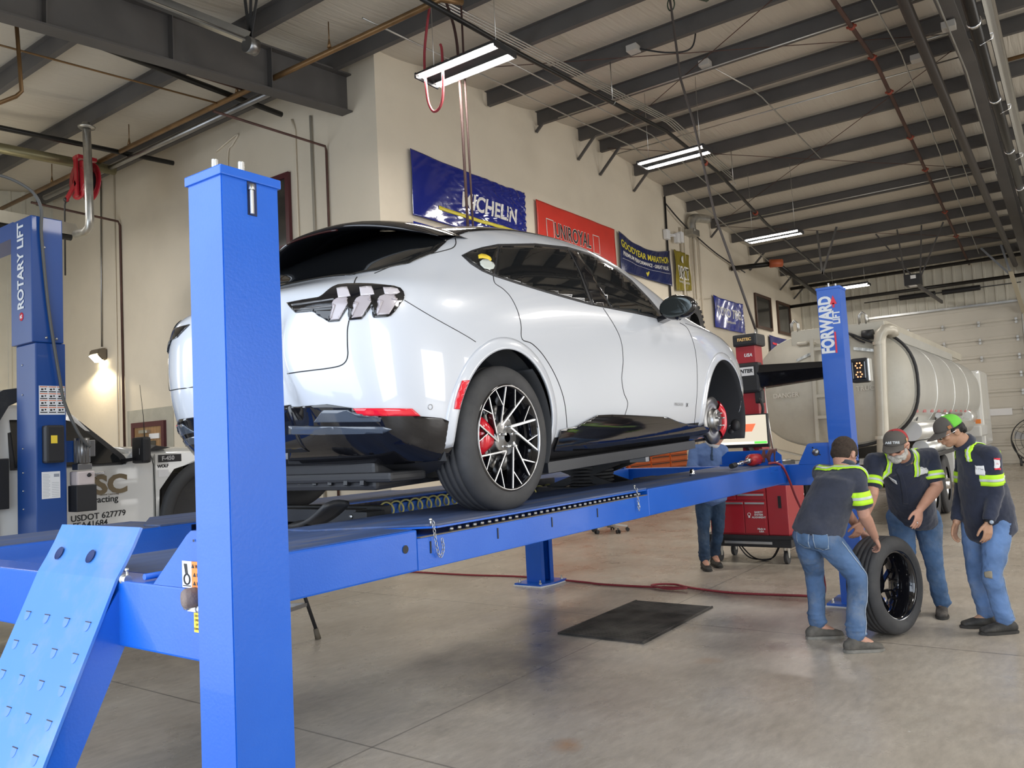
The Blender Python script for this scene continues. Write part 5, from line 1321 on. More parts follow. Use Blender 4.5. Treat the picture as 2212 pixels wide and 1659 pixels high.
mb = MB(); mb.tube([Vector((13.02, TY+se(R(a), TA+0.05, TB+0.05)[0], TZ+se(R(a), TA+0.05, TB+0.05)[1])) for a in range(76, -100, -6) ][::1], 0.022, 8)
# the arc runs down the right-hand (-Y) side
for v in mb.bm.verts: v.co.y = 2*TY-v.co.y
mb.build('black_hose', M_black, tk)
mb = MB(); mb.box((12.95, 2.36, 2.86), (13.05, 3.74, 3.12), bevel=0.01); mb.box((13.05, 2.36, 2.98), (22.0, 2.40, 3.13)); mb.box((13.05, 3.70, 2.98), (22.0, 3.74, 3.13)); mb.build('top_tray', M_tank, tk)
mb = MB(); mb.box((13.3, 2.30, 2.86), (19.8, 2.345, 3.0)); mb.build('tray_side', M_tank2, tk)
mb = MB()
for y in (2.66, 3.68):
    for k in (-0.02, 0.05): mb.tube([(12.98+k, y-0.05, 3.1), (12.98+k, y-0.05, 3.24), (12.98+k, y, 3.29), (12.98+k, y+0.05, 3.24), (12.98+k, y+0.05, 3.1)], 0.014, 6)
mb.build('grab_rail', M_zinc, tk, split=True)
# ladder
mb = MB(); mb.bar((12.80, 3.385, 2.95), (12.83, 3.42, 1.36), 0.05, 0.04, up=(1, 0, 0)); mb.bar((12.80, 2.95, 2.95), (12.83, 2.95, 1.36), 0.05, 0.04, up=(1, 0, 0))
for z in (2.76, 2.40, 2.03, 1.70): mb.box((12.80, 2.95, z), (12.83, 3.40, z+0.05))
mb.box((12.80, 2.95, 2.86), (12.95, 3.0, 2.9)); mb.box((12.80, 3.36, 2.86), (12.95, 3.41, 2.9)); mb.build('ladder', M_tank, tk)
mb = MB(); mb.tube(smooth_path([(12.8, 2.52, 2.90), (12.8, 2.30, 2.94), (12.8, 2.25, 2.94), (12.8, 2.30, 2.93)], 3), 0.001, 4); mb.bm.free()
mb = MB(); mb.tube([(12.74, 2.50, 0.95), (12.74, 2.46, 1.5), (12.74, 2.40, 2.80), (12.74, 2.375, 2.90), (12.75, 2.32, 2.955), (12.80, 2.27, 2.96), (12.9, 2.25, 2.95), (12.94, 2.25, 2.88)], 0.085, 16)
mb.lathe([(0.092, 0), (0.092, 0.05)], (12.74, 2.41, 2.74), (0, 0, 1)); mb.lathe([(0.092, 0), (0.092, 0.05)], (12.74, 2.485, 1.35), (0, 0, 1)); mb.build('vent_pipe', M_tank, tk)
mb = MB(); mb.cyl((12.86, 2.66, 2.92), (12.86, 2.50, 2.92), 0.075); mb.build('rubber_coupling', M_black, tk)
mb = MB(); mb.tube(smooth_path([(12.9, 3.05, 2.98), (12.85, 2.85, 2.97), (12.8, 2.62, 2.85), (12.85, 2.35, 2.70)], 6), 0.018, 6); mb.tube(smooth_path([(12.9, 2.90, 3.02), (12.83, 2.75, 2.88), (12.8, 2.62, 2.80)], 6), 0.014, 6); mb.build('brake_line', M_black, tk, split=True)
mb = MB(); mb.capsule((12.93, 3.22, 3.075), (12.93, 3.08, 3.075), 0.03, 0.03); mb.build('rear_marker_lamp', M_lens, tk, label='small red rear marker lamp')
mb = MB(); mb.capsule((12.9, 3.62, 2.90), (12.9, 3.50, 2.90), 0.03, 0.03); mb.capsule((12.9, 2.62, 2.90), (12.9, 2.52, 2.90), 0.03, 0.03); mb.build('work_lamp', M_tank, tk, split=True)
def decal_tank(y, z, w):
    mb = MB(); mb.box((12.86, y, z), (12.865, y+w, z+0.045)); return mb
text('tank_lettering', 'DANGER', 0.10, mat('faded_letters', (0.62, 0.59, 0.52), 0.6), (12.835, 3.86, 2.10), (0, -1, 0), (0, 0, 1), tk, 0.002, 0.002)
text('tank_lettering', 'TRUCKS', 0.10, mat('faded_letters', (0.62, 0.59, 0.52), 0.6), (12.84, 2.62, 2.12), (0, -1, 0), (0, 0, 1), tk, 0.002, 0.002)
for (y0, y1, z0, z1) in ((3.66, 3.40, 2.66, 2.76), (2.80, 2.52, 2.76, 2.70)):
    mb = MB(); mb.prism([(y0, z0), (y1, z1), (y1, z1-0.045), (y0, z0-0.045)], (0.006, 0, 0), (12.86, 0, 0), (0, 1, 0)); mb.build('peeling_decal', mat('peeling_foil', (0.6, 0.6, 0.56), 0.3, 0.6, var=0.5, vscale=20), tk)
# side tubes and lower tubes
mb = MB(); mb.cyl((13.3, 2.18, 1.44), (20.0, 2.18, 1.44), 0.15, n=28); mb.build('hose_tube', M_tank2, tk)
mb = MB(); mb.cyl((13.9, 2.16, 1.16), (17.5, 2.16, 1.16), 0.12, n=24); mb.build('hose_tube', M_tank2, tk)
mb = MB(); mb.cyl((15.2, 2.05, 1.66), (18.0, 2.05, 1.68), 0.05, n=16); mb.build('transfer_pipe', M_chrome, tk)
mb = MB()
for k in range(10): mb.box((13.35+0.75*k, 2.10, 1.72), (13.60+0.75*k, 2.12, 1.80))
mb.build('reflective_strip', mat('faded_red', (0.45, 0.16, 0.16), 0.5), tk, split=True)
for k in range(3):
    for dz in (0, 0.1):
        mb = MB(); mb.lathe([(0.001, 0.01), (0.04, 0.01), (0.05, 0)], (13.9+1.9*k, 2.16-dz*0.0+0.02, 1.52+dz), (0, -1, -0.3), n=16); mb.build('outlet_cap', M_black, tk)
# chassis, axles, wheels, bumper
mb = MB()
for y in (2.75, 3.65): mb.box((13.3, y-0.05, 0.85), (23.8, y+0.05, 1.12))
mb.box((13.25, 2.2, 0.72), (13.4, 4.2, 0.95)); mb.build('chassis', M_matte, tk)
mb = MB(); mb.box((12.85, 2.05, 0.98), (13.25, 4.35, 1.06)); mb.box((12.86, 2.1, 0.78), (12.92, 2.62, 1.0)); mb.box((12.86, 3.78, 0.78), (12.92, 4.3, 1.0)); mb.box((12.88, 2.62, 0.80), (12.96, 3.78, 0.92)); mb.build('rear_bumper', mat('worn_white_frame', (0.5, 0.49, 0.46), 0.6, var=0.2, dirt=0.9, dirtcol=(0.08, 0.07, 0.06), dscale=6), tk)
for y in (2.30, 4.05):
    mb = MB(); mb.lathe([(0.001, 0.02), (0.06, 0.018), (0.068, 0)], (12.86, y, 0.91), (-1, 0, 0), n=20); mb.build('tail_light', mat('amber_red_lens', (0.45, 0.10, 0.03), 0.25), tk)
for xx in (14.1, 15.45, 21.5):
    for yy, s in ((2.02, 1), (4.10, 1)):
        mb = tyre(None, 0.50, 0.30, 0.29); bmesh.ops.transform(mb.bm, matrix=Matrix.Translation((xx, yy, 0.50)), verts=mb.bm.verts); ty = mb.build('wheel', M_rubber, tk)
        mb = MB(); mb.lathe([(0.001, -0.02), (0.09, -0.02), (0.10, 0.06), (0.20, 0.09), (0.29, 0.03)], (xx, yy, 0.50), (0, 1, 0), n=32); mb.build('rim', M_chrome, ty)
mb = MB(); mb.box((14.2, 1.95, 1.02), (16.0, 2.35, 1.06)); mb.box((13.42, 2.02, 0.25), (13.46, 2.4, 1.0)); mb.box((13.42, 4.0, 0.25), (13.46, 4.4, 1.0)); mb.build('mud_guard', M_black, tk, split=True)
mb = MB(); mb.box((16.4, 2.02, 0.45), (17.6, 2.5, 1.02), bevel=0.02); mb.build('tool_box', M_tw, tk)
mb = MB(); mb.box((22.4, 2.05, 0.9), (24.2, 4.35, 2.75), bevel=0.08); mb.box((24.0, 2.3, 0.7), (25.3, 4.1, 1.75), bevel=0.1); mb.box((20.9, 1.98, 1.15), (22.3, 2.4, 1.42), bevel=0.04); mb.build('truck_cab', M_tw, tk)
mb = MB(); mb.cyl((19.9, 2.2, 1.62), (21.0, 2.2, 1.62), 0.16, n=20); mb.build('air_tank', M_tank2, tk)
mb = MB(); mb.box((21.0, 1.99, 1.45), (21.12, 2.09, 1.55)); mb.build('amber_side_lamp', M_oranges, tk)
mb = MB()
for y, z in ((2.1, 1.15), (2.3, 1.08), (2.5, 1.2), (2.2, 1.28)): mb.tube(smooth_path([(12.95, y, z), (12.85, y+0.06, z-0.1), (12.9, y+0.15, z-0.16), (13.1, y+0.2, z-0.1)], 5), 0.012, 6)
mb.bar((12.92, 4.2, 1.28), (12.9, 3.5, 1.08), 0.02, 0.14, up=(1, 0, 0)); mb.bar((12.92, 3.5, 1.1), (12.9, 2.9, 1.02), 0.02, 0.1, up=(1, 0, 0)); mb.build('frame_bracket', M_tank, tk)
mb = MB(); mb.cyl((12.78, 2.48, 0.70), (12.78, 2.48, 0.95), 0.10); mb.cyl((12.66, 2.3, 0.86), (12.9, 2.3, 0.86), 0.07); mb.build('outlet_valve', M_chrome, tk)

# ---------------------------------------------------------------- wheel alignment machine
al = empty('alignment_machine', (0, 0, 0), 'dark red wheeled alignment cabinet with tower and black camera beam', 'alignment machine')
mb = MB(); mb.box((9.45, 3.165, 0.34), (10.15, 3.87, 1.06), bevel=0.006); mb.box((9.45, 2.92, 0.34), (10.15, 3.16, 1.06), bevel=0.01); mb.box((9.44, 2.9, 1.06), (10.16, 3.9, 1.09)); cbx = mb.build('cabinet_body', M_red, al)
mb = MB(); mb.prism([(2.86, 0.30), (3.93, 0.30), (3.96, 0.34), (2.84, 0.34)], (0.78, 0, 0), (9.41, 0, 0), (0, 1, 0)); mb.box((9.43, 2.90, 0.20), (10.17, 3.90, 0.31), bevel=0.01); mb.build('cabinet_base', M_black, al)
for (ya, yb, za, zb) in ((3.18, 3.51, 0.85, 0.95), (3.53, 3.86, 0.85, 0.95), (3.18, 3.51, 0.76, 0.84), (3.53, 3.86, 0.76, 0.84), (3.18, 3.43, 0.36, 0.74), (3.44, 3.86, 0.36, 0.74)):
    mb = MB(); mb.box((9.435, ya, za), (9.452, yb, zb), bevel=0.004); dr = mb.build('drawer' if za > 0.7 else 'cabinet_door', M_red, al)
    mb = MB(); mb.box((9.425, ya+0.005, zb-0.035), (9.437, yb-0.01, zb-0.012), bevel=0.003); mb.build('drawer_handle', M_zinc, dr)
mb = MB(); mb.box((9.443, 2.99, 0.66), (9.451, 3.025, 0.80)); mb.build('side_slot', M_ink, al)
text('cabinet_lettering', 'SAFETY\nSYSTEM\nALIGNMENT', 0.030, M_wht, (9.432, 3.26, 0.58), (0, -1, 0), (0, 0, 1), al, 0.001, 0.001)
text('cabinet_lettering', 'Made in\nUSA', 0.030, M_wht, (9.432, 3.24, 0.40), (0, -1, 0), (0, 0, 1), al, 0.001, 0.001, 0.2)
mb = MB(); mb.tube([(9.432, 3.375+0.018*math.cos(a), 0.585+0.018*math.sin(a)) for a in [k*math.pi/6 for k in range(12)]], 0.003, 5, closed=True); mb.bar((9.432, 3.375, 0.545), (9.432, 3.375, 0.57), 0.02, 0.004, up=(1, 0, 0)); mb.build('cabinet_symbol', M_wht, al)
mb = MB(); mb.box((9.42, 3.12, 0.235), (9.431, 3.70, 0.268), bevel=0.003); mb.build('base_handle', M_zinc, al)
for x, y in ((9.56, 3.0), (9.56, 3.82), (10.05, 2.95), (10.05, 3.82)):
    mb = MB(); mb.cyl((x, y-0.02, 0.075), (x, y+0.02, 0.075), 0.075, n=24); c_ = mb.build('caster', M_rubber, al)
    mb = MB(); mb.prism([(x-0.03, 0.07), (x+0.02, 0.07), (x+0.05, 0.2), (x-0.05, 0.2)], (0, 0.006, 0), (0, y+0.022, 0)); mb.prism([(x-0.03, 0.07), (x+0.02, 0.07), (x+0.05, 0.2), (x-0.05, 0.2)], (0, 0.006, 0), (0, y-0.028, 0)); mb.build('caster_fork', M_zinc, c_)
mb = MB(); mb.box((9.50, 3.18, 1.09), (9.76, 3.42, 2.64), bevel=0.01); tw = mb.build('tower', M_red, al)
mb = MB(); mb.box((9.46, 3.14, 2.60), (9.80, 3.44, 2.75), bevel=0.03); mb.build('tower_head', M_black, al)
text('tower_lettering', 'FASTEC', 0.05, mat('gold_letters', (0.85, 0.55, 0.2), 0.4), (9.457, 3.29, 2.68), (0, -1, 0), (0, 0, 1), al, 0.002, 0.002)
text('tower_lettering', 'USA', 0.055, M_wht, (9.497, 3.27, 2.49), (0, -1, 0), (0, 0, 1), al, 0.001, 0.002, 0.2)
mb = MB(); mb.box((9.497, 3.24, 2.455), (9.4985, 3.36, 2.46)); mb.bm.free()
mb = MB(); mb.box((9.46, 3.14, 2.03), (9.62, 3.50, 2.40), bevel=0.035); mb.box((9.48, 3.13, 1.90), (9.6, 3.22, 2.06), bevel=0.02); hub = mb.build('beam_hub', M_black, al)
mb = MB(); mb.box((9.452, 3.20, 2.24), (9.460, 3.47, 2.345), bevel=0.003); mb.build('maker_plate', M_paper, hub)
text('plate_lettering', 'HUNTER', 0.062, M_ink, (9.450, 3.335, 2.295), (0, -1, 0), (0, 0, 1), hub, 0.002, 0.002, 0.2)
for s in (-1, 1):
    mb = MB(); n_ = 10; y0_, y1_ = (3.20, 2.06) if s < 0 else (3.46, 4.60)
    prof = lambda w, t: [(0.04*w, 0.15*w), (-0.05*w, 0.15*w), (-0.09*w, 0.05*w), (-0.06*w, -0.13*w), (0.04*w, -0.15*w), (0.07*w, 0)]
    for ya, yb, wa, wb in ((y0_, y1_, 1.0, 0.55),):
        za, zb_ = 2.215, 2.235
        A = [mb.bm.verts.new((9.55+p[0], ya, za+p[1])) for p in prof(wa, 0)]; B = [mb.bm.verts.new((9.55+p[0], yb, zb_+p[1])) for p in prof(wb, 0)]
        mb.bm.faces.new(A); mb.bm.faces.new(B[::-1])
        for k in range(6): mb.bm.faces.new((A[k], A[(k+1) % 6], B[(k+1) % 6], B[k]))
    mb.build('camera_beam', M_gloss, al, bevel=0.01)
    yp = 2.02 if s < 0 else 4.66
    mb = MB(); mb.box((9.46, yp-0.10, 2.05), (9.60, yp+0.09, 2.325), bevel=0.03); pod = mb.build('camera_pod', M_black, al)
    mb = MB(); mb.box((9.455, yp-0.11, 2.06), (9.61, yp-0.09, 2.315), bevel=0.008); mb.build('pod_end_cap', M_tank2, pod)
    mb = MB(); mb.box((9.452, yp-0.07, 2.09), (9.462, yp+0.07, 2.29), bevel=0.01); mb.build('camera_window', M_gloss, pod)
    mb = MB()
    for z in (2.14, 2.24):
        for k in range(6): mb.ball((9.451, yp+0.03*math.cos(k*math.pi/3), z+0.03*math.sin(k*math.pi/3)), 0.009, seg=8, rings=6)
    mb.build('infrared_led', mat('led_glow', (0.9, 0.35, 0.2), 0.4, emit=(1, 0.35, 0.15), estr=1.2), pod, split=True)
mb = MB(); mb.tube(smooth_path([(9.48, 3.16, 1.96), (9.45, 3.12, 1.85), (9.46, 3.14, 1.72), (9.47, 3.12, 1.66)], 6), 0.018, 8); mb.ball((9.47, 3.12, 1.66), 0.03); mb.build('handset_cord', M_black, al)
mb = MB(); mb.box((9.36, 3.05, 1.38), (9.42, 3.77, 1.775), bevel=0.008); mb.bar((9.42, 3.35, 1.45), (9.5, 3.3, 1.3), 0.06, 0.06); mon = mb.build('monitor', M_ink, al)
mb = MB(); mb.box((9.357, 3.065, 1.42), (9.361, 3.755, 1.762)); mb.build('screen', mat('lit_screen', (0.55, 0.5, 0.4), 0.3, emit=(1.0, 0.90, 0.72), estr=0.38), mon)
mb = MB(); mb.box((9.3555, 3.07, 1.425), (9.3575, 3.75, 1.45)); mb.build('screen_toolbar', mat('lit_pale', (0.6, 0.6, 0.6), 0.3, emit=(1, 0.95, 0.9), estr=0.7), mon)
mb = MB(); mb.box((9.354, 3.07, 1.425), (9.356, 3.22, 1.45)); mb.build('screen_button', mat('lit_green', (0.1, 0.6, 0.1), 0.3, emit=(0.15, 0.9, 0.1), estr=0.6), mon)
mb = MB(); mb.prism([(3.19, 1.66), (3.42, 1.66), (3.42, 1.57), (3.24, 1.57)], (0.002, 0, 0), (9.354, 0, 0), (0, 1, 0)); mb.build('screen_picture', mat('lit_red', (0.7, 0.15, 0.05), 0.3, emit=(1, 0.2, 0.1), estr=0.5), mon)
mb = MB(); mb.prism([(3.42, 1.72), (3.22, 1.52), (3.36, 1.36), (3.52, 1.5)], (0.006, 0, 0), (9.95, 0, 0), (0, 1, 0)); mb.box((9.956, 3.3, 1.09), (9.97, 3.34, 1.5)); mb.build('sign_card', M_paper, al)
text('sign_lettering', 'Max', 0.06, M_ink, (9.948, 3.30, 1.58), (0, -1, 1), (0, 1, 1), al, 0.001)
mb = MB(); mb.box((9.5, 2.95, 1.09), (10.0, 3.15, 1.20), bevel=0.02); mb.ball((9.7, 3.55, 1.12), 0.06, sc=(2, 1, 0.8)); mb.ball((9.65, 3.75, 1.13), 0.05, sc=(1, 1.6, 0.9)); mb.build('tool_tray', M_black, al)
mb = MB(); mb.tube(smooth_path([(9.6, 3.6, 0.2), (9.62, 3.5, 0.06), (9.6, 3.35, 0.03), (9.65, 3.2, 0.05), (9.6, 3.1, 0.18)], 6), 0.008, 6); mb.tube(smooth_path([(9.7, 3.62, 0.2), (9.68, 3.45, 0.04), (9.7, 3.25, 0.02), (9.68, 3.12, 0.2)], 6), 0.008, 6); mb.build('power_cord', M_ink, al)

# orange tool cabinets against the back wall
for i, (x0, x1, lab) in enumerate(((12.1, 14.9, 'long orange tool cabinet against the back wall, left one of two under the car'), (15.0, 18.0, 'long orange tool cabinet against the back wall, right one, beside the man in blue'))):
    tc = empty('tool_cabinet', (x0, 7.85, 0), lab, 'tool cabinet')
    mb = MB(); mb.box((0, 0, 0.08), (x1-x0, 0.6, 1.42), bevel=0.01); mb.build('cabinet_body', M_orange, tc)
    mb = MB(); mb.box((0.03, 0.03, 0.0), (x1-x0-0.03, 0.57, 0.08)); mb.build('plinth', M_black, tc)
    nb = 3
    for c in range(nb):
        wa = (x1-x0)/nb
        for r_ in range(9):
            mb = MB(); z = 0.12+0.142*r_; mb.box((c*wa+0.03, -0.022, z), ((c+1)*wa-0.03, 0.0, z+0.125), bevel=0.004); dr = mb.build('drawer', M_orange, tc)
            mb = MB(); mb.box((c*wa+0.06, -0.035, z+0.100), ((c+1)*wa-0.06, -0.018, z+0.118)); mb.build('drawer_handle', M_black, dr)
# office chair, its five-star base seen under the runway
ch = empty('office_chair', (11.9, 6.66, 0), 'black office chair with silver five-star base in front of the orange cabinets', 'chair')
mb = MB()
for k in range(5):
    a = R(72*k+20); mb.bar((0.03*math.cos(a), 0.03*math.sin(a), 0.14), (0.30*math.cos(a), 0.30*math.sin(a), 0.085), 0.045, 0.03)
mb.cyl((0, 0, 0.08), (0, 0, 0.2), 0.045); mb.build('chair_base', M_zinc, ch)
for k in range(5):
    a = R(72*k+20); mb = MB(); x, y = 0.30*math.cos(a), 0.30*math.sin(a)
    for s in (-1, 1): mb.cyl((x+s*0.012*math.sin(a), y-s*0.012*math.cos(a), 0.032), (x+s*0.032*math.sin(a), y-s*0.032*math.cos(a), 0.032), 0.031, n=16)
    mb.cyl((x, y, 0.03), (x, y, 0.09), 0.01); mb.build('caster', M_black, ch)
mb = MB(); mb.cyl((0, 0, 0.2), (0, 0, 0.45), 0.025); mb.build('gas_column', M_chrome, ch)
mb = MB(); mb.box((-0.24, -0.24, 0.45), (0.24, 0.24, 0.53), bevel=0.04); mb.build('seat', M_black, ch)
mb = MB(); mb.box((0.22, -0.2, 0.58), (0.28, 0.2, 1.02), bevel=0.03); mb.bar((0.2, 0, 0.48), (0.27, 0, 0.7), 0.06, 0.03); mb.build('backrest', M_black, ch)

# drum fan by the far door
fn = empty('drum_fan', (29.9, 1.32, 0), 'large black wheeled fan in front of the far overhead door', 'fan')
mb = MB(); mb.lathe([(0.70, -0.16), (0.72, -0.17), (0.72, 0.17), (0.70, 0.16)], (0, 0, 0.80), (1, 0, 0), n=56); mb.lathe([(0.70, -0.16), (0.70, 0.16)], (0, 0, 0.80), (1, 0, 0), n=56); mb.build('drum', M_black, fn)
mb = MB()
for r_ in (0.15, 0.3, 0.45, 0.6): mb.tube([(-0.17, r_*math.cos(a), 0.8+r_*math.sin(a)) for a in [2*math.pi*k/40 for k in range(40)]], 0.006, 4, closed=True)
for k in range(12): a = 2*math.pi*k/12; mb.cyl((-0.17, 0, 0.8), (-0.17, 0.71*math.cos(a), 0.8+0.71*math.sin(a)), 0.005, n=5)
mb.build('guard', M_matte, fn)
for k in range(4):
    a = R(20+90*k); mb = MB(); mb.prism([(0.1, -0.05), (0.62, -0.16), (0.66, 0.08), (0.1, 0.05)], (0.01, 0, 0), (0.02, 0, 0.8), (0, math.cos(a), math.sin(a)), (0.25, -math.sin(a), math.cos(a))); mb.build('blade', M_iron, fn)
mb = MB(); mb.cyl((-0.05, 0, 0.8), (0.14, 0, 0.8), 0.12); mb.build('motor', M_black, fn)
for s in (-1, 1):
    mb = MB(); mb.cyl((-0.1, s*0.5-0.03, 0.13), (-0.1, s*0.5+0.03, 0.13), 0.13, n=24); mb.build('wheel', M_rubber, fn)
mb = MB(); mb.bar((-0.1, -0.5, 0.13), (-0.1, 0.5, 0.13), 0.03, 0.03); mb.bar((-0.1, -0.5, 0.13), (0.15, -0.72, 0.8), 0.03, 0.03); mb.bar((-0.1, 0.5, 0.13), (0.15, 0.72, 0.8), 0.03, 0.03); mb.bar((0.15, -0.5, 0.0), (0.15, 0.5, 0.1), 0.03, 0.03); mb.build('fan_stand', M_matte, fn)

# ribbed drain grate lying in the floor
def grate_mat():
    m = bpy.data.materials.new('oily_ribbed_mat'); m.use_nodes = True; nt = m.node_tree; b = nt.nodes['Principled BSDF']; N = nt.nodes.new; Lk = nt.links.new
    tc = N('ShaderNodeTexCoord'); n = N('ShaderNodeTexNoise'); n.inputs['Scale'].default_value = 4; n.inputs['Detail'].default_value = 5; Lk(tc.outputs['Object'], n.inputs['Vector'])
    r = N('ShaderNodeValToRGB'); e = r.color_ramp.elements; e[0].position = 0.35; e[0].color = (0.012, 0.011, 0.010, 1); e[1].position = 0.7; e[1].color = (0.085, 0.076, 0.066, 1); Lk(n.outputs['Fac'], r.inputs[0]); Lk(r.outputs[0], b.inputs['Base Color']); b.inputs['Roughness'].default_value = 0.6
    return m
mb = MB(); mb.box((5.60, 2.90, 0.0005), (7.0, 3.68, 0.008))
for k in range(54): mb.box((5.62+k*0.0256, 2.91, 0.008), (5.632+k*0.0256, 3.67, 0.016))
for y in (2.90, 3.665): mb.box((5.60, y, 0.008), (7.0, y+0.015, 0.018))
tag(mb.build('floor_mat', grate_mat()), 'dark oily ribbed rubber mat lying on the concrete floor', 'mat')
# ---------------------------------------------------------------- ceiling: lights, pipes, conduits
def tube_light(x, y, z, lab, power=52):
    t = empty('tube_light', (x, y, z), lab, 'ceiling light', 'fluorescent lights hanging in a row')
    mb = MB(); mb.box((-0.20, -0.62, 0.03), (0.20, 0.62, 0.055)); mb.box((-0.03, -0.60, 0.055), (0.03, 0.60, 0.10)); mb.box((-0.22, -0.645, -0.02), (0.22, -0.62, 0.05)); mb.box((-0.22, 0.62, -0.02), (0.22, 0.645, 0.05)); mb.build('fixture_body', M_matte, t)
    for s in (-1, 1):
        mb = MB(); mb.prism([(s*0.17-0.08, 0.0), (s*0.17-0.03, 0.028), (s*0.17+0.03, 0.028), (s*0.17+0.08, 0.0), (s*0.17+0.07, 0.0), (s*0.17+0.025, 0.022), (s*0.17-0.025, 0.022), (s*0.17-0.07, 0)], (0, 1.22, 0), (0, -0.61, 0)); mb.build('reflector', mat('white_reflector', (0.8, 0.8, 0.78), 0.3), t)
        mb = MB(); mb.cyl((s*0.17, -0.60, 0.0), (s*0.17, 0.60, 0.0), 0.019, n=14); mb.build('tube', M_tube, t)
    for s in (-0.5, 0.5):
        mb = MB(); mb.cyl((0, s, 0.1), (0, s, zc(x)-0.30-z), 0.004, n=5); mb.build('hanging_wire', M_zinc, t)
    l = area('tube_light_glow', (x, y, z-0.03), (0, 0, 0), 0.42, 1.2, power, (1.0, 0.955, 0.90))
    return t
for x, y, z, lab in ((7.65, 5.95, 6.3, 'nearest and brightest hanging twin tube light, by the wall corner'), (13.32, 5.67, 6.55, 'second hanging twin tube light, above the roof of the white car'),
                     (18.86, 5.67, 6.1, 'third hanging twin tube light, beside the far part of the cream wall'), (27.85, 6.05, 6.1, 'farthest hanging twin tube light, by the top of the far blue post')):
    tube_light(x, y, z, lab)
for x, y in ((4.5, 14.5), (7.65, -2.5), (14, -2.5), (21, -2.5), (2.2, -3.4), (23.3, 5.8)):
    if (x, y) == (23.3, 5.8): continue
    area('bay_fill_light', (x, y, 6.4), (0, 0, 0), 1.2, 1.2, 95, (1.0, 0.955, 0.90))  # area lights without fixtures, added to brighten the bays out of view

def pipe(name, pts, r, m, label, cat='pipe', group=None, n=8, sm=0, closed=False):
    mb = MB(); mb.tube(smooth_path(pts, sm) if sm else pts, r, n, closed=closed)
    return tag(mb.build(name, m), label, cat, group)
def along(y, x0, x1, drop, step=1.0, dy=0.0):
    out = []; k = int(max(2, round((x1-x0)/step)))
    xs = sorted(set([x0+(x1-x0)*i/k for i in range(k+1)]+([RIDGE] if x0 < RIDGE < x1 else [])))
    return [(x, y+dy*(x-x0)/(x1-x0), zc(x)-drop) for x in xs]
for k in range(4):
    pipe('conduit', along(6.42+0.055*k, 7.4, 18.3+0.25*k, 0.325), 0.0135, M_zinc, '%s of four parallel thin conduits bending over the roof ridge, counted from the right' % ('first', 'second', 'third', 'fourth')[k], 'conduit', 'four parallel conduits')
pipe('heater_pipe', [(7.0, 6.05, 6.95), (8.9, 6.0, 6.98), (13.4, 5.82, 7.12), (16, 5.9, 7.05), (20, 6.15, 6.72), (27.5, 6.5, 6.4)], 0.035, M_blackpipe, 'long black iron pipe running over the hanging tube lights')
for x, y in ((11.5, 5.9), (17.3, 6.0)):
    mb = MB(); mb.cyl((x, y, zc(x)-0.3), (x, y, 7.12), 0.008, n=6); mb.tube([(x, y+0.05*math.cos(a), 7.08+0.05*math.sin(a)) for a in [k*math.pi/6 for k in range(12)]], 0.006, 5, closed=True)
    tag(mb.build('pipe_hanger', M_zinc), 'pipe hanger %s' % ('with ring, over the roof of the white car' if x < 12 else 'with ring, between the second and third tube lights'), 'hanger')
for x, y, lab in ((15.4, 5.9, 'red pipe clamp on the black pipe at the roof ridge'), (19.0, 6.1, 'red pipe clamp on the black pipe near the third tube light')):
    mb = MB(); mb.lathe([(0.035, -0.04), (0.06, -0.04), (0.06, 0.04), (0.035, 0.04)], (x, y, 7.06 if x < 16 else 6.80), (1, 0.03, -0.03), n=10); tag(mb.build('pipe_clamp', mat('orange_red_clamp', (0.28, 0.05, 0.025), 0.6)), lab, 'clamp')
pipe('conduit', along(7.05, 7.0, 28, 0.62, dy=0.9), 0.012, M_zinc, 'thin conduit close to the cream wall, nearest to the wall', 'conduit')
pipe('conduit', along(6.75, 9.5, 20.5, 0.50, dy=0.35), 0.012, M_zinc, 'thin conduit running between the four conduits and the cream wall', 'conduit')
pipe('heater_pipe', along(2.35, 4.0, 30.6, 0.36, dy=0.45), 0.036, M_rust, 'brown pipe with red couplings running the length of the right ceiling')
for x in (13.2, 14.9, 16.5, 18.9, 21.0, 24.5, 27.0):
    mb = MB(); y = 2.35+0.45*(x-4)/26.6; mb.lathe([(0.036, -0.035), (0.055, -0.03), (0.055, 0.03), (0.036, 0.035)], (x, y, zc(x)-0.36), (1, 0, -0.08 if x > RIDGE else 0.08), n=10); mb.box((x-0.02, y-0.075, zc(x)-0.375), (x+0.02, y+0.075, zc(x)-0.345))
    tag(mb.build('pipe_coupling', mat('orange_red_clamp', (0.28, 0.05, 0.025), 0.6)), 'dull red coupling on the brown ceiling pipe, %s counted from the nearest' % {13.2: 'first', 14.9: 'second', 16.5: 'third', 18.9: 'fourth', 21.0: 'fifth', 24.5: 'sixth', 27.0: 'seventh'}[x], 'coupling', 'couplings on the brown ceiling pipe')
pipe('conduit', along(1.98, 8.0, 29.5, 0.34, dy=0.42), 0.013, M_zinc, 'bright thin conduit beside the brown ceiling pipe', 'conduit')
pipe('conduit', along(1.80, 15.6, 24.0, 0.34, dy=0.12), 0.013, M_zinc, 'short second conduit doubling the bright one from the junction box', 'conduit')
pipe('conduit', along(1.14, 9.0, 20.5, 0.98, dy=0.05), 0.013, M_zinc, 'thin conduit hanging along the long rafter on the right', 'conduit')
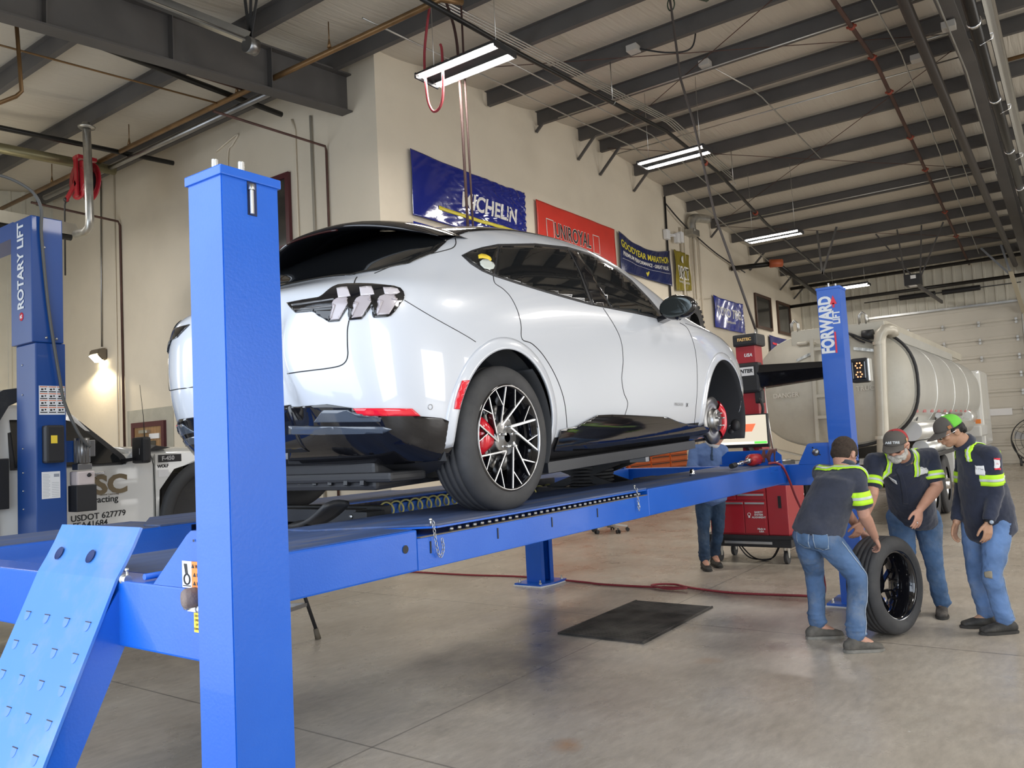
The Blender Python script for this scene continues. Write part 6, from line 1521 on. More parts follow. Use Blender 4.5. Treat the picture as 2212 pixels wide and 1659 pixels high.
for (x, y, z, lab) in ((15.5, 1.93, zc(15.5)-0.36, 'grey junction box on the bright ceiling conduit'), (12.95, 1.16, 7.27, 'light grey switch box on the conduit along the rafter'), (11.4, 5.42, 7.78, 'small grey junction box with a black cord above the white car'), (13.0, 4.85, 7.93, 'small grey junction box starting a diagonal conduit')):
    mb = MB(); mb.box((x-0.09, y-0.09, z-0.05), (x+0.09, y+0.09, z+0.05), bevel=0.006); tag(mb.build('junction_box', mat('box_grey', (0.42, 0.40, 0.37), 0.5)), lab, 'junction box')
pipe('conduit', [(13.1, 4.82, 7.93), (14.64, 4.64, 8.0), (15.2, 4.6, 8.0), (18.9, 4.48, 7.72)], 0.013, M_zinc, 'short bent conduit starting from a junction box near the ridge', 'conduit')
for x, y0, y1, lab in ((13.05, 7.9, 1.2, 'bright conduit clipped beside the purlin before the ridge'), (15.95, 8.2, 1.1, 'bright conduit clipped beside the purlin after the ridge'), (21.9, 8.2, 1.2, 'thin conduit beside a purlin in the middle of the far roof slope'), (14.9, 1.9, 1.15, 'short conduit joining the switch box and the junction box')):
    pipe('conduit', [(x, y0, zc(x)-0.335), (x, y1, zc(x)-0.335)], 0.014, M_zinc, lab, 'conduit')
pipe('overhead_wire', [(11.45, 5.35, 7.78), (11.6, 4.9, 7.62), (11.8, 4.6, 7.68), (11.5, 4.38, 7.92)], 0.014, M_ink, 'black cord drooping from the small junction box above the white car', 'cord', sm=8)
pipe('drop_cable', [(9.88, 4.12, 7.55), (9.88, 4.1, 7.31), (9.884, 4.04, 6.32), (9.91, 3.905, 5.66), (9.92, 3.71, 4.37), (9.94, 3.45, 3.41), (9.97, 3.31, 2.85)], 0.017, mat('dark_cable', (0.06, 0.05, 0.045), 0.5), 'long dark cable slanting down from the roof to the alignment machine', 'cable')
mb = MB(); mb.cyl((9.97, 3.31, 2.85), (9.98, 3.30, 2.66), 0.022); mb.tube([(9.98, 3.30, 2.66), (9.90, 3.22, 1.74), (9.86, 3.15, 1.12)], 0.013, 8); mb.tube([(9.95, 3.34, 2.66), (9.86, 3.25, 1.74), (9.82, 3.18, 1.12)], 0.010, 8); tag(mb.build('cable_drop', M_zinc), 'pale twin cable with connector dropping behind the alignment machine', 'cable')
mb = MB(); mb.bar((9.6, 4.30, 7.62), (10.6, 3.85, 7.66), 0.05, 0.04); mb.tube([(9.95, 4.13+0.05*math.cos(a), 7.42+0.09*math.sin(a)) for a in [k*math.pi/8 for k in range(16)]], 0.01, 6, closed=True); tag(mb.build('cable_bracket', mat('green_black', (0.03, 0.05, 0.03), 0.5)), 'dark bracket with coiled cable end above the slanting cable', 'bracket')
# hose bundle hanging near the first light
pipe('drop_hose', [(7.5, 6.33, 7.25), (7.5, 6.47, 6.6), (7.5, 6.46, 6.05), (7.5, 6.40, 5.84), (7.5, 6.32, 5.79), (7.5, 6.23, 5.86), (7.5, 6.19, 6.05), (7.5, 6.18, 6.5), (7.5, 6.2, 6.62)], 0.017, M_hose, 'dark red hose hanging in a loop before the nearest tube light', 'hose', sm=6)
pipe('drop_hose', [(7.9, 6.40, 7.42), (7.9, 6.27, 6.95), (7.9, 6.235, 6.3), (7.9, 6.22, 4.4), (7.9, 6.2, 2.6)], 0.019, mat('brown_hose', (0.04, 0.015, 0.012), 0.6), 'left one of two brown hoses hanging in front of the first banner', 'hose', sm=5)
pipe('drop_hose', [(7.95, 6.19, 7.42), (7.95, 6.19, 6.3), (7.95, 6.175, 4.4), (7.95, 6.17, 2.6)], 0.014, mat('brown_hose', (0.04, 0.015, 0.012), 0.6), 'right one of two brown hoses hanging in front of the first banner', 'hose', sm=5)

# left bay pipes
pipe('heater_pipe', [(2.6, 10.15, zc(2.6)-0.22), (8.15, 10.12, zc(8.15)-0.74)], 0.045, M_blackpipe, 'upper of two black pipes crossing the left bay below the rafter')
pipe('heater_pipe', [(2.6, 13.45, 6.75), (8.2, 13.3, 7.05)], 0.045, M_blackpipe, 'lower of two black pipes crossing the left bay, behind the flue pipe')
pipe('conduit', [(3.0, 10.95, 6.92), (7.2, 10.4, 7.0)], 0.014, M_brass, 'thin conduit parallel to the upper black pipe in the left bay', 'conduit')
pipe('copper_pipe', [(4.127, 9.9, 6.885), (6.9, 9.84, 7.04), (7.2, 9.8, 7.04)], 0.022, M_rust, 'rust brown pipe running under the big rafter')
pipe('copper_pipe', [(4.127, 9.9, 6.885), (4.18, 9.9, 6.03), (4.14, 9.95, 5.97), (3.4, 10.3, 5.45)], 0.024, M_brass, 'copper pipe dropping at the top left of the ceiling')
pipe('copper_pipe', [(7.2, 18.4, 7.0), (7.2, 10.2, 7.0), (7.24, 6.3, 7.0), (7.3, 6.0, 7.05), (7.6, 5.9, 7.1)], 0.040, M_brass, 'long brass coloured pipe running from the far left up towards the light')
pipe('conduit', [(7.38, 16.5, 6.93), (7.38, 9.2, 6.93)], 0.05, M_iron, 'grey channel running just under the long brass coloured pipe', 'conduit')
for y in (15.8, 13.0, 9.95, 7.9):
    mb = MB(); mb.cyl((7.2, y, zc(7.2)-0.3), (7.2, y, 7.1), 0.008, n=6); mb.cyl((7.2, y, 7.16), (7.2, y, 7.04), 0.008, 0.03, n=8)
    tag(mb.build('pipe_hanger', M_brass), 'wire hanger of the brass coloured pipe, %s counted from the far left' % {15.8: 'first', 13.0: 'second', 9.95: 'third', 7.9: 'fourth'}[y], 'hanger', 'hangers of the brass coloured pipe')
pipe('wall_pipe', [(6.56, 9.62, 6.456), (8.60, 9.62, 6.51), (8.62, 9.62, 6.44), (8.62, 9.63, 0.2)], 0.020, M_rust, 'rust brown pipe bending down the left wall beside the maroon window')
pipe('wall_pipe', [(6.9, 15.98, 6.62), (8.58, 15.98, 6.58), (8.62, 15.98, 6.50), (8.62, 15.94, 0.2)], 0.024, M_rust, 'rust brown pipe bending down the left wall near the small wall lamp')
pipe('wall_conduit', [(XA-0.03, 9.97, zc(XA)-0.7), (XA-0.03, 9.95, 0.3)], 0.022, mat('cream_painted_pipe', (0.40, 0.37, 0.31), 0.5), 'grey conduit straight down the left wall near the wall corner', 'conduit')
pipe('wall_conduit', [(XA-0.025, 10.45, 7.2), (XA-0.025, 10.38, 7.0), (XA-0.025, 10.37, 0.3)], 0.016, M_wall, 'cream painted conduit beside the maroon window', 'conduit')
pipe('wall_conduit', [(XA-0.025, 12.6, 7.2), (XA-0.025, 11.95, 7.35), (XA-0.025, 12.1, 7.2), (XA-0.025, 12.25, 7.0), (XA-0.025, 12.25, 5.6)], 0.016, M_wall, 'cream painted conduit above the nearest blue post', 'conduit', sm=6)
pipe('wall_conduit', [(XA-0.03, 16.72, zc(XA)-0.2), (XA-0.03, 16.79, 4.05)], 0.016, M_iron, 'thin conduit running down the left wall to the wall lamp', 'conduit')
pipe('wall_conduit', [(XA-0.02, 16.2, zc(XA)-0.2), (XA-0.02, 16.2, 0.3)], 0.014, M_wall, 'cream pipe running straight down beside the wall lamp', 'conduit')
wl = empty('wall_lamp', (XA-0.02, 16.79, 3.88), 'small lit wall pack lamp high on the left wall', 'wall lamp')
mb = MB(); mb.prism([(0, 0.13), (-0.17, 0.10), (-0.2, -0.02), (-0.08, -0.14), (0, -0.14)], (0, 0.38, 0), (0, -0.19, 0), bevel=0.02); mb.build('lamp_housing', mat('lamp_bronze', (0.16, 0.13, 0.09), 0.5), wl)
mb = MB(); mb.prism([(-0.203, -0.03), (-0.085, -0.152), (-0.02, -0.152), (-0.02, -0.145), (-0.08, -0.145), (-0.196, -0.025)], (0, 0.32, 0), (0, -0.16, 0)); mb.build('lamp_lens', mat('lamp_glow', (1, 0.9, 0.7), 0.4, emit=(1, 0.86, 0.6), estr=22), wl)
pl = bpy.data.lights.new('wall_lamp_glow', 'SPOT'); pl.energy = 60; pl.color = (1, 0.85, 0.6); pl.spot_size = R(150); pl.shadow_soft_size = 0.08
po = bpy.data.objects.new('wall_lamp_glow', pl); COL.objects.link(po); po.location = (XA-0.24, 16.79, 3.70); po.rotation_euler = (0, R(20), 0)
# flue, radiant heater, hose reel
fl = empty('radiant_heater', (6.5, 13.0, 5.45), 'radiant tube heater with silver flue pipe in the left bay', 'heater')
mb = MB(); mb.tube([(0, 0.05, 1.78), (0, 0, 0.75), (-0.02, -0.06, 0.12), (0.0, 0.0, 0.02), (0.0, 0.12, -0.04), (0.0, 0.45, -0.02)], 0.065, 18); mb.lathe([(0.066, 0), (0.13, 0.01), (0.135, 0.03), (0.066, 0.04)], (0, 0.04, 1.68)); mb.build('flue_pipe', mat('galvanised_sheet', (0.50, 0.49, 0.46), 0.35, 0.9, var=0.2, vscale=6), fl)
mb = MB(); mb.prism([(0.46, -0.03), (0.66, 0.22), (0.98, 0.22), (1.2, -0.03), (1.18, -0.03), (0.96, 0.20), (0.68, 0.20), (0.48, -0.03)], (-5.6, 0, 0), (0.1, 0, 0), (0, 1, 0)); mb.build('heater_reflector', M_corr, fl)
mb = MB(); mb.cyl((0.1, 0.83, 0.02), (-5.4, 0.83, 0.02), 0.06); mb.build('radiant_tube', M_matte, fl)
pipe('radiant_tube', [(5.2, 14.2, 6.85), (7.5, 14.05, 6.92)], 0.09, mat('olive_tube', (0.20, 0.18, 0.10), 0.4, 0.5), 'olive brown tube above the red hose reel')
hr = empty('hose_reel', (6.8, 13.72, 6.47), 'red hose reel hanging under the left bay ceiling', 'hose reel')
for x in (-0.10, 0.10):
    mb = MB(); mb.lathe([(0.02, -0.01), (0.33, -0.01), (0.345, 0.0), (0.33, 0.01), (0.02, 0.01)], (x, 0, 0), (1, 0, 0), n=40); mb.lathe([(0.20, -0.016), (0.23, -0.016), (0.23, 0.016), (0.20, 0.016)], (x, 0, 0), (1, 0, 0), n=40); mb.build('reel_disc', M_red, hr)
mb = MB(); mb.cyl((-0.1, 0, 0), (0.1, 0, 0), 0.2, n=30); mb.build('wound_hose', M_black, hr)
mb = MB(); mb.bar((-0.15, 0.02, 0.42), (-0.15, -0.02, -0.30), 0.10, 0.03, up=(1, 0, 0)); mb.bar((-0.15, 0, -0.05), (-0.15, 0.36, -0.28), 0.09, 0.03, up=(1, 0, 0)); mb.box((-0.16, -0.1, 0.36), (0.16, 0.1, 0.42)); mb.build('reel_bracket', M_red, hr)
mb = MB(); mb.ball((-0.15, 0.36, -0.28), 0.045); mb.tube([(-0.15, 0.36, -0.28), (-0.15, 0.42, -0.36), (-0.15, 0.43, -1.6)], 0.014, 7); mb.build('hose_end', M_black, hr)
# door track over the big rafter
dt = empty('door_track', (5, 8.2, 6.9), 'galvanised door track with punched brace hanging over the big rafter', 'door track')
mb = MB(); mb.bar((-1.4, 2.2, 1.12), (0.98, -0.18, -0.22), 0.10, 0.02); mb.bar((-1.4, 2.16, 1.20), (0.98, -0.22, -0.14), 0.02, 0.09); mb.build('track', M_zinc, dt)
mb = MB(); mb.bar((1.0, -0.2, -0.2), (1.0, -0.28, 0.9), 0.05, 0.008, up=(1, 0, 0)); mb.bar((1.0, -0.2, -0.2), (1.0, -0.55, 0.9), 0.05, 0.008, up=(1, 0, 0)); mb.bar((1.0, -0.2, -0.2), (1.0, -0.05, 0.9), 0.05, 0.008, up=(1, 0, 0)); mb.build('punched_angle', M_matte, dt)
mb = MB(); mb.cyl((0.93, -0.22, -0.27), (1.07, -0.22, -0.27), 0.10, n=20); mb.build('end_roller', M_iron, dt)

# radiant heater on the right of the long rafter
rh = empty('radiant_heater', (4, 0.72, 6.62), 'long black radiant tube heater with bright reflector at the right edge', 'heater')
mb = MB(); mb.cyl((0, 0, 0), (26.5, 0.1, -0.1), 0.075, n=18); mb.build('radiant_tube', M_blackpipe, rh)
mb = MB(); mb.prism([(-0.10, 0.02), (-0.20, 0.10), (-0.24, 0.02), (-0.23, 0.02), (-0.195, 0.085), (-0.11, 0.01)], (26.4, 0.1, -0.1), (0, -0.02, 0), (0, 1, 0)); mb.build('heater_reflector', M_chrome, rh)
for k in range(9):
    mb = MB(); x = 1.5+3.0*k; mb.lathe([(0.076, -0.03), (0.088, -0.03), (0.088, 0.03), (0.076, 0.03)], (x, 0.004*x, -0.004*x), (1, 0, 0), n=16); mb.tube([(x+0.6, 0.14, 0.02), (x+0.6, 0.02, -0.11), (x+0.6, -0.12, -0.06), (x+0.6, -0.15, 0.10), (x+0.6, -0.1, 0.5)], 0.008, 5); mb.build('tube_clamp', M_chrome, rh)
pipe('heater_pipe', [(4.0, 1.42, 7.02), (29.5, 1.45, 6.3)], 0.075, mat('brown_black_pipe', (0.035, 0.028, 0.024), 0.5), 'thick dark pipe left of the radiant heater at the right edge')
pipe('copper_pipe', [(13.5, 0.55, 6.75), (13.6, -1.5, 6.8)], 0.03, M_brass, 'copper coloured pipe leading right from the radiant heater')
mb = MB(); mb.cyl((8.9, 0.10, 7.6), (9.6, 0.10, 6.55), 0.13, n=16); tag(mb.build('flue_duct', M_steel), 'grey vertical duct at the top right corner of the ceiling', 'duct')
# black pipe with orange valve by the far end of the cream wall
pipe('heater_pipe', [(23.6, 8.45, 6.51), (23.65, 7.2, 6.45)], 0.075, M_blackpipe, 'thick black pipe sticking out of the cream wall by the orange valve')
pipe('heater_pipe', [(23.8, 7.1, 6.45), (30.5, 7.6, 6.3)], 0.065, M_blackpipe, 'thick black pipe sloping away from the orange valve to the far wall')
mb = MB(); mb.cyl((23.55, 7.25, 6.45), (23.75, 6.95, 6.45), 0.12, n=14); tag(mb.build('pipe_valve', mat('orange_valve', (0.40, 0.09, 0.03), 0.5)), 'orange valve joining two thick black pipes near the windows', 'valve')
# door opener at the far door
op = empty('door_opener', (25.5, 3.78, 5.6), 'black garage door opener with long rail, hung before the far overhead door', 'door opener')
mb = MB(); mb.box((-0.25, -0.22, -0.12), (0.2, 0.2, 0.2), bevel=0.02); mb.build('opener_motor', M_black, op)
mb = MB(); mb.box((-0.255, -0.12, 0.06), (-0.251, 0.02, 0.16)); mb.box((-0.2, -0.1, -0.125), (0.1, 0.1, -0.12)); mb.build('opener_label', M_paper, op)
mb = MB(); mb.bar((0.2, 0, 0), (5.3, -0.05, 0.0), 0.06, 0.10); mb.build('opener_rail', M_steel, op)
for dy0, dy1, x in ((-0.2, -0.35, 0), (0.2, 0.3, 0), (0.0, 0.9, 0.1), (-0.2, -0.9, 0.1)):
    mb = MB(); mb.bar((x, dy0, 0.15), (x, dy1, zc(25.5)-5.6-0.3), 0.04, 0.02, up=(1, 0, 0)); mb.build('opener_strut', M_steel, op)
for (y0, y1, x) in ((5.9, 5.5, 24.5), (6.0, 6.6, 24.5), (2.2, 2.2, 25.5), (2.2, 3.0, 25.5)):
    pass
for i, (x, y0, z0, y1, lab) in enumerate(((24.2, 5.95, 6.0, 6.0, 'vertical hanger strut over the far blue post'), (24.2, 5.95, 6.0, 5.45, 'slanting hanger strut over the far blue post'), (29.0, 1.55, 5.9, 2.3, 'slanting strut at the top of the right door track'), (29.0, 1.55, 5.9, 1.75, 'steep strut at the top of the right door track'))):
    mb = MB(); mb.bar((x, y0, z0), (x, y1, zc(x)-0.3), 0.06, 0.012, up=(1, 0, 0)); tag(mb.build('hanger_strut', M_iron), lab, 'strut')
mb = MB(); mb.bar((28.7, 1.55, 6.0), (30.8, 1.40, 4.9), 0.12, 0.04); mb.bar((30.8, 1.40, 4.95), (30.8, 1.40, 0.0), 0.08, 0.10); tag(mb.build('door_guide_track', mat('cream_track', (0.50, 0.45, 0.34), 0.5)), 'cream painted guide track at the right side of the far door', 'track')
# thin sag rods crossing the purlins
for k, (xa, ya, xb, yb) in enumerate(((9.9, 7.6, 15.0, 1.4), (15.6, 8.2, 22.0, 1.4), (9.9, 1.4, 15.0, 7.6), (22.1, 8.2, 28.5, 1.4), (15.7, 1.4, 22, 8.2))):
    pipe('brace_rod', [(xa, ya, zc(xa)-0.31), (xb, yb, zc(xb)-0.31)], 0.007, M_rust, 'thin diagonal brace rod %s' % ('rising left to right near the ridge, near slope', 'of the middle roof bay, running away from the cream wall', 'crossing the first rod near the ridge', 'farthest one, before the overhead door', 'crossing the middle rod')[k], 'rod', 'diagonal brace rods')

# ---------------------------------------------------------------- banners and fittings on the cream wall
YW = YB-0.012
def banner(name, x0, x1, z0, z1, m, lab, sag=0.0, amp=0.01, crink=0.0, nx=60, nz=24, skew=0.0):
    mb = MB(); mb.smooth = True; W = x1-x0; H = z1-z0
    def f(u, v):
        s = math.sin(math.pi*u)*sag
        w = amp*(math.sin(u*9+v*3)+0.6*math.sin(u*23-v*7))+crink*u*u*(math.sin(u*60+math.sin(v*25)*2)*math.sin(v*31+u*17))
        return Vector((x0+W*u, YW-0.03-abs(amp)*1.6-w, z0+H*v-s*v-skew*u*(1-v)))
    mb.grid(f, nx, nz); o = mb.build(name, m); so = o.modifiers.new('s', 'SOLIDIFY'); so.thickness = 0.003
    tag(o, lab, 'banner')
    def put(p):
        u = (p.x-x0)/W; v = (p.z-z0)/H; s = math.sin(math.pi*u)*sag*v
        w = amp*(math.sin(u*9+v*3)+0.6*math.sin(u*23-v*7))+crink*u*u*(math.sin(u*60+math.sin(v*25)*2)*math.sin(v*31+u*17))
        return Vector((p.x, YW-0.036-abs(amp)*1.6-w-0.004, p.z-s))
    o['_'] = 0; del o['_']
    return o, put
def btext(b, put, s, size, m, x, z, sx=1.0, bold=0.0, shear=0.0, name='banner_lettering', up=(0, 0, 1), depth=0.002, spacing=1.0):
    me = text_mesh(s, size, depth, bold, shear, sx, spacing); bm = bmesh.new(); bm.from_mesh(me)
    bmesh.ops.triangulate(bm, faces=bm.faces[:]); bmesh.ops.subdivide_edges(bm, edges=[e for e in bm.edges if e.calc_length() > 0.08], cuts=2); bm.to_mesh(me); bm.free()
    me.materials.append(m); u_ = Vector(up)
    for v in me.vertices:
        p = Vector((x+v.co.x, 0, z+v.co.y)); y = v.co.z; q = put(p); v.co = Vector((q.x, q.y-y, q.z))
    o = bpy.data.objects.new(name, me); COL.objects.link(o); o.parent = b; return o
def bstrip(b, put, x0, x1, z0, z1, m, name='banner_stripe', n=24):
    mb = MB(); mb.grid(lambda u, v: put(Vector((x0+(x1-x0)*u, 0, z0+(z1-z0)*v))), n, 2); o = mb.build(name, m, b); so = o.modifiers.new('s', 'SOLIDIFY'); so.thickness = 0.002; return o
M_red_b = mat('red_banner_vinyl', (0.62, 0.045, 0.03), 0.35, var=0.05); M_navy = mat('navy_banner_vinyl', (0.012, 0.022, 0.10), 0.22, bump=0.5, bscale=4, coat=0.4)
M_olive = mat('olive_gold_banner', (0.24, 0.19, 0.02), 0.4); M_royal = mat('royal_blue_banner', (0.012, 0.03, 0.34), 0.25, bump=0.4, bscale=5, coat=0.3)
M_wb = mat('banner_white', (0.75, 0.73, 0.68), 0.35); M_yb = mat('banner_yellow', (0.70, 0.60, 0.05), 0.4)
b, put = banner('wall_banner', 9.33, 12.55, 5.28, 6.37, M_vinylblue, 'glossy dark blue tyre maker banner with white letters over a yellow stripe', sag=0.03, amp=0.010, crink=0.020, nx=110, nz=40)
btext(b, put, 'MICHELIN', 0.40, M_wb, 11.40, 5.82, sx=0.92, bold=0.010, shear=0.18)
bstrip(b, put, 9.95, 12.3, 5.50, 5.565, M_yb)
b, put = banner('wall_banner', 9.33, 12.2, 4.0, 5.18, M_royal, 'plain blue banner mostly hidden behind the roof of the white car', amp=0.01)
b, put = banner('wall_banner', 12.93, 16.16, 5.30, 6.33, M_red_b, 'bright red tyre maker banner with black letters edged in white', amp=0.006)
btext(b, put, 'UNIROYAL', 0.42, M_wb, 14.28, 5.82, sx=0.66, bold=0.016, depth=0.001, spacing=1.08); btext(b, put, 'UNIROYAL', 0.42, M_ink, 14.28, 5.82, sx=0.66, bold=0.004, depth=0.008, spacing=1.08)
for xx in (13.25, 15.1):
    for q in ((xx, xx+0.28, 6.0, 6.018), (xx, xx+0.28, 5.60, 5.618), (xx, xx+0.018, 5.60, 6.018), (xx+0.262, xx+0.28, 5.60, 6.018)): bstrip(b, put, *q, M_wb, 'banner_outline', 4)
b, put = banner('wall_banner', 16.33, 19.14, 5.38, 6.33, M_navy, 'sagging navy tyre banner with yellow and white lettering', sag=0.20, amp=0.015, nx=80)
btext(b, put, 'GOODYEAR MARATHON', 0.25, M_yb, 17.72, 6.06, sx=0.95, bold=0.006); btext(b, put, 'PREMIUM PERFORMANCE - GREAT VALUE', 0.15, M_wb, 17.72, 5.84, sx=0.90, bold=0.003)
bstrip(b, put, 16.42, 19.05, 5.70, 5.708, M_wb); mb = MB(); mb.prism([(-0.1, 0.06), (0, -0.04), (0.1, 0.06), (0.1, 0.14), (0, 0.04), (-0.1, 0.14)], (0, 0.004, 0), tuple(put(Vector((17.75, 0, 5.52))))); mb.build('banner_chevron', M_yb, b)
b, put = banner('wall_banner', 19.36, 20.38, 5.30, 6.40, M_olive, 'olive gold pennant banner with white letters, fringe of hooks below', amp=0.02, skew=-0.12)
btext(b, put, 'BKT', 0.44, M_wb, 19.88, 5.82, sx=0.80, bold=0.028, depth=0.001); btext(b, put, 'BKT', 0.40, mat('dark_olive_ink', (0.06, 0.05, 0.01), 0.4), 19.88, 5.82, sx=0.84, bold=-0.002, depth=0.010); btext(b, put, 'GROWING TOGETHER', 0.085, M_wb, 19.9, 5.58, sx=0.95, bold=0.001)
mb = MB(); mb.lathe([(0.001, 0.004), (0.10, 0.004), (0.10, 0)], put(Vector((19.87, 0, 6.2))), (0, -1, 0), n=24); mb.build('banner_badge', M_wb, b)
b, put = banner('wall_banner', 21.93, 24.4, 4.56, 5.50, M_royal, 'royal blue banner with white letters beside the two brown windows', sag=0.04, amp=0.018, crink=0.01)
btext(b, put, 'TOYO TIRES', 0.38, M_wb, 23.17, 5.08, sx=0.95, bold=0.010); btext(b, put, 'toyotires.com', 0.13, M_wb, 23.2, 4.83, sx=0.95, bold=0.002)
b, put = banner('wall_banner', 26.78, 29.35, 3.85, 4.72, mat('dark_blue_banner', (0.01, 0.015, 0.14), 0.3), 'dark blue banner with white letters partly behind the tanker', sag=0.03, amp=0.01)
btext(b, put, 'FALKEN', 0.42, M_wb, 28.2, 4.32, sx=1.0, bold=0.012, shear=0.2); bstrip(b, put, 27.05, 27.5, 4.42, 4.5, M_redv)
el = empty('emergency_light', (19.3, YW, 6.72), 'white emergency light with two angled lamp heads on the cream wall', 'emergency light')
mb = MB(); mb.box((-0.42, -0.12, -0.13), (-0.20, 0, 0.13), bevel=0.03); mb.build('battery_box', M_paper, el)
for k in (0, 1):
    mb = MB(); mb.bar((-0.2, -0.07, -0.02+0.05*k), (0.1+0.12*k, -0.14, 0.02+0.03*k), 0.03, 0.03); mb.box((0.05+0.25*k, -0.20, -0.16+0.05*k), (0.22+0.25*k, -0.08, 0.10+0.08*k), bevel=0.02); mb.build('lamp_head', M_paper, el)
pipe('wall_conduit', [(19.08, YW-0.03, zc(19)-0.3), (19.02, YW-0.03, 4.6)], 0.028, M_ink, 'black cable and pipe down the cream wall behind the emergency light', 'conduit')
pipe('overhead_wire', [(19.05, YW-0.06, 7.55), (19.8, YW-0.1, 7.25), (20.9, YW-0.1, 7.0), (22.5, YW-0.08, 6.75), (24.5, YW-0.15, 6.5)], 0.018, M_ink, 'black cable drooping along the top of the cream wall', 'cord', sm=6)
mb = MB(); mb.tube(smooth_path([(20.45, YW-0.15, 7.05), (20.45, YW-0.15, 7.32), (20.6, YW-0.2, 7.45), (21.2, YW-0.35, 7.5)], 6), 0.12, 16); mb.box((20.3, YW-0.25, 6.95), (20.75, YW, 7.12), bevel=0.01); tag(mb.build('duct_elbow', mat('galvanised_sheet', (0.50, 0.49, 0.46), 0.35, 0.9)), 'silver elbow duct at the top of the cream wall', 'duct')
for k, x in enumerate((19.95, 20.12, 20.62, 20.80, 21.15)):
    pipe('wall_pipe', [(x, YW-0.04, 7.1), (x, YW-0.04, 0.2)], 0.035 if k in (0, 3) else 0.022, M_wall, '%s cream painted vertical pipe from the left, between pennant and royal blue banner' % ('first', 'second', 'third', 'fourth', 'fifth')[k], 'pipe', 'cream vertical wall pipes')
hk = empty('hook_rail', (19.35, YW-0.04, 5.02), 'slanting rail of small hooks under the olive pennant', 'hook rail')
mb = MB(); mb.cyl((0, 0, 0), (2.4, 0, 0.35), 0.012, n=8); mb.build('rail', M_wall, hk)
for k in range(12):
    mb = MB(); x = 0.05+0.085*k; z = 0.14*x; mb.tube([(x, 0, z), (x, -0.12, z-0.02), (x+0.01, -0.2, z-0.06), (x+0.01, -0.2, z-0.13), (x, -0.15, z-0.16)], 0.009, 5); mb.build('hook', M_wb, hk)
tyr = tyre(None, 0.62, 0.36, 0.34); bmesh.ops.transform(tyr.bm, matrix=Matrix.Translation((19.6, YW-0.42, 4.35)), verts=tyr.bm.verts); 
for k in range(26):
    a = 2*math.pi*k/26; c = Vector((19.6+0.63*math.cos(a), 0, 4.35+0.63*math.sin(a))); tyr.bar((c.x, YW-0.42, c.z), (c.x, YW-0.24, c.z), 0.07, 0.05, up=(math.cos(a), 0, math.sin(a)))
tag(tyr.build('tyre', M_rubber), 'large treaded black tyre hung on the cream wall behind the door mirror', 'tyre')
mb = MB(); mb.box((19.2, YW-0.16, 3.70), (20.0, YW, 3.78)); tag(mb.build('tyre_shelf', M_iron), 'grey bracket holding the large black tyre on the wall', 'bracket')
# ---------------------------------------------------------------- people
JA = {'pelvis': [6.117, 1.676, 0.843], 'chest': [6.134, 1.545, 1.152], 'neck': [6.199, 1.473, 1.288], 'head': [6.255, 1.484, 1.372], 'sr': [6.101, 1.375, 1.232], 'sl': [6.28, 1.675, 1.247], 'er': [6.138, 1.359, 0.946], 'wr': [6.34, 1.34, 0.763], 'el': [6.536, 1.622, 0.997], 'wl': [6.734, 1.516, 0.744], 'hr': [6.077, 1.604, 0.762], 'hl': [6.12, 1.765, 0.786], 'kr': [6.208, 1.454, 0.493], 'kl': [6.339, 1.791, 0.471], 'ar': [6.022, 1.453, 0.1], 'al': [6.289, 1.786, 0.1]}
JB = {'pelvis': [7.263, 1.228, 0.856], 'chest': [6.939, 1.202, 1.233], 'neck': [6.812, 1.196, 1.33], 'head': [6.655, 1.198, 1.418], 'sr': [6.662, 1.376, 1.296], 'sl': [7.072, 1.041, 1.313], 'er': [6.556, 1.38, 1.063], 'wr': [6.56, 1.47, 0.844], 'el': [7.035, 1.003, 1.072], 'wl': [6.816, 1.103, 0.92], 'hr': [7.204, 1.315, 0.812], 'hl': [7.364, 1.145, 0.797], 'kr': [7.24, 1.306, 0.481], 'kl': [7.315, 1.118, 0.452], 'ar': [7.428, 1.316, 0.089], 'al': [7.421, 1.102, 0.076]}
JC = {'pelvis': [6.982, 0.67, 0.879], 'chest': [6.904, 0.698, 1.258], 'neck': [6.864, 0.769, 1.408], 'head': [6.798, 0.849, 1.507], 'sr': [7.098, 0.8, 1.308], 'sl': [6.777, 0.593, 1.312], 'er': [7.093, 0.841, 1.03], 'wr': [6.983, 0.884, 0.806], 'el': [6.824, 0.596, 1.037], 'wl': [6.753, 0.65, 0.836], 'hr': [7.047, 0.762, 0.794], 'hl': [6.935, 0.605, 0.816], 'kr': [7.034, 0.79, 0.439], 'kl': [6.848, 0.67, 0.448], 'ar': [7.112, 0.758, 0.086], 'al': [6.96, 0.627, 0.077]}
JD = {'pelvis': [8.97, 3.66, 0.894], 'chest': [8.901, 3.619, 1.312], 'neck': [8.91, 3.555, 1.46], 'head': [8.883, 3.473, 1.591], 'sr': [8.805, 3.744, 1.39], 'sl': [9.0, 3.473, 1.373], 'er': [8.697, 3.747, 1.192], 'wr': [8.604, 3.54, 1.131], 'el': [8.922, 3.437, 1.162], 'wl': [8.681, 3.434, 1.124], 'hr': [8.931, 3.722, 0.844], 'hl': [9.016, 3.604, 0.836], 'kr': [8.893, 3.733, 0.483], 'kl': [9.042, 3.613, 0.468], 'ar': [8.91, 3.756, 0.106], 'al': [9.168, 3.738, 0.123]}
def V3(p): return Vector(p)
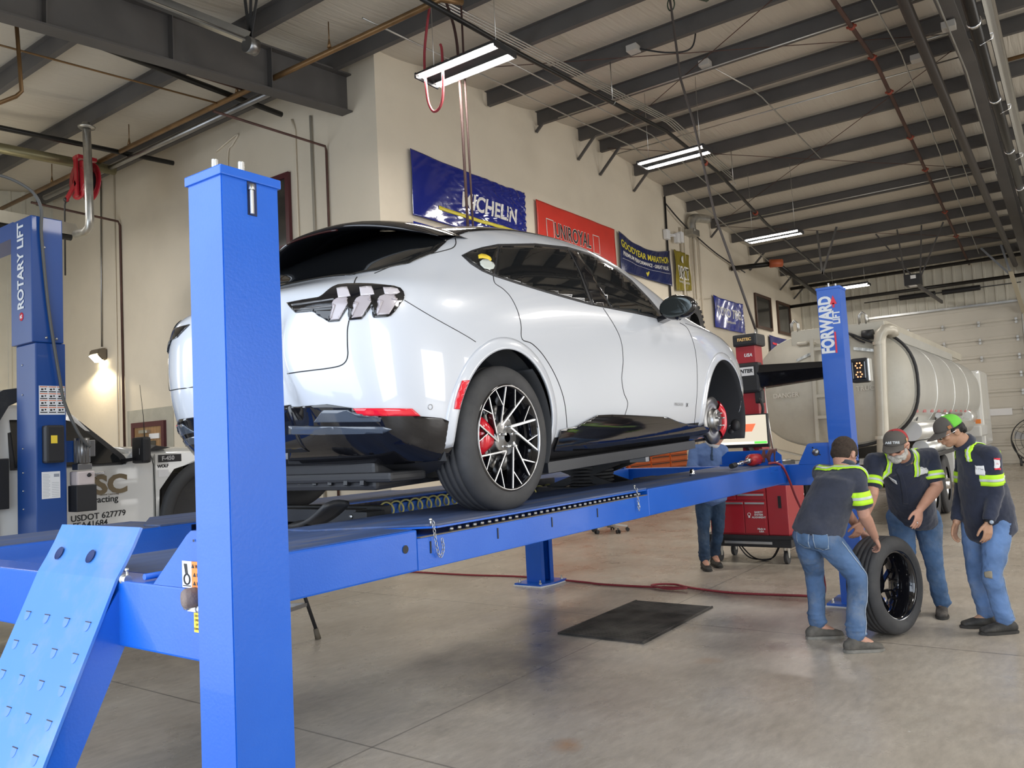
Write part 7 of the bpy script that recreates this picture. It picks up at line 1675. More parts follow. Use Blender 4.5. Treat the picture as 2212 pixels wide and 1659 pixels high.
def loft(mb, secs, n=24, caps=True):
    """elliptical body sections: (centre, half width vector, half depth vector)"""
    n0 = len(mb.bm.faces); rings = []
    def ring(c, w, d): return [mb.bm.verts.new(c+w*math.cos(2*math.pi*k/n)+d*math.sin(2*math.pi*k/n)) for k in range(n)]
    if caps:
        c, w, d = secs[0]; ax = (secs[0][0]-secs[1][0]).normalized(); q = min(w.length, d.length)*0.5
        rings += [ring(c+ax*q, w*0.1, d*0.1), ring(c+ax*q*0.85, w*0.6, d*0.6)]
    for c, w, d in secs: rings.append(ring(c, w, d))
    if caps:
        c, w, d = secs[-1]; ax = (secs[-1][0]-secs[-2][0]).normalized(); q = min(w.length, d.length)*0.5
        rings += [ring(c+ax*q*0.85, w*0.6, d*0.6), ring(c+ax*q, w*0.1, d*0.1)]
    for A, B in zip(rings, rings[1:]):
        for k in range(n): mb.bm.faces.new((A[k], A[(k+1) % n], B[(k+1) % n], B[k]))
    mb.bm.faces.new(rings[0][::-1]); mb.bm.faces.new(rings[-1])
    mb._done(None, n0, True)
CL_T = {}
def blob(name, mb, m, parent, voxel=0.008, smooth=4, wrinkle=0.0, wscale=0.12, label=None, cut=None):
    o = mb.build(name, m, parent, label=label)
    r = o.modifiers.new('r', 'REMESH'); r.mode = 'VOXEL'; r.voxel_size = voxel; r.use_smooth_shade = True
    s = o.modifiers.new('s', 'SMOOTH'); s.iterations = smooth; s.factor = 0.6
    if wrinkle > 0:
        for k, (sc, st) in enumerate(((wscale, wrinkle), (wscale*0.4, wrinkle*0.45))):
            key = round(sc, 3)
            if key not in CL_T:
                t = bpy.data.textures.new('cloth_folds', 'CLOUDS'); t.noise_scale = sc; t.noise_depth = 2; CL_T[key] = t
            d = o.modifiers.new('d', 'DISPLACE'); d.texture = CL_T[key]; d.strength = st; d.mid_level = 0.5; d.texture_coords = 'GLOBAL'
    bake(o)
    for p in o.data.polygons: p.use_smooth = True
    if cut: 
        bm = bmesh.new(); bm.from_mesh(o.data)
        for co, no in cut: bmesh.ops.bisect_plane(bm, geom=bm.verts[:]+bm.edges[:]+bm.faces[:], plane_co=co, plane_no=no, clear_outer=True)
        bm.to_mesh(o.data); bm.free()
    return o
def bvh_of(o):
    return BVHTree.FromPolygons([v.co.copy() for v in o.data.vertices], [tuple(p.vertices) for p in o.data.polygons])
def ribbon(name, bv, pts, width, wdir, m, parent, off=0.004, n=10, label=None):
    """tape lying on the cloth along a path"""
    P = smooth_path(pts, n); mb = MB(); mb.smooth = True; nw = 4; rows = []
    for i, p in enumerate(P):
        d = (P[min(i+1, len(P)-1)]-P[max(i-1, 0)]).normalized(); nn = bv.find_nearest(p)[1]; w = d.cross(nn).normalized()
        if wdir is not None: w = Vector(wdir)
        row = []
        for k in range(nw+1):
            q = p+w*width*(k/nw-0.5); h = bv.find_nearest(q); nrm = h[1]
            if nrm.dot(q-h[0]) < 0 and (q-h[0]).length > 0.002 and False: nrm = -nrm
            row.append(mb.bm.verts.new(h[0]+nrm*off))
        rows.append(row)
    for A, B in zip(rows, rows[1:]):
        for k in range(nw): f = mb.bm.faces.new((A[k], A[k+1], B[k+1], B[k])); f.smooth = True
    o = mb.build(name, m, parent, label=label); so = o.modifiers.new('s', 'SOLIDIFY'); so.thickness = 0.004; so.offset = 0
    return o
def cuff(name, a, b, r1, r2, m, parent, t=0.006, n=24):
    a, b = Vector(a), Vector(b); s, t_, d = frame_from(b-a); mb = MB(); mb.smooth = True
    mb.lathe([(r1, 0), (r1+t, 0), (r2+t, (b-a).length), (r2, (b-a).length)], a, d, n=n)
    return mb.build(name, m, parent)
def hand(mb, w, d, pn, side, curl, sc=1.0, thumb=0.6, spread=0.12):
    """w wrist, d pointing to the fingers, pn palm normal, side towards the thumb"""
    d = Vector(d).normalized(); pn = Vector(pn); pn = (pn-d*pn.dot(d)).normalized(); s = d.cross(pn).normalized()
    if s.dot(Vector(side)) < 0: s = -s
    w = Vector(w)
    loft(mb, [(w-d*0.02, s*0.027*sc, pn*0.019*sc), (w+d*0.01*sc, s*0.029*sc, pn*0.018*sc), (w+d*0.045*sc, s*0.040*sc, pn*0.016*sc), (w+d*0.082*sc, s*0.042*sc, pn*0.014*sc)], 16)
    for k, (ln, rr) in enumerate(((0.074, 0.0095), (0.083, 0.0100), (0.078, 0.0095), (0.062, 0.0085))):
        off = (0.030-0.020*k)*sc; p = w+d*0.082*sc+s*off; a = 0.0; dr = (d+s*spread*(1.5-k)*0.5).normalized()
        for j, fr_ in enumerate((0.45, 0.30, 0.25)):
            a += curl*(0.55, 0.8, 0.6)[j]*(1+0.08*k)
            q = p+(dr*math.cos(a)+pn*math.sin(a))*ln*fr_*sc; mb.capsule(p, q, rr*(1-0.1*j)*sc, rr*(0.92-0.1*j)*sc, 10); p = q
    p = w+d*0.02*sc+s*0.028*sc; td = (d*0.72+s*0.62+pn*0.30*thumb).normalized()
    for j, ln in enumerate((0.040, 0.032, 0.026)):
        q = p+td*ln*sc; mb.capsule(p, q, (0.0135-0.0015*j)*sc, (0.012-0.0015*j)*sc, 10); p = q; td = (td-s*0.35*thumb+d*0.25+pn*0.15*thumb).normalized()
def headshape(mb, h, F, U, sc=1.0):
    F = Vector(F).normalized(); U = Vector(U); U = (U-F*U.dot(F)).normalized(); S = F.cross(U)
    Mx = Matrix(((F.x, S.x, U.x, 0), (F.y, S.y, U.y, 0), (F.z, S.z, U.z, 0), (0, 0, 0, 1)))
    h = Vector(h); P = lambda f, s, u: h+(F*f+S*s+U*u)*sc
    mb.ball(P(-0.005, 0, 0.022), sc, (0.097, 0.076, 0.098), Mx, 24, 16)
    mb.ball(P(0.022, 0, -0.030), sc, (0.068, 0.061, 0.078), Mx, 24, 16)
    mb.ball(P(0.052, 0, -0.082), sc, (0.030, 0.034, 0.024), Mx, 16, 10)
    mb.ball(P(0.068, 0, 0.018), sc, (0.022, 0.050, 0.016), Mx, 16, 10)
    mb.capsule(P(0.085, 0, 0.008), P(0.106, 0, -0.026), 0.009*sc, 0.014*sc, 12)
    for s in (-1, 1):
        mb.ball(P(0.096, s*0.011, -0.030), sc, (0.010, 0.009, 0.008), Mx, 10, 8)
        mb.ball(P(0.062, s*0.044, -0.022), sc, (0.022, 0.020, 0.018), Mx, 12, 8)
        mb.ball(P(-0.008, s*0.078, -0.008), sc, (0.022, 0.008, 0.032), Mx, 12, 10)
        mb.ball(P(-0.014, s*0.082, 0.000), sc, (0.020, 0.008, 0.020), Mx, 12, 8)
    mb.ball(P(0.088, 0, -0.053), sc, (0.012, 0.024, 0.006), Mx, 12, 8); mb.ball(P(0.086, 0, -0.063), sc, (0.012, 0.021, 0.007), Mx, 12, 8)
    return P, Mx, (F, S, U)
def person(name, J, label, F, U, skin, shirt, jean, shoe, sleeves='short', build=1.0, hands=None, toes=None, shirt_hem=0.10, hair=None, shoulder_r=0.062, belly=1.0, torso_d=None):
    J = {k: Vector(v) for k, v in J.items()}
    root = empty(name, (0, 0, 0), label, 'person')
    pv, ch, nk, hd = J['pelvis'], J['chest'], J['neck'], J['head']
    hips = (J['hr']-J['hl']).normalized(); sh = (J['sr']-J['sl']); shw = sh.length; shn = sh.normalized()
    up = (ch-pv).normalized()
    def dep(l, a): return a.cross(l).normalized()
    hw = 0.165*build
    # ----- body: one continuous skin surface
    mb = MB()
    P, Mx, fr_ = headshape(mb, hd, F, U)
    nb = P(-0.035, 0, -0.075)
    mb.capsule(nk-(hd-nk).normalized()*0.05, nb.lerp(P(0, 0, -0.04), 0.3), 0.066*build, 0.057, 20); mb.capsule(ch, nk, 0.10, 0.065, 20)
    for s in 'rl':
        S_, E_, W_ = J['s'+s], J['e'+s], J['w'+s]
        mb.capsule(ch.lerp(nk, .3), S_, 0.07, 0.055*build, 16); mb.capsule(S_, E_, 0.052*build, 0.043*build, 16)
        mid = E_.lerp(W_, 0.28); mb.capsule(E_, mid, 0.042*build, 0.044*build, 16); mb.capsule(mid, W_, 0.044*build, 0.027*build, 16)
        hs = hands[s]; hand(mb, W_, hs[0], hs[1], hs[2], hs[3])
        mb.capsule(J['h'+s], J['k'+s], 0.075, 0.055, 14); mb.capsule(J['k'+s], J['a'+s], 0.052, 0.038, 14)
        mb.capsule(J['a'+s], J['a'+s]+(Vector(toes[s])*0.1)+Vector((0, 0, -0.05)), 0.038, 0.03, 12)
    loft(mb, [(pv, hips*0.13, dep(hips, up)*0.09), (pv.lerp(ch, .5), shn*0.12, dep(shn, up)*0.09), (ch, shn*0.14, dep(shn, up)*0.10)])
    body_ = blob('body', mb, skin, root, 0.0055, 3)
    # ----- trousers
    mb = MB(); fw = dep(hips, Vector((0, 0, 1)))
    loft(mb, [(pv+up*0.10*1.0, hips*hw*0.98, dep(hips, up)*0.125*belly), (pv, hips*hw*1.04, dep(hips, up)*0.135), (pv.lerp((J['hr']+J['hl'])/2, 1.0)-Vector((0, 0, 0.02)), hips*hw*1.0, fw*0.125)])
    for s in 'rl':
        H_, K_, A_ = J['h'+s], J['k'+s], J['a'+s]
        mb.capsule(H_, H_.lerp(K_, .45), 0.100*build, 0.090*build, 20); mb.capsule(H_.lerp(K_, .45), K_, 0.090*build, 0.070, 20)
        mb.capsule(K_, K_.lerp(A_, .4), 0.070, 0.066, 20); mb.capsule(K_.lerp(A_, .4), A_+Vector((0, 0, 0.035)), 0.066, 0.064, 20)
        for j in range(3):   # bunched hems
            c = A_+Vector((0.006*(-1)**j, 0.006*(j-1), 0.025+0.032*j)); mb.ball(c, 0.071-0.003*(j % 2), (1, 1, 0.22))
    tr = blob('trousers', mb, jean, root, 0.009, 5, 0.020, 0.10)
    # ----- shirt
    mb = MB(); cm = pv.lerp(ch, 0.52); td = torso_d or Vector((0, 0, 0))
    hem = pv-up*shirt_hem
    hl_ = hips.lerp(shn, 0.5).normalized()
    loft(mb, [(hem, hips*hw*1.13, dep(hips, up)*0.158*belly), (pv+up*0.04, hips*hw*1.10, dep(hips, up)*0.160*belly), (cm+td*0.5, hl_*hw*1.08, dep(hl_, up)*0.150*belly), (ch-up*0.06, shn*0.185*build, dep(shn, up)*0.135), (ch+up*0.04, shn*0.178*build, dep(shn, up)*0.122), (nk.lerp(ch, 0.35), shn*0.105, dep(shn, up)*0.085)], 32)
    mb.capsule(nk.lerp(ch, 0.45), J['sr'], 0.082, shoulder_r, 20); mb.capsule(nk.lerp(ch, 0.45), J['sl'], 0.082, shoulder_r, 20)
    mb.capsule(ch, J['sr'].lerp(ch, 0.25), 0.12, 0.075, 20); mb.capsule(ch, J['sl'].lerp(ch, 0.25), 0.12, 0.075, 20)
    cutp = []
    for s in 'rl':
        S_, E_, W_ = J['s'+s], J['e'+s], J['w'+s]
        if sleeves == 'short':
            e = S_.lerp(E_, 0.80); mb.capsule(S_, e-(E_-S_).normalized()*0.03, shoulder_r, 0.064, 20); mb.tube([S_.lerp(E_, .4), e], [0.066, 0.070], 24)
        else:
            mb.capsule(S_, E_, shoulder_r, 0.056, 20); mb.capsule(E_, W_.lerp(E_, .2), 0.056, 0.046, 20); mb.tube([E_, W_.lerp(E_, 0.06)], [0.056, 0.045], 20)
    st = blob('shirt', mb, shirt, root, 0.0085, 5, 0.016, 0.11)
    # ----- shoes
    for s in 'rl':
        A_ = J['a'+s]; t = Vector(toes[s]).normalized(); sd = Vector((-t.y, t.x, 0)); g = Vector((A_.x, A_.y, 0))-t*0.02
        mb = MB(); loft(mb, [(g-t*0.055+Vector((0, 0, 0.045)), sd*0.036, Vector((0, 0, 0.038))), (g+Vector((0, 0, 0.055)), sd*0.041, Vector((0, 0, 0.050))), (g+t*0.07+Vector((0, 0, 0.047)), sd*0.044, Vector((0, 0, 0.040))), (g+t*0.14+Vector((0, 0, 0.037)), sd*0.047, Vector((0, 0, 0.030))), (g+t*0.195+Vector((0, 0, 0.030)), sd*0.036, Vector((0, 0, 0.022)))], 20)
        mb.capsule(g+Vector((0, 0, 0.06)), A_+Vector((0, 0, 0.03)), 0.045, 0.044, 16)
        so_ = blob('shoe', mb, shoe[0], root, 0.006, 3, 0.004, 0.05, cut=[(Vector((0, 0, 0.016)), Vector((0, 0, -1)))])
        mb = MB(); ol = [(-0.078, 0.0), (-0.068, 0.030), (-0.03, 0.042), (0.05, 0.044), (0.13, 0.052), (0.18, 0.044), (0.215, 0.016), (0.22, 0)]; ol = ol+[(a, -b) for a, b in reversed(ol[1:-1])]
        mb.prism(ol, (0, 0, 0.022), (g.x, g.y, 0.0), t, sd, bevel=0.004); mb.build('shoe_sole', shoe[1], so_)
    return root, J, P, Mx, fr_, body_, tr, st
def face(root, body_, P, Mx, fr_, brow=(0.03, 0.02, 0.015), glasses=None, iris=(0.03, 0.02, 0.01)):
    F, S, U = fr_
    for s in (-1, 1):
        mb = MB(); mb.ball(P(0.073, s*0.031, -0.002), 0.0115, (1, 1.15, 0.62), Mx, 12, 8); e = mb.build('eye', mat('eye_white', (0.6, 0.58, 0.55), 0.3), body_)
        mb = MB(); mb.ball(P(0.0815, s*0.031, -0.004), 0.0055, (0.7, 1, 1), Mx, 10, 8); mb.build('iris', mat('dark_iris', iris, 0.2), body_)
        mb = MB(); mb.capsule(P(0.086, s*0.018, 0.017), P(0.078, s*0.046, 0.018), 0.0038, 0.003, 8); mb.build('eyebrow', mat('brow_%d' % int(brow[0]*1000), brow, 0.9), body_)
    if glasses:
        mb = MB()
        for s in (-1, 1):
            mb.tube([P(0.103, s*0.033+0.025*math.cos(a), -0.002+0.017*math.sin(a)) for a in [2*math.pi*k/20 for k in range(20)]], 0.0018, 5, closed=True)
            mb.tube([P(0.102, s*0.058, 0.002), P(0.06, s*0.078, 0.004), P(-0.01, s*0.088, 0.004)], 0.0022, 5)
        mb.tube([P(0.103, -0.008, 0), P(0.105, 0, 0.002), P(0.103, 0.008, 0)], 0.0018, 5); g = mb.build('glasses', glasses, root)
        for s in (-1, 1):
            mb = MB(); mb.ball(P(0.102, s*0.033, -0.002), 0.024, (0.04, 1, 0.66), Mx, 16, 8); mb.build('glasses_lens', mat('thin_lens', (0.25, 0.26, 0.26), 0.05, trans=0.85), g)
def ball_cap(root, P, Mx, fr_, m_front, m_back, sc=1.0, brim=None):
    F, S, U = fr_
    def half(front):
        mb = MB(); mb.smooth = True
        def f(u, v):
            a = R(-90+180*u) if front else R(90+180*u); e = R(90*v)
            r = 1.0; ff = 0.106*math.cos(a)*math.cos(e)**0.75; ss = 0.087*math.sin(a)*math.cos(e)**0.75; uu = 0.030+0.090*math.sin(e)**0.9
            return P(-0.004+ff, ss, uu)
        mb.grid(f, 22, 12); o = mb.build('cap_front' if front else 'cap_back', m_front if front else m_back, root); so = o.modifiers.new('s', 'SOLIDIFY'); so.thickness = 0.003; return o
    a = half(True); b_ = half(False)
    mb = MB(); mb.smooth = True
    def br(u, v):
        t = R(-58+116*u); r = 0.100+0.075*v*math.cos(t*1.1); return P(-0.004+r*math.cos(t)+0.012*v, (0.088+0.002*v)*math.sin(t)*(1+0.0*v), 0.034-0.020*v-0.016*abs(math.sin(t))**2*(0.3+v))
    mb.grid(br, 20, 6); o = mb.build('cap_brim', brim or m_front, root); so = o.modifiers.new('s', 'SOLIDIFY'); so.thickness = 0.004
    mb = MB(); mb.ball(P(-0.004, 0, 0.122), 0.007, (1, 1, 0.6), Mx); mb.build('cap_button', m_back, root)
    return a, b_
def hair_mass(root, shapes, P, Mx, m, voxel=0.005):
    mb = MB()
    for c, s in shapes: mb.ball(P(*c), 1.0, s, Mx, 20, 14)
    return blob('hair', mb, m, root, voxel, 2, 0.008, 0.02)
def hiviz_sleeves(root, J, st, a=0.42, b=0.66, r=0.071):
    bv = bvh_of(st)
    for s in 'rl':
        S_, E_ = J['s'+s], J['e'+s]; ax = (E_-S_).normalized(); sd, t, d = frame_from(ax)
        for nm, m, f0, f1, off in (('reflective_band', M_hiviz, a, b, 0.005), ('reflective_stripe', M_silver, (a+b)/2-0.035, (a+b)/2+0.035, 0.0085)):
            mb = MB(); mb.smooth = True
            def g(u, v):
                ang = 2*math.pi*u; dr = sd*math.cos(ang)+t*math.sin(ang); o = S_.lerp(E_, f0+(f1-f0)*v)
                h = bv.ray_cast(o+dr*0.13, -dr)
                rad = (h[0]-o).length if h[0] is not None else r
                return o+dr*(min(rad, r+0.016)+off)
            mb.grid(g, 36, 4); o = mb.build(nm, m, st if nm == 'reflective_band' else st); so = o.modifiers.new('s', 'SOLIDIFY'); so.thickness = 0.003
    return bv
def patch(name, bv, c, right, up, w, h, m, parent, off=0.006):
    """badge lying on the cloth"""
    c = Vector(c); rt = Vector(right).normalized(); u = Vector(up).normalized(); mb = MB(); mb.smooth = True
    n = rt.cross(u)
    def f(a, b):
        q = c+rt*w*(a-0.5)+u*h*(b-0.5); hh = bv.find_nearest(q); return hh[0]+hh[1]*off
    mb.grid(f, 8, 5); o = mb.build(name, m, parent); so = o.modifiers.new('s', 'SOLIDIFY'); so.thickness = 0.003
    return o
def patch_text(s, bv, c, right, up, size, m, parent, off=0.009, bold=0.0):
    me = text_mesh(s, size, 0.001, bold); me.materials.append(m); rt = Vector(right).normalized(); u = Vector(up).normalized()
    for v in me.vertices:
        q = Vector(c)+rt*v.co.x+u*v.co.y; h = bv.find_nearest(q); v.co = h[0]+h[1]*off
    o = bpy.data.objects.new('patch_lettering', me); COL.objects.link(o); o.parent = parent; return o

def skin_mat(n, c): return mat(n, c, 0.5, var=0.10, vscale=14, bump=0.08, bscale=90)
SK1 = skin_mat('tanned_skin', (0.50, 0.27, 0.19)); SK2 = skin_mat('ruddy_skin', (0.55, 0.29, 0.20)); SK3 = skin_mat('olive_skin', (0.45, 0.25, 0.155))
NAVY = mat('navy_work_cloth', (0.018, 0.024, 0.048), 0.85, var=0.2, vscale=5, bump=0.3, bscale=220, sheen=0.2)
NAVYF = mat('faded_navy_cloth', (0.035, 0.040, 0.060), 0.88, var=0.35, vscale=4, bump=0.3, bscale=220, dirt=0.35, dirtcol=(0.10, 0.10, 0.11), dscale=6, sheen=0.2)
def denim(n, c, d=0.3): return mat(n, c, 0.88, var=0.30, vscale=5, bump=0.35, bscale=260, dirt=d, dirtcol=(0.27, 0.28, 0.27), dscale=4)
JN1 = denim('faded_denim', (0.085, 0.155, 0.29), 0.55); JN2 = denim('blue_denim', (0.065, 0.13, 0.25), 0.3); JN3 = denim('light_denim', (0.12, 0.215, 0.42), 0.4); JN4 = denim('dark_denim', (0.022, 0.05, 0.10), 0.2)
SH1 = (mat('dusty_grey_shoe', (0.115, 0.105, 0.09), 0.85, var=0.3, vscale=18), mat('pale_grey_sole', (0.21, 0.20, 0.175), 0.85, var=0.3, vscale=15))
SH2 = (mat('worn_brown_boot', (0.060, 0.050, 0.042), 0.7, var=0.4, vscale=14, dirt=0.5, dirtcol=(0.22, 0.2, 0.17), dscale=14), mat('dark_sole', (0.035, 0.032, 0.028), 0.85))
SH3 = (mat('black_work_shoe', (0.035, 0.033, 0.030), 0.7, var=0.3, vscale=15, dirt=0.4, dirtcol=(0.13, 0.115, 0.09), dscale=12), SH2[1])
HAIR1 = mat('brown_hair', (0.045, 0.028, 0.018), 0.75, var=0.4, vscale=50, bump=0.8, bscale=140, stretch=(1, 1, 3)); HAIR2 = mat('black_hair', (0.010, 0.009, 0.009), 0.6, bump=0.8, bscale=140); BEARD = mat('white_beard', (0.55, 0.52, 0.47), 0.85, var=0.15, vscale=60, bump=1.0, bscale=160)

# man bending over the loose wheel, back to the camera
J = JA
root, J, P, Mx, fr_, bd, tr, st = person('person', J, 'man bending over the loose tyre, back to us, in navy shirt and jeans', (0.80, -0.30, -0.62), (0.45, -0.1, 0.88), SK1, NAVYF, JN1, SH1, 'short', 1.0,
    hands={'r': ((0.5, -0.10, -0.62), (0.30, 0.35, -0.6), (0.2, 0.8, 0.3), 0.75), 'l': ((0.3, -0.5, -0.5), (-0.3, 0.0, -0.8), (0.5, 0.5, 0.2), 0.6)}, toes={'r': (0.6, -0.78, 0), 'l': (0.55, -0.83, 0)}, shirt_hem=0.03)
face(root, bd, P, Mx, fr_, (0.04, 0.025, 0.02), M_ink)
hair_mass(root, (((-0.020, 0, 0.040), (0.102, 0.085, 0.094)), ((-0.050, 0, -0.010), (0.065, 0.076, 0.070)), ((0.0, 0.066, 0.03), (0.05, 0.02, 0.04)), ((0.0, -0.066, 0.03), (0.05, 0.02, 0.04))), P, Mx, HAIR1)
bv = hiviz_sleeves(root, J, st, 0.40, 0.72)
back = Vector((-0.75, 0.15, 0.65)); nk = J['neck']; sr, sl = J['sr'], J['sl']
yk = [sl+Vector((-0.05, 0.0, 0.03)), sl.lerp(sr, .2)+Vector((-0.10, 0, 0.06)), sl.lerp(sr, .4)+Vector((-0.10, 0, 0.075)), sl.lerp(sr, .6)+Vector((-0.09, -0.02, 0.075)), sl.lerp(sr, .8)+Vector((-0.06, -0.04, 0.07)), sr+Vector((-0.01, -0.06, 0.04)), sr+Vector((0.03, -0.08, -0.02))]
ribbon('reflective_band', bv, yk, 0.050, None, M_hiviz, st, 0.007); ribbon('reflective_stripe', bv, yk, 0.014, None, M_silver, st, 0.011)
mb = MB(); mb.smooth = True
mb.lathe([(0.062, -0.01), (0.075, 0.0), (0.070, 0.030), (0.062, 0.034)], nk-(J['head']-nk).normalized()*0.01, J['head']-nk, n=24); mb.build('shirt_collar', NAVYF, st)
bt = bvh_of(tr); pv = J['pelvis']
for s, q in (('r', 0.055), ('l', -0.085)):
    hipv = (J['hr']-J['hl']).normalized(); c = pv+hipv*q+Vector((-0.13, 0.0, -0.07))
    patch('jeans_pocket', bt, c, hipv, (0, 0, 1), 0.115, 0.13, mat('pocket_denim', (0.10, 0.175, 0.30), 0.88, var=0.3, vscale=8), tr, 0.004)
    for ln in (((-.5, .5), (.5, .5)), ((-.5, .5), (-.42, -.4)), ((.5, .5), (.42, -.4)), ((-.42, -.4), (0, -.55)), ((.42, -.4), (0, -.55))):
        pts = [c+hipv*0.115*(ln[0][0]+(ln[1][0]-ln[0][0])*k/4)+Vector((0, 0, 0.13))*(ln[0][1]+(ln[1][1]-ln[0][1])*k/4) for k in range(5)]
        ribbon('pocket_stitching', bt, pts, 0.004, None, mat('pale_thread', (0.32, 0.38, 0.46), 0.8), tr, 0.006, n=2)
H_, K_, A_ = J['hr'], J['kr'], J['ar']; so_ = Vector((-0.02, -0.10, 0))
ribbon('side_seam', bt, [H_+so_, H_.lerp(K_, .5)+so_, K_+so_*0.8, K_.lerp(A_, .5)+so_*0.8, A_+so_*0.8+Vector((0, 0, .03))], 0.008, None, mat('pale_thread', (0.32, 0.38, 0.46), 0.8), tr, 0.003)

# bearded man in cap, facing us
root, J, P, Mx, fr_, bd, tr, st = person('person', JB, 'white-bearded man in grey and red cap leaning forward, hand over the loose tyre', (-0.85, 0.15, -0.36), (-0.28, 0.05, 0.95), SK2, NAVY, JN2, SH2, 'short', 1.08,
    hands={'r': ((-0.1, 0.35, -0.8), (0.4, 0.6, 0.1), (-0.8, 0.1, -0.2), 0.45), 'l': ((-0.32, 0.12, -0.78), (0.30, 0.6, -0.2), (-0.5, 0.55, 0.1), 0.35)}, toes={'r': (-0.95, 0.1, 0), 'l': (-0.98, -0.12, 0)}, shirt_hem=0.06, belly=1.12, shoulder_r=0.070)
face(root, bd, P, Mx, fr_, (0.40, 0.36, 0.32), mat('copper_glasses', (0.22, 0.07, 0.04), 0.3, 0.6))
GREY = mat('grey_twill', (0.095, 0.085, 0.075), 0.85, bump=0.2, bscale=200); REDM = mat('red_mesh', (0.42, 0.03, 0.035), 0.75, bump=0.5, bscale=300)
cf_, cb_ = ball_cap(root, P, Mx, fr_, GREY, REDM)
F, S, U = fr_
text('cap_lettering', 'A&E TIRE', 0.026, M_wht, P(0.098, -0.012, 0.066), -S if (-S).dot(Vector((0, -1, 0))) > 0 else S, U, cf_, 0.003, 0.0008, 0.15)
mb = MB(); mb.box((-0.002, -0.010, -0.012), (0.002, 0.010, 0.012), Matrix.Translation(P(0.012, (0.0885 if S.dot(Vector((0, -1, 0))) > 0 else -0.0885), 0.050)) @ Mx @ Matrix.Rotation(R(90), 4, 'Z')); mb.build('cap_tag', mat('cream_tag', (0.65, 0.42, 0.2), 0.6), cb_)
bm_ = MB()
for c, s in (((0.078, 0, -0.083), (0.032, 0.044, 0.032)), ((0.088, 0.024, -0.058), (0.020, 0.028, 0.017)), ((0.088, -0.024, -0.058), (0.020, 0.028, 0.017)), ((0.05, 0.050, -0.070), (0.035, 0.018, 0.030)), ((0.05, -0.050, -0.070), (0.035, 0.018, 0.030)), ((0.02, 0.064, -0.045), (0.022, 0.012, 0.035)), ((0.02, -0.064, -0.045), (0.022, 0.012, 0.035))): bm_.ball(P(*c), 1.0, s, Mx, 18, 12)
blob('beard', bm_, BEARD, root, 0.005, 2, 0.008, 0.015)
hair_mass(root, (((-0.06, 0, -0.01), (0.04, 0.066, 0.045)), ((-0.01, 0.072, -0.005), (0.025, 0.012, 0.030)), ((-0.01, -0.072, -0.005), (0.025, 0.012, 0.030))), P, Mx, BEARD)
bv = hiviz_sleeves(root, J, st, 0.50, 0.76, 0.078)
front = Vector((-0.80, 0, 0.2)); sr, sl, nk, ch = J['sr'], J['sl'], J['neck'], J['chest']; lat = (sl-sr).normalized()
def strap(a, b_):
    pts = [a+Vector((0.05, 0, 0.05)), a+Vector((-0.04, 0, 0.06)), a.lerp(b_, .5)+Vector((-0.10, 0, 0.02)), b_+Vector((-0.12, 0, 0))]
    ribbon('reflective_band', bv, pts, 0.050, None, M_hiviz, st, 0.007); ribbon('reflective_stripe', bv, pts, 0.018, None, M_silver, st, 0.011)
mid = sr.lerp(sl, .5)
strap(mid+lat*0.115+Vector((0, 0, .02)), mid+lat*0.14+Vector((0.02, 0, -0.14))); strap(mid-lat*0.125+Vector((0, 0, .02)), mid-lat*0.07+Vector((-0.02, 0, -0.15)))
dn = (J['pelvis']-ch).normalized()
c = mid+lat*0.13+dn*0.13+Vector((-0.10, 0, 0)); patch('shirt_patch', bv, c, lat, -dn, 0.105, 0.052, M_paper, st); patch_text('A&E TIRE', bv, c+Vector((0, 0, 0.006)), lat, -dn, 0.024, M_ink, st, bold=0.0005)
c = mid-lat*0.085+dn*0.22+Vector((-0.14, 0, 0)); patch('name_patch', bv, c, lat, -dn, 0.085, 0.034, M_paper, st); patch_text('CHRIS', bv, c, lat, -dn, 0.022, M_ink, st, bold=0.0005)
ribbon('button_placket', bv, [mid+Vector((-0.16, 0, -0.06))+dn*0.02, ch+Vector((-0.2, 0, 0))+dn*0.15, ch+Vector((-0.2, 0, 0))+dn*0.36], 0.032, None, NAVY, st, 0.004)
cl = MB(); cl.smooth = True; cl.lathe([(0.066, -0.015), (0.085, -0.005), (0.082, 0.028), (0.068, 0.034)], nk-(J['head']-nk).normalized()*0.015, J['head']-nk, n=24); cl.build('shirt_collar', NAVY, st)
mb = MB(); w_ = J['wl']; d_ = Vector((-0.32, 0.12, -0.78)).normalized(); mb.tube([w_+d_*0.105+Vector((-0.02+0.0115*math.cos(a), 0.0, 0.0115*math.sin(a))) for a in [k*math.pi/6 for k in range(12)]], 0.002, 5, closed=True); mb.build('ring', M_chrome, root)

# young man in green cap watching
root, J, P, Mx, fr_, bd, tr, st = person('person', JC, 'man in bright green mesh cap and long-sleeved navy shirt, looking down', (-0.42, 0.72, -0.42), (-0.22, 0.25, 0.94), SK3, NAVY, JN3, SH3, 'long', 1.02,
    hands={'r': ((-0.1, 0.22, -0.85), (-0.2, -0.6, 0.0), (-0.8, 0.5, 0), 0.55), 'l': ((-0.08, 0.10, -0.95), (0.5, 0.6, 0.0), (-0.75, 0.65, 0.0), 0.40)}, toes={'r': (-0.50, 0.86, 0), 'l': (-0.62, 0.78, 0)}, shirt_hem=0.16, shoulder_r=0.068)
face(root, bd, P, Mx, fr_, (0.012, 0.010, 0.009), mat('silver_glasses', (0.6, 0.6, 0.6), 0.2, 1.0))
cf_, cb_ = ball_cap(root, P, Mx, fr_, GREY, mat('green_mesh', (0.16, 0.62, 0.05), 0.7, bump=0.6, bscale=320))
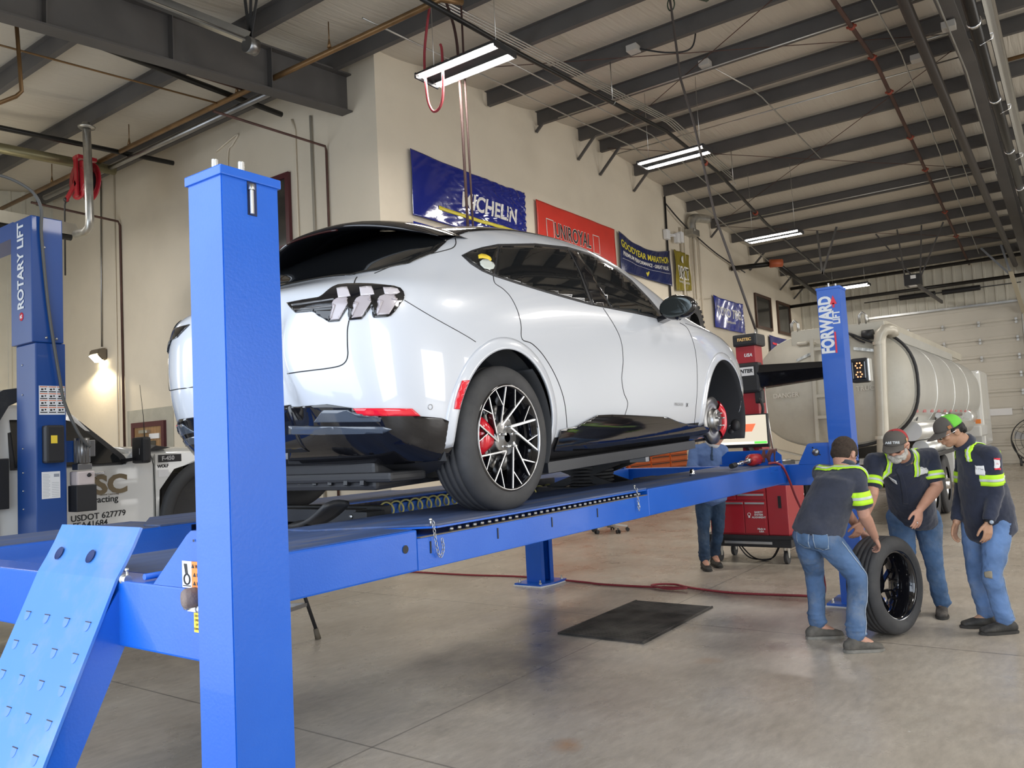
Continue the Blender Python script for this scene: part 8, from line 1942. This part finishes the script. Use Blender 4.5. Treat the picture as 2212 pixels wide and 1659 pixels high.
hair_mass(root, (((-0.055, 0, 0.005), (0.055, 0.078, 0.055)), ((-0.01, 0.074, 0.010), (0.035, 0.012, 0.030)), ((-0.01, -0.074, 0.010), (0.035, 0.012, 0.030)), ((-0.08, 0, -0.03), (0.03, 0.06, 0.035))), P, Mx, HAIR2)
F, S, U = fr_; vis = 1 if S.dot(Vector((-0.9, -0.3, 0))) > 0 else -1
mb = MB(); mb.box((-0.002, -0.013, -0.012), (0.002, 0.013, 0.012), Matrix.Translation(P(0.022, vis*0.088, 0.050)) @ Mx @ Matrix.Rotation(R(90), 4, 'Z')); mb.build('cap_tag', mat('brown_tag', (0.35, 0.15, 0.05), 0.6), cb_)
bv = hiviz_sleeves(root, J, st, 0.46, 0.76, 0.078)
sr, sl, nk, ch = J['sr'], J['sl'], J['neck'], J['chest']
pts = [sl.lerp(nk, .55)+Vector((0.06, -0.06, 0.06)), sl.lerp(nk, .60)+Vector((0.0, 0, 0.08)), sl.lerp(nk, .55)+Vector((-0.07, 0.06, 0.03)), sl.lerp(nk, .45)+Vector((-0.12, 0.10, -0.08))]
ribbon('reflective_band', bv, pts, 0.050, None, M_hiviz, st, 0.007); ribbon('reflective_stripe', bv, pts, 0.018, None, M_silver, st, 0.011)
pts = [sl+Vector((0.06, -0.05, 0.05)), sl+Vector((0.09, -0.06, 0.0)), sl+Vector((0.12, -0.05, -0.07))]
ribbon('reflective_band', bv, pts, 0.050, None, M_hiviz, st, 0.007)
pts = [sr.lerp(nk, .45)+Vector((-0.08, 0.08, 0.02)), sr.lerp(nk, .40)+Vector((-0.10, 0.12, -0.06))]
ribbon('reflective_band', bv, pts, 0.045, None, M_hiviz, st, 0.007)
rt = Vector((0.55, -0.75, 0)); c = sl.lerp(sr, .30)+Vector((-0.14, 0.02, -0.10)); patch('shirt_patch', bv, c, rt, (0, 0, 1), 0.085, 0.07, M_paper, st); patch_text('A&E Tire', bv, c+Vector((0, 0, 0.01)), rt, (0, 0, 1), 0.019, M_ink, st)
c = sl.lerp(J['el'], .22)+Vector((-0.09, -0.05, 0)); patch('sleeve_patch', bv, c, (0.5, -0.8, 0), (0, 0, 1), 0.062, 0.085, M_paper, st, 0.006); patch_text('TIRE', bv, c, (0.5, -0.8, 0), (0, 0, 1), 0.022, M_redv, st)
for dz in (-0.037, 0.037): patch('sleeve_patch', bv, c+Vector((0, 0, dz)), (0.5, -0.8, 0), (0, 0, 1), 0.064, 0.014, M_redv, st, 0.009)
cl = MB(); cl.smooth = True; cl.lathe([(0.064, -0.02), (0.085, -0.01), (0.080, 0.032), (0.066, 0.038)], nk-(J['head']-nk).normalized()*0.01, J['head']-nk, n=24); cl.build('shirt_collar', NAVY, st)
mb = MB(); w_ = J['wl']; dd = (J['wl']-J['el']).normalized(); mb.lathe([(0.030, -0.008), (0.033, -0.008), (0.033, 0.008), (0.030, 0.008)], w_-dd*0.002, dd, n=24); wt = mb.build('wristwatch', M_ink, root)
wn = Vector((-0.75, -0.55, 0.1)).normalized(); mb = MB(); mb.lathe([(0.001, 0.010), (0.017, 0.010), (0.021, 0.006), (0.021, 0)], w_+wn*0.030, wn, n=24); mb.build('watch_case', M_ink, wt)
mb = MB(); mb.lathe([(0.001, 0.0112), (0.0145, 0.0112), (0.0145, 0.010)], w_+wn*0.030, wn, n=24); mb.build('watch_dial', mat('blue_grey_dial', (0.30, 0.36, 0.45), 0.2), wt)
bt = bvh_of(tr); H_, K_, A_ = J['hl'], J['kl'], J['al']; so_ = Vector((0.03, -0.10, 0))
ribbon('side_seam', bt, [H_+so_, H_.lerp(K_, .5)+so_, K_+so_*0.8, K_.lerp(A_, .5)+so_*0.8, A_+so_*0.8+Vector((0, 0, .03))], 0.007, None, mat('pale_thread', (0.32, 0.38, 0.46), 0.8), tr, 0.003)
patch('knee_stain', bt, K_+Vector((-0.09, 0.02, 0.0)), (0, -1, 0), (0, 0, 1), 0.07, 0.06, mat('tan_stain', (0.30, 0.26, 0.19), 0.9), tr, 0.0015)

# man in blue pullover behind the lift
root, J, P, Mx, fr_, bd, tr, st = person('person', JD, 'man in blue pullover and dark jeans behind the lift, head hidden by the car', (-0.85, 0.1, -0.4), (-0.3, 0, 0.95), SK2, mat('steel_blue_knit', (0.10, 0.17, 0.36), 0.85, var=0.1, vscale=6), JN4, SH3, 'long', 1.05,
    hands={'r': ((0.2, -0.8, -0.3), (0.6, 0.2, -0.4), (-0.2, 0, 0.9), 0.6), 'l': ((0.1, 0.85, -0.3), (0.6, -0.2, -0.4), (-0.2, 0, 0.9), 0.6)}, toes={'r': (-0.8, -0.6, 0), 'l': (-0.75, -0.65, 0)}, shirt_hem=0.08, belly=1.05)
hair_mass(root, (((-0.015, 0, 0.045), (0.100, 0.082, 0.086)), ((-0.045, 0, 0.0), (0.062, 0.074, 0.070))), P, Mx, HAIR1)
cl = MB(); cl.smooth = True; nk = J['neck']; cl.lathe([(0.066, -0.03), (0.088, -0.02), (0.082, 0.020), (0.068, 0.026)], nk-(J['head']-nk).normalized()*0.01, J['head']-nk, n=24); cl.build('shirt_collar', mat('pale_collar', (0.45, 0.46, 0.48), 0.8), st)
bv = bvh_of(st); ribbon('zip_placket', bv, [nk+Vector((-0.10, -0.03, -0.03)), nk+Vector((-0.14, -0.04, -0.12)), nk+Vector((-0.15, -0.05, -0.20))], 0.022, None, JN4, st, 0.005)

# the wheel they hold
lw_ = empty('loose_wheel', (6.72, 1.56, 0.0), 'black tyre on alloy wheel held upright on the floor by the bending man', 'wheel')
lw_.rotation_euler = (R(2), 0, R(161)); lw_.location = (6.64, 1.35, 0.005)
wheel_parts(lw_, (0, -0.12, 0.364), hub=False)
